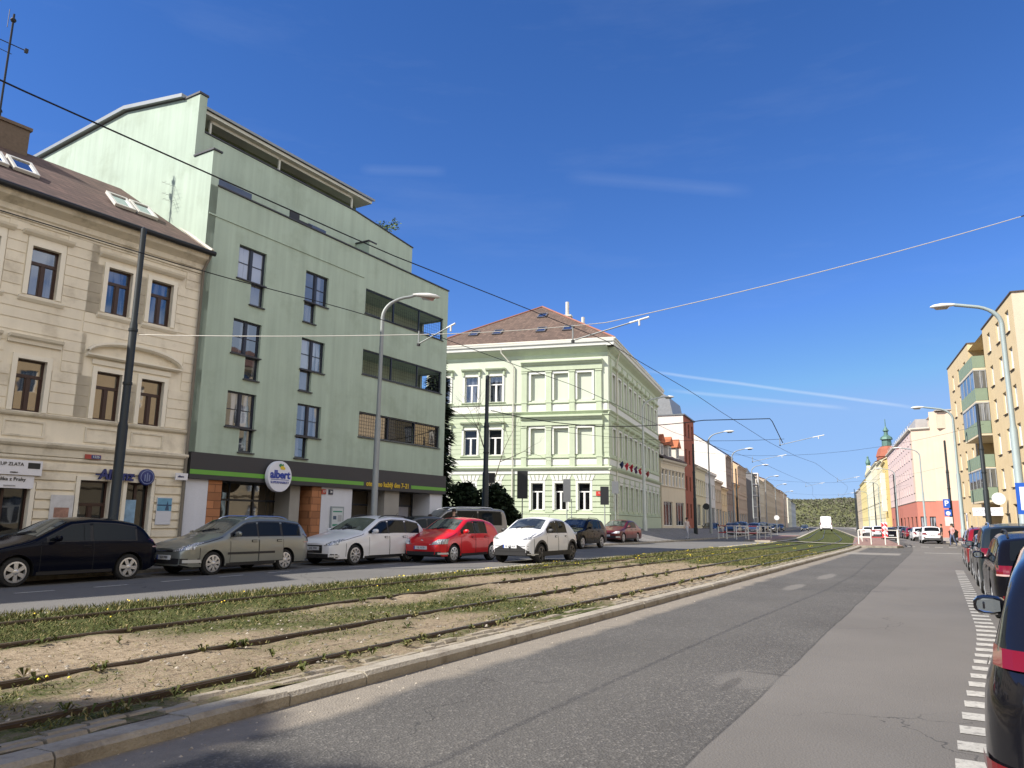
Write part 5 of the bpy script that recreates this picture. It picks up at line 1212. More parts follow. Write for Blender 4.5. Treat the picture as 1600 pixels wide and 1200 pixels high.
    for k in range(3): z = Lp['gz0'] + (Lp['gz1'] - Lp['gz0']) * (k + .5) / 3; S.endp(q, -Lp['gy'] + .02, Lp['gy'] - .02, z - .006, z + .006, .016, False, 1)
    q.build('grille', [m_blk, m_chr if not grp_black else m_gap], root)
    q = MB(); S.endp(q, -Lp['ly'] - .26, Lp['ly'] + .26, Lp['lz0'], Lp['lz1'], .008, False, 0, 16); q.build('lower_grille', [m_blk], root)
    q = MB(); S.endp(q, -.72, .72, S.zb(S.L) + .02, S.zb(S.L) + .16, .008, True, 0, 16); q.build('rear_bumper_insert', [m_blk], root)
    q = MB(); q.lathe([(.055, 0), (.05, -.01)], 16, 0, 'x', c=(S.fx(0, Lp['gz1'] - .03) - .012, 0, (Lp['gz0'] + Lp['gz1']) / 2 + .02)); q.build('badge', [m_chr], root)
    for rear in (False, True):
        z = Lp['rpz'] if rear else Lp['pz']; x = S.fx(.2, z, rear); dx = .02 if rear else -.02
        pl = MB().box(min(x + dx, x), max(x + dx, x), -.26, .26, z - .055, z + .055).build('number_plate', [m_plate], root)
        MB().box(*sorted((x + dx * 1.1, x + dx)), *sorted(((-.26 if rear else .26), (-.215 if rear else .215))), z - .055, z + .055).build('blue_band', [m_pblue], pl)
        l_ = put('plate_text', text_mesh(ptext, .085, m_pink_, depth=.002, sx=1.0), pl, (x + dx * 1.12, -.02 if not rear else .02, z)); l_.rotation_euler = (0, 0, PI / 2 if rear else -PI / 2)
    xm = mirx or (S.ws[0] + .38)
    for sg in (1, -1):
        y = S.hw(xm, S.belt) ; q = MB()
        pr = ((.02, .03, .03), (.05, .055, .05), (.10, .068, .062), (.16, .07, .064), (.20, .058, .055), (.225, .03, .03)); vs = []
        for b, hh_, dd in pr:
            for k in range(10): t = 2 * PI * k / 10 + PI / 10; vs.append((xm + .01 + dd * max(-1, min(.75, 1.15 * math.cos(t))), sg * (y + b), S.belt + .085 + hh_ * math.sin(t)))
        q.add(vs, [(i * 10 + k, i * 10 + (k + 1) % 10, i * 10 + 10 + (k + 1) % 10, i * 10 + 10 + k) for i in range(5) for k in range(10)] + [tuple(range(10)), tuple(range(59, 49, -1))])
        q.box(xm - .02, xm + .03, *sorted((sg * (y - .03), sg * (y + .08))), S.belt + .01, S.belt + .045)
        me = q.data('mirror', [mirror or pm], 30); bm = bmesh.new(); bm.from_mesh(me); bmesh.ops.recalc_face_normals(bm, faces=bm.faces); bm.to_mesh(me); bm.free(); mo = put('mirror', me, root)
        MB().add([(xm + .061 - (.006 if b > .19 else 0), sg * (y + b), S.belt + .085 + c_) for b, c_ in ((.06, -.035), (.1, -.046), (.16, -.047), (.198, -.03), (.205, 0), (.198, .03), (.16, .047), (.1, .046), (.06, .035))], [tuple(range(9))]).build('mirror_glass', [glass('mirror_glass', (.05, .06, .06), .35)], mo)
    if rails:
        for sg in (1, -1):
            q = MB(); a, b = S.ws[1] + .15, S.L - .75; pts = [(a, S.zt(a)), (a + .12, S.zt(a) + .055)] + [(a + .12 + (b - a - .24) * k / 6, S.zt(a + .12 + (b - a - .24) * k / 6) + .06) for k in range(1, 6)] + [(b - .12, S.zt(b) + .055), (b, S.zt(b))]
            q.tube([(x, sg * (S.hw(x, S.zt(x)) - .02), z) for x, z in pts], .018, 6); q.build('roof_rail', [m_chr if rails == 'chrome' else m_blk], root, 40)
    q = MB()
    for sg in (1, -1): q.tube([(S.ws[0] - .05, sg * .1 + .2, S.ztop(S.ws[0] - .05, .2) + .015), (S.ws[0] + .12, sg * .1 - .25, S.ztop(S.ws[0] + .12, -.25) + .02)], .012, 5)
    q.build('wipers', [m_blk], root)
    q = MB().tube([(S.L - .9 if S.rw else 1.5, 0, S.zt(S.L - .9) + S.crown), (S.L - .72, 0, S.zt(S.L - .9) + S.crown + .16)], .008, 5); q.build('antenna', [m_blk], root)
    return root
Hatch = CarS(4.2, 1.78, [(0, .62), (.05, .68), (.2, .76), (.7, .88), (1.1, .97), (1.28, 1.04), (2.0, 1.41), (2.5, 1.46), (3.1, 1.44), (3.6, 1.36), (3.78, 1.28), (4.05, .96), (4.16, .86), (4.2, .8)], [(0, .28), (.25, .21), (3.9, .22), (4.2, .34)], .94, 2.55, .85, .315, ws=(1.3, 1.96), rw=(3.68, 4.02))
Wagon = CarS(4.3, 1.70, [(0, .64), (.05, .7), (.2, .79), (.7, .9), (1.05, .98), (1.2, 1.04), (1.9, 1.41), (2.4, 1.46), (3.3, 1.45), (3.9, 1.38), (4.05, 1.25), (4.22, .95), (4.3, .82)], [(0, .26), (.25, .2), (4.0, .22), (4.3, .34)], .96, 2.46, .84, .30, ws=(1.22, 1.86), rw=(3.92, 4.18))
BigWagon = CarS(4.78, 1.82, [(0, .62), (.05, .68), (.2, .76), (.8, .88), (1.25, .96), (1.4, 1.02), (2.2, 1.42), (2.8, 1.48), (3.6, 1.46), (4.25, 1.36), (4.4, 1.25), (4.68, .98), (4.78, .84)], [(0, .24), (.25, .18), (4.4, .2), (4.78, .33)], .95, 2.71, .93, .315, ws=(1.42, 2.16), rw=(4.28, 4.64))
Small = CarS(3.97, 1.68, [(0, .62), (.05, .68), (.18, .78), (.6, .9), (.9, .98), (1.05, 1.05), (1.75, 1.42), (2.2, 1.47), (2.9, 1.45), (3.4, 1.36), (3.58, 1.27), (3.82, .98), (3.92, .88), (3.97, .78)], [(0, .27), (.25, .2), (3.7, .22), (3.97, .34)], .95, 2.47, .80, .305, ws=(1.08, 1.72), rw=(3.46, 3.8))
Cross = CarS(3.72, 1.74, [(0, .70), (.04, .78), (.15, .88), (.5, .98), (.8, 1.04), (.95, 1.1), (1.6, 1.46), (2.05, 1.52), (2.6, 1.49), (3.1, 1.36), (3.3, 1.24), (3.55, 1.02), (3.66, .94), (3.72, .84)], [(0, .3), (.2, .24), (3.5, .25), (3.72, .38)], 1.0, 2.43, .70, .33, ws=(.98, 1.58), rw=(3.12, 3.5), tum=.30)
Suv = CarS(4.55, 1.86, [(0, .74), (.05, .82), (.2, .92), (.8, 1.03), (1.2, 1.09), (1.35, 1.15), (2.0, 1.56), (2.5, 1.64), (3.3, 1.63), (3.95, 1.56), (4.1, 1.45), (4.4, 1.1), (4.5, .98), (4.55, .88)], [(0, .32), (.25, .26), (4.2, .27), (4.55, .4)], 1.07, 2.68, .9, .35, ws=(1.37, 1.98), rw=(4.0, 4.34), tum=.24)
Sedan = CarS(4.5, 1.78, [(0, .62), (.05, .68), (.2, .76), (.8, .88), (1.2, .95), (1.35, 1.0), (2.15, 1.38), (2.6, 1.43), (3.2, 1.40), (3.55, 1.28), (4.0, 1.03), (4.3, .99), (4.44, .94), (4.5, .84)], [(0, .25), (.25, .19), (4.2, .21), (4.5, .34)], .94, 2.6, .88, .31, ws=(1.36, 2.1), rw=(3.5, 3.98))
Van = CarS(4.9, 1.9, [(0, .80), (.05, .88), (.2, .98), (.6, 1.1), (.8, 1.18), (.95, 1.28), (1.6, 1.82), (2.0, 1.93), (3.6, 1.95), (4.6, 1.92), (4.75, 1.84), (4.86, 1.3), (4.9, .9)], [(0, .3), (.25, .25), (4.6, .26), (4.9, .38)], 1.15, 3.0, .9, .34, ws=(.9, 1.62), rw=(4.62, 4.84), tum=.12, tail=.08, rc=.13)
Near = CarS(4.25, 1.82, [(0, .66), (.05, .74), (.2, .84), (.8, .96), (1.15, 1.02), (1.3, 1.08), (2.0, 1.48), (2.5, 1.55), (3.2, 1.53), (3.75, 1.44), (3.88, 1.36), (4.06, 1.12), (4.17, 1.04), (4.25, .96)], [(0, .3), (.25, .24), (3.9, .25), (4.25, .38)], .95, 2.6, .85, .34, ws=(1.32, 1.96), rw=(3.8, 4.04))
Box = CarS(5.9, 2.02, [(0, .85), (.05, .95), (.3, 1.1), (.7, 1.25), (1.3, 1.9), (1.7, 2.4), (2.2, 2.55), (5.6, 2.55), (5.85, 2.5), (5.9, 2.4)], [(0, .32), (.25, .28), (5.6, .3), (5.9, .42)], 1.25, 3.6, .95, .35, ws=(.85, 1.5), rw=None, tum=.05, tail=.03, rc=.12)
def sp(s, p, z): x, y = W(s, p); return (x, y, z)
p_black = paint('paint_black_navy', (.0025, .0035, .009), .0, .14, .05, .10); p_grn = paint('paint_grey_green', (.24, .255, .235), .6, .36); p_white = paint('paint_white', (.68, .69, .71), 0, .35); p_red = paint('paint_red', (.55, .012, .018), .1, .3)
p_silver = paint('paint_silver', (.40, .40, .40), .7, .35); p_grey = paint('paint_grey', (.10, .105, .11), .5, .3); p_wine = paint('paint_dark_red', (.09, .010, .013), .2, .3, .5); p_dk = paint('paint_black', (.005, .005, .007), .0, .18, .10, .15); p_blue = paint('paint_dark_blue', (.012, .018, .035), .1, .3, .3); p_van = paint('paint_van_grey', (.26, .25, .245), .5, .35); p_teal = paint('paint_dark_teal', (.018, .026, .031), .2, .3, .5)
PK = 'cars parked along the shaded kerb'; PR = 'cars parked along the sunny kerb'
def bodym(r): return next(o for o in r.children if o.name.startswith('body')).data.materials[0]
def put_left(fn, s, p, z=None, da=0.): return dict(loc=sp(s, p, zroad(s, p) if z is None else z), rz=rotS(s) + da)
golf = make_car('parked_car', 'black three-door hatchback parked before the cream house', Hatch, p_black, 'six', [(1.32, 2.5)], [(1.5, 2.42), (2.5, 3.55)], group=PK, lamps=dict(tz0=.78, tz1=.98, ty0=.50, y0=.4, z0=.58, z1=.74), mirx=1.62, ptext='2AK 4417', **put_left(0, 7.92, -17.38, da=-R(2)))
fabia = make_car('parked_car', 'grey green estate car with roof rails and silver wheel covers', Wagon, p_grn, 'cover', [(1.35, 2.3), (2.32, 3.2)], [(1.42, 2.27), (2.33, 3.12), (3.2, 3.85)], group=PK, rails='chrome', mould=True, lamps=dict(y0=.36, z0=.61, z1=.78, sw=.12, gy=.33, gz0=.60, gz1=.76, tz0=.78, tz1=1.02), mirx=1.5, ptext='5S8 0081', **put_left(0, 12.2, -16.68))
passat = make_car('parked_car', 'white estate car with chrome-framed black grille beside the supermarket pier', BigWagon, p_white, 'ten', [(1.55, 2.55), (2.57, 3.5)], [(1.6, 2.5), (2.58, 3.42), (3.52, 4.2)], group=PK, rails='black', mould=False, lamps=dict(y0=.44, z0=.60, z1=.76, sw=.08, gy=.38, gz0=.38, gz1=.72, pz=.52, lz0=.24, lz1=.36), mirx=1.72, ptext='3AE 7702', **put_left(0, 17.2, -16.6))
polo = make_car('car', 'bright red five-door hatchback waiting beside the white estate', Small, p_red, 'cover', [(1.2, 2.1), (2.12, 2.95)], [(1.28, 2.06), (2.13, 2.9)], lamps=dict(y0=.36, z0=.60, z1=.755, sw=.06, gy=.34, gz0=.65, gz1=.73, pz=.50, lz0=.26, lz1=.38), mirx=1.36, ptext='1SL 4170', grp_black=True, **put_left(0, 20.5, -15.0))
aygo = make_car('car', 'small white crossover with black bumper driving past the red car', Cross, p_white, 'five', [(1.1, 1.95), (1.97, 2.75)], [(1.2, 1.92), (1.99, 2.72)], rimm=mat('dark_rim', (.10, .10, .105), .4, .6), clad=True, mirror=m_blk, lamps=dict(y0=.36, y1=.84, z0=.76, z1=.93, sw=.16, gy=.70, gz0=.36, gz1=.62, gs=.5, pz=.56, lz0=.27, lz1=.36, ly=.55), grp_black=True, mirx=1.2, ptext='EL 470 AX', **put_left(0, 22.3, -12.62))
van = make_car('parked_van', 'grey passenger van with silver roof behind the red hatchback', Van, p_van, 'ten', [(1.15, 2.1), (2.12, 3.2)], [(1.2, 2.06), (2.15, 3.2), (3.27, 4.5)], cat='van', loc=sp(28.0, -21.3, .22), rz=rotS(30) - R(30), rails='chrome', lamps=dict(y0=.5, y1=.88, z0=.78, z1=.98, gy=.4, gz0=.8, gz1=.92), ptext='4AU 6614')
suv = make_car('parked_car', 'black SUV with roof rails before the pale green corner house', Suv, p_dk, 'five', [(1.5, 2.4), (2.42, 3.3)], [(1.55, 2.36), (2.44, 3.2), (3.3, 3.95)], group=PK, rails='black', lamps=dict(y0=.4, z0=.78, z1=.9, gy=.36, gz0=.68, gz1=.86, pz=.56, tz0=.85, tz1=1.05, rpz=.8), mirx=1.66, ptext='6AD 9120', **put_left(0, 36.1, -17.35))
sed = make_car('parked_car', 'dark wine red saloon parked nearest the lamp post on the corner', Sedan, p_wine, 'ten', [(1.5, 2.45), (2.47, 3.3)], [(1.55, 2.4), (2.49, 3.25)], group=PK, lamps=dict(z0=.6, z1=.73), mirx=1.66, ptext='7AM 5533', **put_left(0, 45.7, -18.75, z=.32))
golf.scale = (.95,) * 3; fabia.scale = (.97,) * 3; suv.scale = (.96,) * 3
for (nm, lb, src, pc, s, p, z, da) in (('parked_car', 'dark hatchback half hidden behind the white estate roof', golf, p_grey, 24.5, -20.6, .36, -R(25)),
        ('car', 'black saloon with bright headlights coming toward the white railing', sed, p_dk, 92.5, -21.6, .3, 0), ('parked_car', 'dark blue estate standing behind the white railing', fabia, p_blue, 88, -18.6, .3, 0), ('parked_car', 'grey SUV behind the red barrier rails', suv, p_grey, 97, -18.6, .3, 0),
        ('parked_car', 'silver estate far up the shaded road', passat, p_silver, 106, -17.8, .3, 0), ('parked_car', 'dark SUV far up the shaded road beyond the silver estate', suv, p_dk, 118, -17.6, .3, 0), ('parked_car', 'black saloon beyond the round road sign of the shaded side', sed, p_dk, 132, -17.4, .3, 0),
        ('parked_car', 'dark blue saloon beneath the far grey terrace', sed, p_blue, 148, -17.6, .3, 0), ('parked_car', 'grey hatchback at the far brown blocks', golf, p_grey, 166, -17.6, .3, 0), ('car', 'dark saloon crossing near the far white van', sed, p_teal, 196, -13.5, .2, 0)):
    rec = {bodym(src): pc}
    o = dup(src, sp(s, p, z), rotS(s) + da, lb, PK if nm == 'parked_car' else None, rec); o.name = nm
    if nm == 'car' and 'group' in o: del o['group']
# cars on the sunny side: noses pointing up the street
def put_right(s, p): return dict(loc=sp(s, p, 0), rz=rotS(s) + PI)
near = make_car('parked_car', 'glossy black hatchback close by with a red tail lamp and black door mirror', Near, paint('paint_black_gloss', (.006, .006, .008), .0, .15, .8), 'five', [(1.5, 2.4), (2.42, 3.2)], [(1.5, 2.38), (2.44, 3.2), (3.26, 3.6)], group=PR, lamps=dict(ty0=.40, ty1=.88, tz0=.975, tz1=1.05, rpz=.74, red=1, ry=(.66, .9)), mirx=1.72, ptext='8AC 1064', loc=sp(8.1, 1.44, 0), rz=rotS(8) + PI - R(6.6))
kombi = make_car('parked_car', 'black estate car with chrome trim and roof rails next ahead of the near black hatchback', BigWagon, p_dk, 'ten', [(1.55, 2.55), (2.57, 3.5)], [(1.6, 2.5), (2.58, 3.42), (3.52, 4.2)], group=PR, rails='black', lamps=dict(tz0=.78, tz1=.95), mirx=1.72, ptext='5AZ 3308', **put_right(19.9, 1.62))
r2 = make_car('parked_car', 'dark teal SUV seen from behind with its wide black rear window', Suv, p_teal, 'five', [(1.5, 2.4), (2.42, 3.3)], [(1.55, 2.36), (2.44, 3.2), (3.3, 3.95)], group=PR, rails='chrome', lamps=dict(tz0=.92, tz1=1.1, rpz=.75), mirx=1.66, ptext='2BM 7750', **put_right(25.4, 1.66))
for (lb, src, pc, s, p) in (('dark grey hatchback between the red car and the teal SUV', golf, p_grey, 30.6, 1.62), ('deep red SUV parked ahead of the dark grey hatchback', suv, paint('paint_crimson', (.30, .015, .022), .4, .28), 36.2, 1.66), ('silver grey hatchback at the front of the near sunny row', polo, p_silver, 41.2, 1.62)):
    dup(src, sp(s, p, 0), rotS(s) + PI, lb, PR, {bodym(src): pc}).name = 'parked_car'
farR = (('white SUV showing its black rear window by the platform railing', suv, p_white, 85.2, .62), ('bright red hatchback just ahead of the white SUV', polo, p_red, 92, 1.3), ('white hatchback behind the red and white beacon', polo, p_white, 98, .8), ('dark blue estate in the far sunny row', fabia, p_blue, 104.5, 1.3), ('crimson saloon in the far sunny row beside blue cars', sed, paint('paint_crimson', (.3, .015, .022)), 111, 1.3), ('blue hatchback among the far sunny cars', golf, p_blue, 117, 1.3), ('silver SUV standing tallest in the far sunny row', suv, p_silver, 125, 1.4), ('black estate beyond the silver SUV', passat, p_dk, 133, 1.3), ('grey saloon before the yellow house', sed, p_silver, 142, 1.3))
for (lb, src, pc, s, p) in farR: dup(src, sp(s, p, 0), rotS(s) + PI, lb, 'cars parked in the far sunny row', {bodym(src): pc}).name = 'parked_car'
for (lb, src, pc, s, p, a) in (('black hatchback driving away beside the platform railing', golf, p_dk, 97, -2.2, PI), ('white SUV driving away beyond the black hatchback', suv, p_white, 112, -2.5, PI), ('small white car farthest ahead in the driving lane', polo, p_white, 138, -2.6, PI)):
    o = dup(src, sp(s, p, 0), rotS(s) + a, lb, None, {bodym(src): pc}); o.name = 'car'
    if 'group' in o: del o['group']
make_car('delivery_van', 'tall white delivery van far ahead at the end of the tracks', Box, p_white, 'ten', [(1.2, 2.2)], [(1.3, 2.1)], cat='van', loc=sp(149.5, -8.7, .55), rz=rotS(140) + PI, lamps=dict(tz0=1.1, tz1=1.5, rpz=.9, ty0=.8, ty1=.95), ptext='9AB 3310')
# ================================================================== poles, lamps, wires
m_pole = mat('pole_dark', (.020, .026, .030), .5, .2, .15, 2); m_lp = mat('lamp_post_grey', (.27, .29, .29), .6, .3, .1, 2); m_lp2 = mat('lamp_post_blue_grey', (.30, .36, .36), .6, .2, .1, 2); m_head = mat('lamp_head_pale', (.60, .60, .58), .5, 0, .08, 4)
m_wire = plain('overhead_wire', (.010, .010, .011), .5, .3); m_span = plain('pale_span_wire', (.52, .50, .45), .5, .3); m_ins = plain('white_insulator', (.6, .6, .58), .4)
def pole(label, s, p, z0, h, r0=.14, name='tram_pole', group='dark tram poles'):
    t = thing(name, label, 'pole', sp(s, p, z0), rotS(s), group)
    m = MB(); q = .22 * h if h < 9 else .5 * h
    m.lathe([(r0 * 1.25, -.1), (r0 * 1.25, h * .08), (r0, h * .085), (r0, h * .40), (r0 * .8, h * .41), (r0 * .8, h * .70), (r0 * .62, h * .71), (r0 * .60, h), (.02, h + .05)], 14)
    m.build('shaft', [m_pole], t, 40); m = MB()
    for z in (h * .68, h * .52): MB().lathe([(r0 * .95, z), (r0 * .95, z + .07)], 14).build('collar', [m_pole], t, 40)
    return t
def lamp(label, s, p, z0, h, arm, ang, grp='curved street lamps', m=None, r0=.11, base=True):
    """arm: horizontal reach of the curved bracket; ang: world direction it points to"""
    t = thing('street_lamp', label, 'street lamp', sp(s, p, z0), ang, grp); m = m or m_lp
    q = MB(); q.lathe([(r0 * 1.5, -.1), (r0 * 1.5, 1.2), (r0 * 1.05, 1.35), (r0, h * .5), (r0 * .7, h * .52), (r0 * .65, h - .9)], 14)
    bend = 1.3; pts = []
    for k in range(9): a = PI / 2 * k / 8 * .86; pts.append((bend * (1 - math.cos(a)), 0, h - .95 + bend * math.sin(a) * .72))
    x, _, z = pts[-1]; n = max(1, int(arm - x)); pts.append((max(x + .2, arm - .55), 0, z + .12 * (arm - x)))
    q.tube(pts, [r0 * .62] * 5 + [r0 * .5] * (len(pts) - 5), 10); q.build('post', [m], t, 40)
    x, _, z = pts[-1]; hd = MB(); vs = []
    for xx, w, zt, zb in ((x - .1, .05, .05, -.03), (x + .15, .10, .10, -.06), (x + .5, .15, .13, -.09), (x + .8, .13, .09, -.08), (x + .95, .05, .02, -.04)):
        for a in range(10): tt = 2 * PI * a / 10; vs.append((xx, w * math.cos(tt), z + (zt if math.sin(tt) > 0 else -zb) * math.sin(tt)))
    hd.add(vs, [(i * 10 + k, (i + 1) * 10 + k, (i + 1) * 10 + (k + 1) % 10, i * 10 + (k + 1) % 10) for i in range(4) for k in range(10)] + [tuple(range(10)), tuple(range(49, 39, -1))])
    hd.build('lamp_head', [m_head], t, 50); q = MB(); q.add([(x + .2, -.10, z - .075), (x + .78, -.1, z - .09), (x + .78, .1, z - .09), (x + .2, .1, z - .075), (x + .3, 0, z - .17), (x + .7, 0, z - .17)], [(0, 1, 5, 4), (2, 3, 4, 5), (1, 2, 5), (3, 0, 4)]); q.build('lamp_glass', [glass('lamp_glass', (.35, .33, .28), .2)], t)
    return t
pl = pole('nearest dark tram pole rising before the cream house and black hatchback', 11.85, -18.35, .3, 9.05, .125)
pole('dark tram pole before the pale green corner house', 34.2, -20.9, .6, 8.8, .17)
pole('slim dark tram pole before the terraced houses beyond the corner house', 72, -19.4, .5, 8.6, .15)
pole('faint dark tram pole before the white blank gable', 106, -19.6, .4, 8.6, .15)
pole('distant dark tram pole before the gridded balconies', 142, -19.6, .4, 8.6, .15)
pole('stout dark tram pole before the green balconies', 58.5, 2.95, .12, 9.6, .17)
pole('dark tram pole carrying the blue parking signs', 84.5, 2.7, .12, 9.8, .16)
pole('dark tram pole where the pink building meets the yellow one', 150, 2.9, .12, 10.5, .16)
pole('far thin tram pole before the lemon house', 205, 2.6, .12, 12, .16)
for k, (s, p, lb) in enumerate(((212, -1.5, 'faraway tram pole nearest the hill'), (232, -.6, 'faraway pole second from the hill gap'), (252, .3, 'faraway pole third from the hill gap'))): pole(lb, s, p, 0, 10.8, .14)
aS = rotS(0)
def toStreet(s, side): return rotS(s) - side * PI / 2       # side +1: reach towards +p
lamp('grey curved street lamp standing by the supermarket front', 21.6, -17.95, .3, 9.85, 1.75, toStreet(20, 1) + .75, r0=.11)
lamp('pale street lamp at the rounded kerb before the corner house', 59.5, -20.7, .65, 11.2, 2.2, toStreet(60, 1) + .35, m=mat('lamp_post_pale', (.50, .53, .50), .6, .1), r0=.13)
for k, (s, lb) in enumerate(((80, 'curved street lamp behind the dark pole of the terraced row'), (100, 'curved street lamp before the grey two-storey house'), (128, 'curved street lamp before the white gable house'), (158, 'curved street lamp before the orange gable'), (190, 'curved street lamp before the ivory gable'), (230, 'tiny curved street lamp by the long balcony block'))): lamp(lb, s, -19.4, .4, 10.6, 2.3, toStreet(s, 1), r0=.11)
lamp('tall blue grey street lamp before the near end of the yellow building', 37.6, 3.05, .12, 11.05, 2.25, toStreet(38, -1) + .1, m=m_lp2, r0=.15)
lamp('blue grey street lamp whose base stands by the pink building', 71.5, 2.3, .12, 11.25, 2.6, toStreet(70, -1), m=m_lp2, r0=.15)
for k, (s, lb) in enumerate(((108, 'slim street lamp before the pink windows'), (146, 'slim street lamp before the egg-yolk house'), (190, 'slim street lamp before the butter yellow house'), (240, 'small far street lamp before the creamy gable'))): lamp(lb, s, 2.8, .12, 11.2, 2.6, toStreet(s, -1), m=m_lp2, r0=.12)
def wire(name, label, cat, pts, r, m, group=None):
    o = MB().tube(pts, r, 5).build(name, [m], None, 60); return tag(o, label, cat, group)
def sag(a, b, d, n=10): return [(a[0] + (b[0] - a[0]) * k / n, a[1] + (b[1] - a[1]) * k / n, a[2] + (b[2] - a[2]) * k / n - d * 4 * (k / n) * (1 - k / n)) for k in range(n + 1)]
def along(p, zs): return [sp(s, p, z) for s, z in zs]
def wz(s, z0, kn): # wire height with gentle sag between supports kn
    for a, b in zip(kn, kn[1:]):
        if a <= s <= b: t = (s - a) / (b - a); return z0 - .30 * 4 * t * (1 - t) * min(1, (b - a) / 36)
    return z0
kn1 = [-20, 16, 52, 88, 124, 160, 200, 240, 300]
wire('contact_wire', 'black overhead tram wire crossing the whole sky from the brown roof corner', 'wire', [sp(s, -6.5 + .2 * math.sin(s / 11) * sm(16, 24, s), wz(s, 5.58, kn1) if s > 52 else interp([(-20, 5.3), (-6, 5.05), (2.8, 5.13), (7.8, 5.29), (11.5, 5.53), (15.9, 5.80), (20, 5.66), (26, 5.46), (35.3, 5.31), (44, 5.36), (52, 5.56)], s)) for s in frange(-12, 30, 1) + frange(32, 290, 2)], .0085, m_wire, 'overhead tram wires')
kn2 = [-20, 14.2, 50, 86, 122, 158, 200, 240, 300]
wire('contact_wire', 'black overhead tram wire passing low before the green apartment building', 'wire', [sp(s, -9.9 + .2 * math.sin(s / 10) * sm(16, 24, s), wz(s, 5.75, kn2) if s > 50 else interp([(-20, 5.2), (0, 5.15), (7.5, 5.44), (10.4, 5.66), (14.1, 5.84), (21.2, 5.86), (32, 5.55), (50, 5.75)], s)) for s in frange(-12, 30, 1) + frange(32, 290, 2)], .0085, m_wire, 'overhead tram wires')
# pull-off spans
A_ = sp(11.9, -18.2, 6.36); B_ = sp(14.2, -9.9, 5.95); C_ = sp(16.0, -6.5, 6.25); D_ = sp(22.3, 3.1, 9.62)
wire('span_wire', 'pale span wire from the nearest dark pole over the green facade', 'wire', sag(A_, B_, .05), .010, m_span, 'cross span wires')
wire('span_wire', 'pale span wire between the two tram wires before the tiled hip roof', 'wire', sag(B_, C_, .04), .010, m_span, 'cross span wires')
wire('span_wire', 'long pale span wire climbing over the blue sky to the sunny side', 'wire', sag(C_, D_, .12, 14), .011, m_span, 'cross span wires')
o_ = MB().tube([tuple(C_[i] + (D_[i] - C_[i]) * q - (.12 * 4 * q * (1 - q) if i == 2 else 0) for i in range(3)) for q in (.93, .96, .99)], [.012, .03, .012], 8).build('wire_insulator', [m_gutter], None, 40); tag(o_, 'dark rod insulator near the sunny end of the long pale span wire', 'insulator')
def arm(label, s, p, ds, dp, z, ln=1.5):
    t = thing('steady_arm', label, 'tram wire arm', sp(s, p, z), rotS(s) - PI / 2, 'steady arms on the tram wires')
    m = MB(); m.tube([(-.15, 0, -.28), (ln * .75, ds, .05)], .016, 6); m.tube([(-.15, 0, -.28), (-.15, 0, .05)], .018, 6); m.build('arm_rod', [m_lp], t, 40)
    m = MB(); m.tube([(ln * .72, ds * .95, .04), (ln, ds * 1.1, .13)], .022, 8); m.tube([(ln * .86, ds, .09), (ln * .86, ds, -.05)], .022, 8); m.build('insulator', [m_ins], t, 40)
    m = MB(); m.box(-.18, -.12, -.03, .03, -.33, -.27); m.build('wire_clamp', [m_wire], t)
arm('steady arm with white insulator over the tiled hip roof', 15.3, -6.9, .25, 0, 6.0, 1.6); arm('steady arm at the edge of the green building roof corner', 13.8, -10.2, .1, 0, 5.95, .8)
P2 = sp(34.3, -20.7, 7.5); Q2 = sp(36.0, -9.6, 6.55); Q3 = sp(38.2, -6.9, 6.75); Q4 = sp(38.5, -6.4, 5.55)
wire('feeder_cable', 'black feeder cable from the corner house pole bending down to the tram wire', 'cable', sag(P2, Q2, .55, 12) + [tuple(Q2[i] + (Q3[i] - Q2[i]) * k / 3 for i in range(3)) for k in (1, 2, 3)] + [tuple(Q3[i] + (Q4[i] - Q3[i]) * q + (.12 if i == 2 else 0) * (1 - q) for i in range(3)) for q in (.2, .55, 1.)], .022, m_wire)
wire('span_wire', 'dark lower span wire crossing before the corner house', 'wire', sag(sp(34.3, -20.7, 6.9), sp(39, -6.4, 5.8), .45, 12), .010, m_wire, 'cross span wires')
arm('steady arm under the bent feeder cable', 38.6, -6.4, .1, 0, 5.75, 1.9); arm('steady arm on the far track before the pinkish gable', 51, -10.3, .1, 0, 5.95, 2.0)
arm('small steady arm above the far tracks', 74, -6.8, .1, 0, 5.8, 1.7); arm('small steady arm over the far track', 86, -10.2, .1, 0, 5.9, 1.7); arm('tiny steady arm near the hill', 110, -6.8, .1, 0, 5.8, 1.8)
for k, s in enumerate((52, 88, 124, 160)): wire('span_wire', ['thin span wire above the platform railing', 'thin span wire over the far tracks by the spire', 'very thin span wire toward the hill', 'faintest span wire before the hill'][k], 'wire', sag(sp(s, -19.5, 7.6), sp(s, 2.8, 7.6), 1.5, 12), .008, m_wire, 'cross span wires')
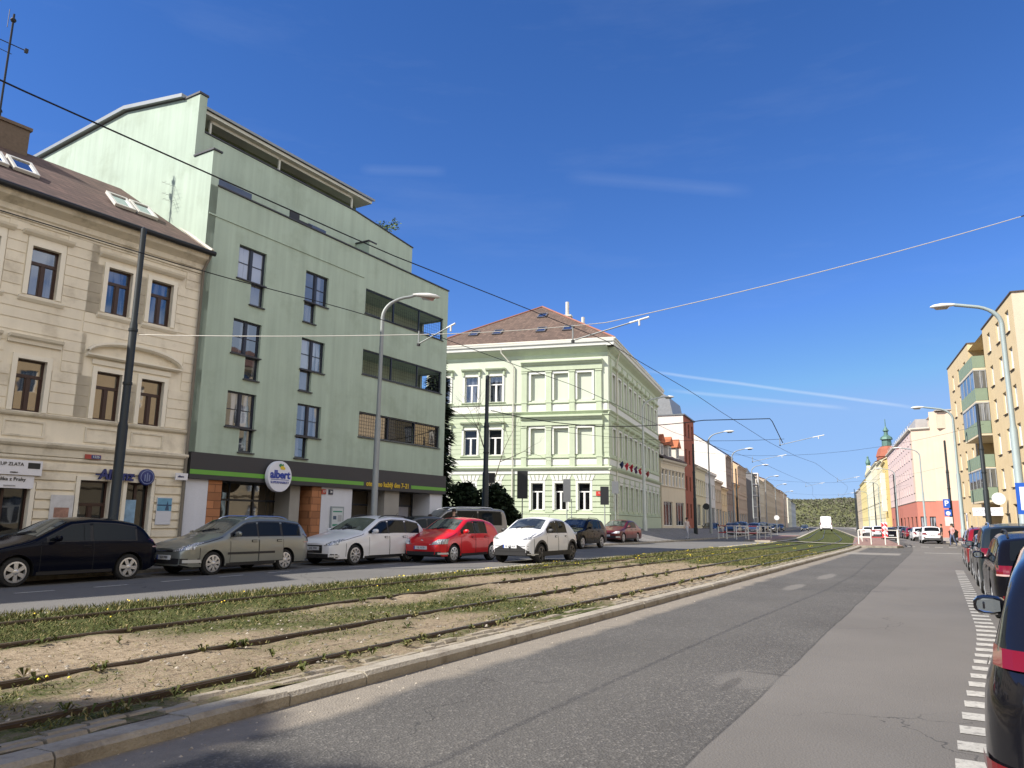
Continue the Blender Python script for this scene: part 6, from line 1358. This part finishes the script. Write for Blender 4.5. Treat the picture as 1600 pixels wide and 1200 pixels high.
# ================================================================== railings, signs, bins
def railing(label, pts, red=(), h=1.1):
    t = thing('railing', label, 'railing', (*W(*pts[0][:2]), pts[0][2]), 0, 'red and white stop railings'); o = Vector((*W(*pts[0][:2]), pts[0][2])); m = MB(); mr = MB()
    P_ = [Vector((*W(a, b), c_)) - o for a, b, c_ in pts]
    for q in P_: m.tube([q, q + Vector((0, 0, h))], .05, 6)
    for i, (a, b) in enumerate(zip(P_, P_[1:])):
        for zz in (h, h * .5): (mr if i in red else m).tube([a + Vector((0, 0, zz)), b + Vector((0, 0, zz))], .045, 6)
    m.build('white_rails', [plain('rail_white', (.68, .67, .62), .5)], t, 40); 
    if mr.v: mr.build('red_rails', [plain('rail_red', (.45, .05, .05), .5)], t, 40)
railing('white and red pipe railing on the far platform end', [(66.2, -16.2, .33), (65.6, -15.4, .33), (65, -14.5, .33), (65.4, -13.6, .33), (66, -13.0, .33), (70, -12.9, .33), (74, -12.9, .33)], (0, 3))
railing('second railing of the far platform, mostly red', [(71.5, -16.8, .33), (71.5, -15.8, .33), (71.5, -14.8, .33), (71.5, -13.6, .33)], (0, 1))
railing('white pipe railing around the platform island by the road', [(66.5, -5.3, .15), (66.2, -4.4, .15), (66.2, -3.4, .15), (66.5, -2.5, .15), (69, -2.45, .15), (72, -2.45, .15), (75, -2.45, .15)], (1,))
railing('red pipe railing behind the striped beacon', [(78, -5.3, .15), (84, -5.3, .15), (90, -5.3, .15)], (0, 1))
def signpost(name, label, s, p, z0, h, face, w, hh, rz, shape='box', mb=None, extra=None):
    t = thing(name, label, 'traffic sign', sp(s, p, z0), rz); MB().tube([(0, .05, -.1), (0, .05, h)], .035, 8).build('post', [m_lp], t, 40); m = MB()
    if shape == 'box': m.box(-w / 2, w / 2, -.02, .01, h - hh, h)
    else: m.lathe([(w / 2, -.012), (w / 2, .012)], 24, 0, 'y', c=(0, 0, h - w / 2))
    m.build('sign_face', [mb or face], t); return t
mgy = mat('sign_back_grey', (.19, .20, .21), .5, .4, .1, 3); mdk_ = mat('sign_back_dark', (.03, .032, .035), .5, .3)
zc = zpave(42, -21.2)
def facecam(s, p, d=0): x, y = W(s, p); return math.atan2(y, x) - PI / 2 + d
signpost('traffic_sign', 'tall dark rectangular sign board seen from behind near the white hatch crossover', 38.5, -21.0, .6, 3.9, mdk_, .62, 1.6, facecam(38, -21))
t = signpost('information_sign', 'pale street sign board on two thin posts before the corner house windows', 45.2, -21.3, .7, 3.7, mgy, .50, 1.5, facecam(45, -21)); MB().tube([(.3, .05, -.1), (.3, .05, 2.4)], .03, 6).build('post', [m_lp], t)
signpost('traffic_sign', 'grey and black sign pair at the sunlit corner edge', 46.6, -19.2, .45, 3.5, mdk_, .56, 1.2, facecam(46, -19)).children
t = signpost('traffic_sign', 'square pale sign mounted beside the corner downpipe', 52.2, -20.6, .9, 3.7, mgy, .5, .9, facecam(52, -20))
signpost('traffic_sign', 'lantern shaped dark sign top between the corner house windows', 38.0, -22.8, .7, 3.7, mdk_, .4, .6, facecam(38, -22))
b_ = board('street_name_plate', 'red street name plate on the sunlit corner of the pale green house', 'street sign', onK(-.62, 3.75, -.08), aK, .8, .34, .03, plain('plate_red', (.50, .045, .035), .4)); lettering('Praha 5', .14, plain('enamel_white', (.7, .7, .7)), b_, (0, -.035, .03))
signpost('traffic_sign', 'dark round sign on a post by the shaded terrace', 84, -20.5, .6, 3.2, mdk_, .7, .7, facecam(84, -20), 'round')
signpost('traffic_sign', 'white round sign far along the shaded road', 112, -15.0, .3, 2.6, plain('sign_white_face', (.62, .62, .62)), .7, .7, facecam(112, -15), 'round')
# parking signs
m_pb = plain('sign_blue', (.012, .085, .42), .4); m_pw = plain('sign_white', (.72, .72, .72), .4)
t = thing('parking_sign', 'large blue parking sign at the very edge by the yellow building', 'traffic sign', sp(33.6, 2.75, .12), facecam(33.6, 2.7))
MB().tube([(.2, .05, -.1), (.2, .05, 3.3)], .035, 8).build('post', [m_lp], t, 40); MB().box(-.17, .9, -.02, .01, 1.95, 3.1).build('sign_face', [m_pb], t)
MB().box(-.05, .80, -.026, -.021, 2.1, 2.95).build('white_field', [m_pw], t); put('letter', text_mesh('P', .8, m_pb, depth=.004, bold=.02), t, (.38, -.03, 2.52))
t = thing('parking_sign', 'blue parking sign with a wheelchair plate on the dark pole', 'traffic sign', (*W(84.2, 2.35), .12), facecam(84, 2.4))
MB().box(-.29, .29, -.02, .01, 3.25, 4.1).build('sign_face', [m_pb], t); MB().box(-.24, .36, -.02, .01, 2.5, 3.1).build('wheelchair_plate', [m_pb], t); MB().box(-.26, .4, -.02, .01, 1.55, 2.4).build('white_plate', [mat('sign_pale', (.55, .57, .55), .5)], t)
put('letter', text_mesh('P', .7, m_pw, depth=.004, bold=.02), t, (0, -.026, 3.68)); MB().lathe([(.2, -.024), (.2, -.02)], 16, 0, 'y', c=(.07, 0, 2.75)).build('wheelchair_symbol', [m_pw], t)
# striped beacon
t = thing('beacon_sign', 'red and white striped arrow beacon on the platform island', 'traffic sign', sp(76.2, -3.4, .15), facecam(76, -3.4)); MB().tube([(0, .03, 0), (0, .03, .5)], .04, 6).build('post', [m_lp], t)
m = MB(); w = .24; m.box(-w, w, -.02, .02, .4, 1.75, 0)
for z in (.4, .85, 1.3):
    m.add([(-w, -.026, z), (0, -.026, z + .22), (-w, -.026, z + .44), (-w, -.026, z + .22)], [(0, 1, 2, 3)], 1); m.add([(0, -.026, z + .22), (w, -.026, z), (w, -.026, z + .22), (0, -.026, z + .44)], [(0, 1, 2, 3)], 1)
m.build('striped_board', [m_pw, plain('stripe_red', (.55, .03, .03))], t)
# bins and barrier
t = thing('waste_bin', 'black waste bin at the foot of the parking sign pole', 'waste bin', sp(83.2, 2.6, .12), 0); MB().lathe([(.30, 0), (.36, .1), (.38, .9), (.42, .95), (.42, 1.05), (.2, 1.2)], 14).build('body', [m_blk], t, 40); MB().lathe([(.30, 1.12), (.28, 1.2), (.1, 1.26)], 14).build('lid', [m_gap], t)
t = thing('barrier', 'orange slatted barrier standing behind the lamp base', 'barrier', sp(75, 3.4, .12), rotS(75) + .6); m = MB()
for z in (.2, .5, .8): m.box(-.7, .7, -.02, .02, z, z + .18)
m.build('slat', [plain('barrier_orange', (.55, .17, .015), .5)], t); m = MB(); m.box(-.72, -.64, -.2, .2, 0, 1.05); m.box(.64, .72, -.2, .2, 0, 1.05); m.build('foot', [plain('barrier_orange', (.55, .17, .015))], t)

# ================================================================== people
def person(label, loc, rz, pose, shirt, trous, skin=(.45, .28, .2), hair=(.03, .02, .015), h=1.72):
    J = {'hip': (0, 0, .95), 'chest': (0, 0, 1.28), 'neck': (0, 0, 1.46), 'head': (0, 0, 1.58), 'top': (0, .0, 1.70)}
    J.update({'hl': (-.1, 0, .9), 'kl': (-.1, -.02, .5), 'al': (-.1, .02, .09), 'tl': (-.1, -.15, .04), 'hr': (.1, 0, .9), 'kr': (.1, -.02, .5), 'ar': (.1, .02, .09), 'tr': (.1, -.15, .04),
              'sl': (-.19, 0, 1.40), 'el': (-.25, .02, 1.12), 'wl': (-.25, -.06, .87), 'fl': (-.25, -.09, .77), 'sr': (.19, 0, 1.40), 'er': (.25, .02, 1.12), 'wr': (.25, -.06, .87), 'fr': (.25, -.09, .77)}); J.update(pose)
    E = [('hip', 'chest'), ('chest', 'neck'), ('neck', 'head'), ('head', 'top'), ('hip', 'hl'), ('hl', 'kl'), ('kl', 'al'), ('al', 'tl'), ('hip', 'hr'), ('hr', 'kr'), ('kr', 'ar'), ('ar', 'tr'), ('chest', 'sl'), ('sl', 'el'), ('el', 'wl'), ('wl', 'fl'), ('chest', 'sr'), ('sr', 'er'), ('er', 'wr'), ('wr', 'fr')]
    rad = dict(hip=.14, chest=.16, neck=.058, head=.095, top=.08, hl=.09, kl=.062, al=.042, tl=.04, hr=.09, kr=.062, ar=.042, tr=.04, sl=.065, el=.045, wl=.03, fl=.03, sr=.065, er=.045, wr=.03, fr=.03)
    ks = list(J); me = bpy.data.meshes.new('body'); me.from_pydata([J[k] for k in ks], [(ks.index(a), ks.index(b)) for a, b in E], []); o = bpy.data.objects.new('b', me); COL.objects.link(o)
    md = o.modifiers.new('s', 'SKIN'); 
    for i, k in enumerate(ks): sv = me.skin_vertices[0].data[i]; sv.radius = (rad[k], rad[k] * (.72 if k in ('chest', 'hip') else 1)); sv.use_root = k == 'hip'
    o.modifiers.new('u', 'SUBSURF').levels = 1
    n = bpy.data.meshes.new_from_object(o.evaluated_get(bpy.context.evaluated_depsgraph_get())); bpy.data.objects.remove(o)
    n.materials.clear()
    for nm, c_ in (('skin_tone', skin), ('shirt_' + label[:12].replace(' ', '_'), shirt), ('trousers_' + label[:12].replace(' ', '_'), trous), ('shoe_dark', (.02, .02, .02))): n.materials.append(mat(nm, c_, .8, 0, .1, 8))
    Jh, Jc, Jn = Vector(J['hip']), Vector(J['chest']), Vector(J['neck'])
    for p in n.polygons:
        d = {k: (p.center - Vector(J[k])).length for k in ks}; k = min(d, key=d.get)
        p.material_index = 0 if k in ('neck', 'head', 'top', 'wl', 'wr', 'fl', 'fr') else 2 if k in ('hl', 'hr', 'kl', 'kr', 'al', 'ar') else 3 if k in ('tl', 'tr') else 1; p.use_smooth = True
    t = thing('person', label, 'person', loc, rz); put('body', n, t); hd = Vector(J['head'])
    m = MB(); m.lathe([(.02, .13), (.07, .115), (.105, .06), (.108, .0), (.09, -.04)], 12, 0, c=(hd.x, hd.y + .02, hd.z + .03)); m.build('hair', [mat('hair_dark', hair, .7, 0, .2, 20)], t, 60)
    m = MB(); m.lathe([(.012, 0), (.02, -.03), (.006, -.045)], 6, 0, 'y', c=(hd.x, hd.y - .09, hd.z - .01)); m.build('nose', [mat('skin_tone', skin)], t)
    t.scale = (h / 1.74,) * 3; return t
walk = dict(kl=(-.1, -.14, .5), al=(-.1, -.12, .1), tl=(-.1, -.28, .06), kr=(.1, .06, .5), ar=(.1, .25, .13), tr=(.1, .13, .05), el=(-.25, .10, 1.13), wl=(-.25, .10, .88), fl=(-.25, .10, .78), wr=(.25, -.16, .92), fr=(.25, -.20, .83))
person('person in a pale top and light trousers walking at the shaded kerb', sp(60.5, -17.5, .36), facecam(60, -17) + .9, walk, (.55, .47, .45), (.42, .43, .48))
bend = dict(chest=(0, -.22, 1.18), neck=(0, -.36, 1.27), head=(0, -.46, 1.29), top=(0, -.56, 1.32), sl=(-.19, -.28, 1.24), sr=(.19, -.28, 1.24), el=(-.24, -.36, .98), er=(.24, -.36, .98), wl=(-.2, -.48, .78), wr=(.2, -.48, .78), fl=(-.18, -.54, .7), fr=(.18, -.54, .7), kl=(-.1, -.12, .5), kr=(.1, -.12, .5))
person('person in dark clothes bending over by the supermarket pier', onG(10.6, .43, -1.6), aG + 1.2, bend, (.02, .02, .024), (.03, .03, .035))
person('person in dark jacket and cap standing at the supermarket edge', onG(13.3, .43, -1.4), aG - 1.0, {}, (.022, .02, .024), (.03, .032, .04), hair=(.01, .01, .012))
person('person in pink top on the sunny pavement near the shop board', onY(17.6, .12, -3.2), aY + .5, walk, (.55, .30, .28), (.10, .12, .2))
person('person in dark coat by the lamp on the sunny pavement', onY(6.5, .12, -2.6), aY + .2, {}, (.03, .028, .03), (.03, .03, .04))

# ================================================================== trees and shrubs
def leaves(mb, centres, n, size, rr_, m=(0,), flat=.6):
    for _ in range(n):
        c_, r_ = rr_.choice(centres)
        d = Vector((rr_.gauss(0, 1), rr_.gauss(0, 1), rr_.gauss(0, 1))).normalized() * r_ * rr_.random() ** .45; p = Vector(c_) + d
        a = Vector((rr_.gauss(0, 1), rr_.gauss(0, 1), rr_.gauss(0, flat))).normalized(); b = a.cross(Vector((rr_.gauss(0, 1), rr_.gauss(0, 1), rr_.gauss(0, 1)))).normalized(); s_ = size * rr_.uniform(.6, 1.4)
        mb.add([p - a * s_, p + b * s_ * .5, p + a * s_, p - b * s_ * .5], [(0, 1, 2, 3)], rr_.choice(m))
lf = [mat('conifer_green', (.016, .028, .013), .8, 0, .4, 1.5, spec=.15), mat('conifer_green_dark', (.009, .016, .008), .8, 0, .3, 1.5, spec=.15)]
bark = mat('bark', (.06, .045, .035), .9, 0, .3, 6)
def conifer(label, x, y, z, h, r, n, seed):
    q = random.Random(seed); t = thing('conifer_tree', label, 'tree', (x, y, z), 0)
    MB().tube([(0, 0, -.2), (0, 0, h * .95)], [.2, .03], 8).build('trunk', [bark], t, 40); m = MB()
    for _ in range(n):
        f = q.random() ** 1.3; zz = h * (.06 + .94 * f); rad = r * (1 - f) ** .7 * (.75 + .25 * math.sin(f * 40 + q.random())) + .15; a = q.uniform(0, 2 * PI); d = rad * q.random() ** .4
        p = Vector((d * math.cos(a), d * math.sin(a), zz)); o = Vector((math.cos(a), math.sin(a), -.35 + q.uniform(-.3, .2))).normalized(); s_ = Vector((-math.sin(a), math.cos(a), q.uniform(-.3, .3))); L_ = q.uniform(.25, .5)
        m.add([p - o * L_ * .4, p + s_ * L_ * .28, p + o * L_, p - s_ * L_ * .28], [(0, 1, 2, 3)], q.choice((0, 0, 1)))
    m.build('crown', lf, t); return t
x, y = W(36.4, -25.1); conifer('tall dark conifer squeezed behind the end of the green apartment building', x - .55, y, .9, 10.6, 1.5, 7000, 5)
def shrub(label, s, p, z, w, h, n, seed, mats=lf, name='shrub', size=.16):
    q = random.Random(seed); x, y = W(s, p); t = thing(name, label, 'shrub', (x, y, z), 0); m = MB()
    cs = [((q.uniform(-w, w), q.uniform(-w * .5, w * .5), h * (.25 + .5 * q.random())), h * q.uniform(.22, .36)) for _ in range(9)] + [((q.uniform(-w * .6, w * .6), 0, h * .75), h * .25) for _ in range(3)]
    leaves(m, cs, n, size, q, (0, 0, 1)); m.build('foliage', mats, t); m = MB()
    for k in range(5): m.tube([(0, 0, -.1), (q.uniform(-w * .7, w * .7), q.uniform(-.3, .3), h * .7)], [.05, .015], 5)
    m.build('stem', [bark], t)
shrub('dark spreading evergreen shrub behind the grey van', 37.6, -23.3, .8, 1.9, 3.0, 5200, 3)
shrub('low dark shrub before the corner house wall', 38.8, -22.6, .8, .8, 1.9, 2200, 4)
# small bare tree before the corner house
def bare(label, x, y, z, h, seed):
    q = random.Random(seed); t = thing('bare_tree', label, 'tree', (x, y, z), 0); m = MB()
    def br(p, d, l, r_, dep):
        e = p + d * l; m.tube([p, (p + e) / 2 + Vector((q.gauss(0, .04), q.gauss(0, .04), 0)) * l, e], [r_, r_ * .85, r_ * .65], 5, 0, False)
        if dep:
            for _ in range(q.choice((2, 3))): nd = (d + Vector((q.gauss(0, .55), q.gauss(0, .55), q.gauss(.1, .3)))).normalized(); br(e, nd, l * q.uniform(.6, .85), r_ * .6, dep - 1)
    br(Vector((0, 0, -.1)), Vector((0, 0, 1)), h * .36, .07, 5); m.build('branches', [mat('twig_brown', (.07, .05, .04), .9)], t, 60)
x, y = W(40.5, -24.4); bare('small bare tree with fine twigs before the corner house windows', x, y, .9, 8.2, 9)
# plant on the roof terrace
q = random.Random(8); t = thing('potted_plant', 'feathery green plant on the green building roof terrace', 'plant', onG(11.4, 15.2, 2.0), 0); m = MB()
leaves(m, [((q.uniform(-.6, .6), q.uniform(-.3, .3), .55 + q.random() * .5), .32) for _ in range(7)], 500, .06, q); m.build('foliage', [mat('pale_leaf', (.10, .15, .05), .8)], t); MB().lathe([(.2, -.2), (.28, .3)], 10).build('pot', [m_flash], t)
# broad street tree on the far pavement, out of the frame, whose shade falls across the tracks
q = random.Random(21); x, y = W(-14.1, -18.5); t = thing('street_tree', 'tall leafy street tree on the shaded pavement beside the cream house', 'tree', (x, y, .4), 0)
MB().tube([(0, 0, -.2), (.1, .1, 6), (.6, -.2, 11), (1.6, -.8, 17.5)], [.3, .24, .16, .04], 10).build('trunk', [bark], t, 40); m = MB()
cs = [((1.6 + q.gauss(0, 1.3), -.8 + q.gauss(0, 1.3), 16 + q.gauss(0, 1.4)), q.uniform(.5, 1.2)) for _ in range(24)]; leaves(m, cs, 9000, .17, q, (0, 1)); m.build('crown', [mat('leaf_green', (.06, .10, .025), .7, 0, .3, 2), mat('leaf_green_deep', (.04, .07, .018), .7)], t)

# ================================================================== wooded hill at the end of the street
hl = MB(); hx, hy = 372., 800.; nu, nv = 44, 16; ux, uy = math.cos(R(-22)), math.sin(R(-22))
def hillz(u, v):
    a = math.exp(-((u + 20) / 210) ** 2); b = sm(0, .75, v); return -2 + (31 * a * b + 5 * b + 3.0 * mnoise.noise((u / 60, v * 3, 1)) * b)
def hillp(u, v): return (hx + u * ux - v * 260 * uy * 1.0, hy + u * uy + v * 260 * ux, hillz(u, v))
for i in range(nu + 1):
    for j in range(nv + 1): hl.v.append(hillp(-420 + 840 * i / nu, j / nv))
for i in range(nu):
    for j in range(nv): a = i * (nv + 1) + j; hl.f.append((a, a + nv + 1, a + nv + 2, a + 1)); hl.m.append(0)
struct('hill', hl, mat('hill_grass', (.11, .115, .045), .9, 0, .3, .03), smooth=60)
q = random.Random(31); fm = MB()
for _ in range(9000):
    u, v = q.uniform(-260, 200), q.random(); x, y, z = hillp(u, v); r_ = q.uniform(.9, 2.0); mi = q.choices((0, 1, 2, 3), (4, 4, 3, 2))[0]
    for _k in range(7):
        d = Vector((q.gauss(0, 1), q.gauss(0, 1), q.gauss(0, 1))).normalized() * r_ * .6; p = Vector((x, y, z + r_ * .9)) + d; a = Vector((q.gauss(0, 1), q.gauss(0, 1), q.gauss(0, 1))).normalized(); b = a.cross(Vector((q.gauss(0, 1), q.gauss(0, 1), q.gauss(0, 1)))).normalized(); s_ = r_ * .55
        fm.add([p - a * s_, p + b * s_, p + a * s_, p - b * s_], [(0, 1, 2, 3)], mi)
struct('forest', fm, [mat('spring_leaf', (.125, .13, .075), .9), mat('olive_leaf', (.115, .118, .072), .9), mat('brown_twigs', (.125, .115, .088), .9), mat('fresh_leaf', (.145, .155, .085), .9)], 'stuff')

# ================================================================== sky, sun, camera
H_, F_, YH_, RO = 1.58, 1165., 815., .012
pt_ = math.atan((YH_ - 600) / F_)
fw_ = Vector((0, math.cos(pt_), math.sin(pt_))); u0 = Vector((0, -math.sin(pt_), math.cos(pt_))); r0_ = Vector((1, 0, 0))
rg_ = r0_ * math.cos(RO) + u0 * math.sin(RO); up_ = u0 * math.cos(RO) - r0_ * math.sin(RO)
cd = bpy.data.cameras.new('camera'); cam = bpy.data.objects.new('camera', cd); COL.objects.link(cam)
cd.sensor_fit = 'HORIZONTAL'; cd.sensor_width = 36; cd.lens = 36 * F_ / 1600; cd.clip_start = .05; cd.clip_end = 5000
M_ = Matrix((rg_, up_, -fw_)).transposed().to_4x4(); M_.translation = (0, 0, H_); cam.matrix_world = M_; scn.camera = cam
sun_d = Vector((-.6855, -.2882, .6686)).normalized(); el = math.asin(sun_d.z)
sl_ = bpy.data.lights.new('sun', 'SUN'); sl_.energy = 4.3; sl_.angle = R(.5); sl_.color = (1, .93, .83)
so = bpy.data.objects.new('sun', sl_); COL.objects.link(so); so.rotation_euler = sun_d.to_track_quat('Z', 'Y').to_euler(); so.location = sun_d * 60
wd_ = bpy.data.worlds.new('World'); scn.world = wd_; wd_.use_nodes = True; nt = wd_.node_tree; bg = nt.nodes['Background']
sk = N(nt, 'ShaderNodeTexSky', sky_type='NISHITA'); sk.sun_disc = False; sk.sun_elevation = el; sk.sun_rotation = math.atan2(sun_d.x, sun_d.y); sk.altitude = 1500; sk.air_density = 1.0; sk.dust_density = .0; sk.ozone_density = 4.0
hs_ = N(nt, 'ShaderNodeHueSaturation', ins={'Saturation': 1.21, 'Value': 1.0}); L(nt, mixc(nt, 1.0, sk.outputs[0], (1.0, .91, 1.03), 'MULTIPLY'), hs_.inputs['Color'])
# vapour trails and thin cirrus, laid on the sky dome by direction
tcg = N(nt, 'ShaderNodeTexCoord').outputs['Generated']; nrm = N(nt, 'ShaderNodeVectorMath', operation='NORMALIZE'); L(nt, tcg, nrm.inputs[0]); dv = nrm.outputs[0]
def rayd(px, py): return (fw_ + rg_ * ((px - 800) / F_) + up_ * ((600 - py) / F_)).normalized()
def vdot(v):
    n = N(nt, 'ShaderNodeVectorMath', operation='DOT_PRODUCT'); L(nt, dv, n.inputs[0]); n.inputs[1].default_value = v; return n.outputs['Value']
cl = None
nz = noise(nt, dv, 14, 5, .6)
for a, b, wdt, amt in (((1000, 578), (1450, 640), .0026, .34), ((1040, 609), (1330, 639), .0030, .26), ((1180, 300), (880, 275), .010, .05), ((560, 265), (700, 268), .008, .05)):
    ra, rb_ = rayd(*a), rayd(*b); n_ = ra.cross(rb_).normalized(); mid = (ra + rb_).normalized(); cs_ = mid.dot(ra)
    d = mth(nt, 'ABSOLUTE', mth(nt, 'ADD', vdot(n_), mth(nt, 'MULTIPLY_ADD', nz, .002, -.001)))
    k = mth(nt, 'POWER', mth(nt, 'SUBTRACT', 1., mth(nt, 'DIVIDE', d, wdt), clamp=True), .8)
    e_ = mth(nt, 'DIVIDE', mth(nt, 'SUBTRACT', vdot(mid), cs_), (1 - cs_) * .5, clamp=True)
    k = mth(nt, 'MULTIPLY', mth(nt, 'MULTIPLY', k, e_), mth(nt, 'MULTIPLY', mth(nt, 'MULTIPLY_ADD', nz, .8, .6), amt)); cl = k if cl is None else mth(nt, 'ADD', cl, k, clamp=True)
ci = noise(nt, dv, 2.2, 7, .62, (1.2, 1.6, 7.0)); ci = mth(nt, "MULTIPLY", mth(nt, "SUBTRACT", ci, .54, clamp=True), .17)
cl = mth(nt, 'ADD', cl, ci, clamp=True)
skyb = mixc(nt, .85, hs_.outputs['Color'], (1.6, 2.75, 4.8), 'DARKEN'); skyc = mixc(nt, cl, skyb, (4.4, 5.0, 5.8))
# unseen cloud bank added behind the camera to brighten the shaded house fronts
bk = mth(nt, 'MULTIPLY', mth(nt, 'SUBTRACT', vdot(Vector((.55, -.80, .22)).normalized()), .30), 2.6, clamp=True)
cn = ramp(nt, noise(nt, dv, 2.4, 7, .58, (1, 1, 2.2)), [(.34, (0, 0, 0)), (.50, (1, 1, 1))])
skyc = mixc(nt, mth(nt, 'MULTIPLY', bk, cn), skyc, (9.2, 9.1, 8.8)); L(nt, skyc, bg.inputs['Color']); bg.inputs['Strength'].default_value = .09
vs_ = scn.view_settings; vs_.view_transform = 'Standard'; vs_.look = 'None'; vs_.exposure = 1.0; vs_.gamma = 1.0; vs_.use_curve_mapping = False
scn.cycles.use_denoising = True; scn.cycles.max_bounces = 6; scn.cycles.diffuse_bounces = 3; scn.cycles.glossy_bounces = 3; scn.cycles.caustics_reflective = False; scn.cycles.caustics_refractive = False
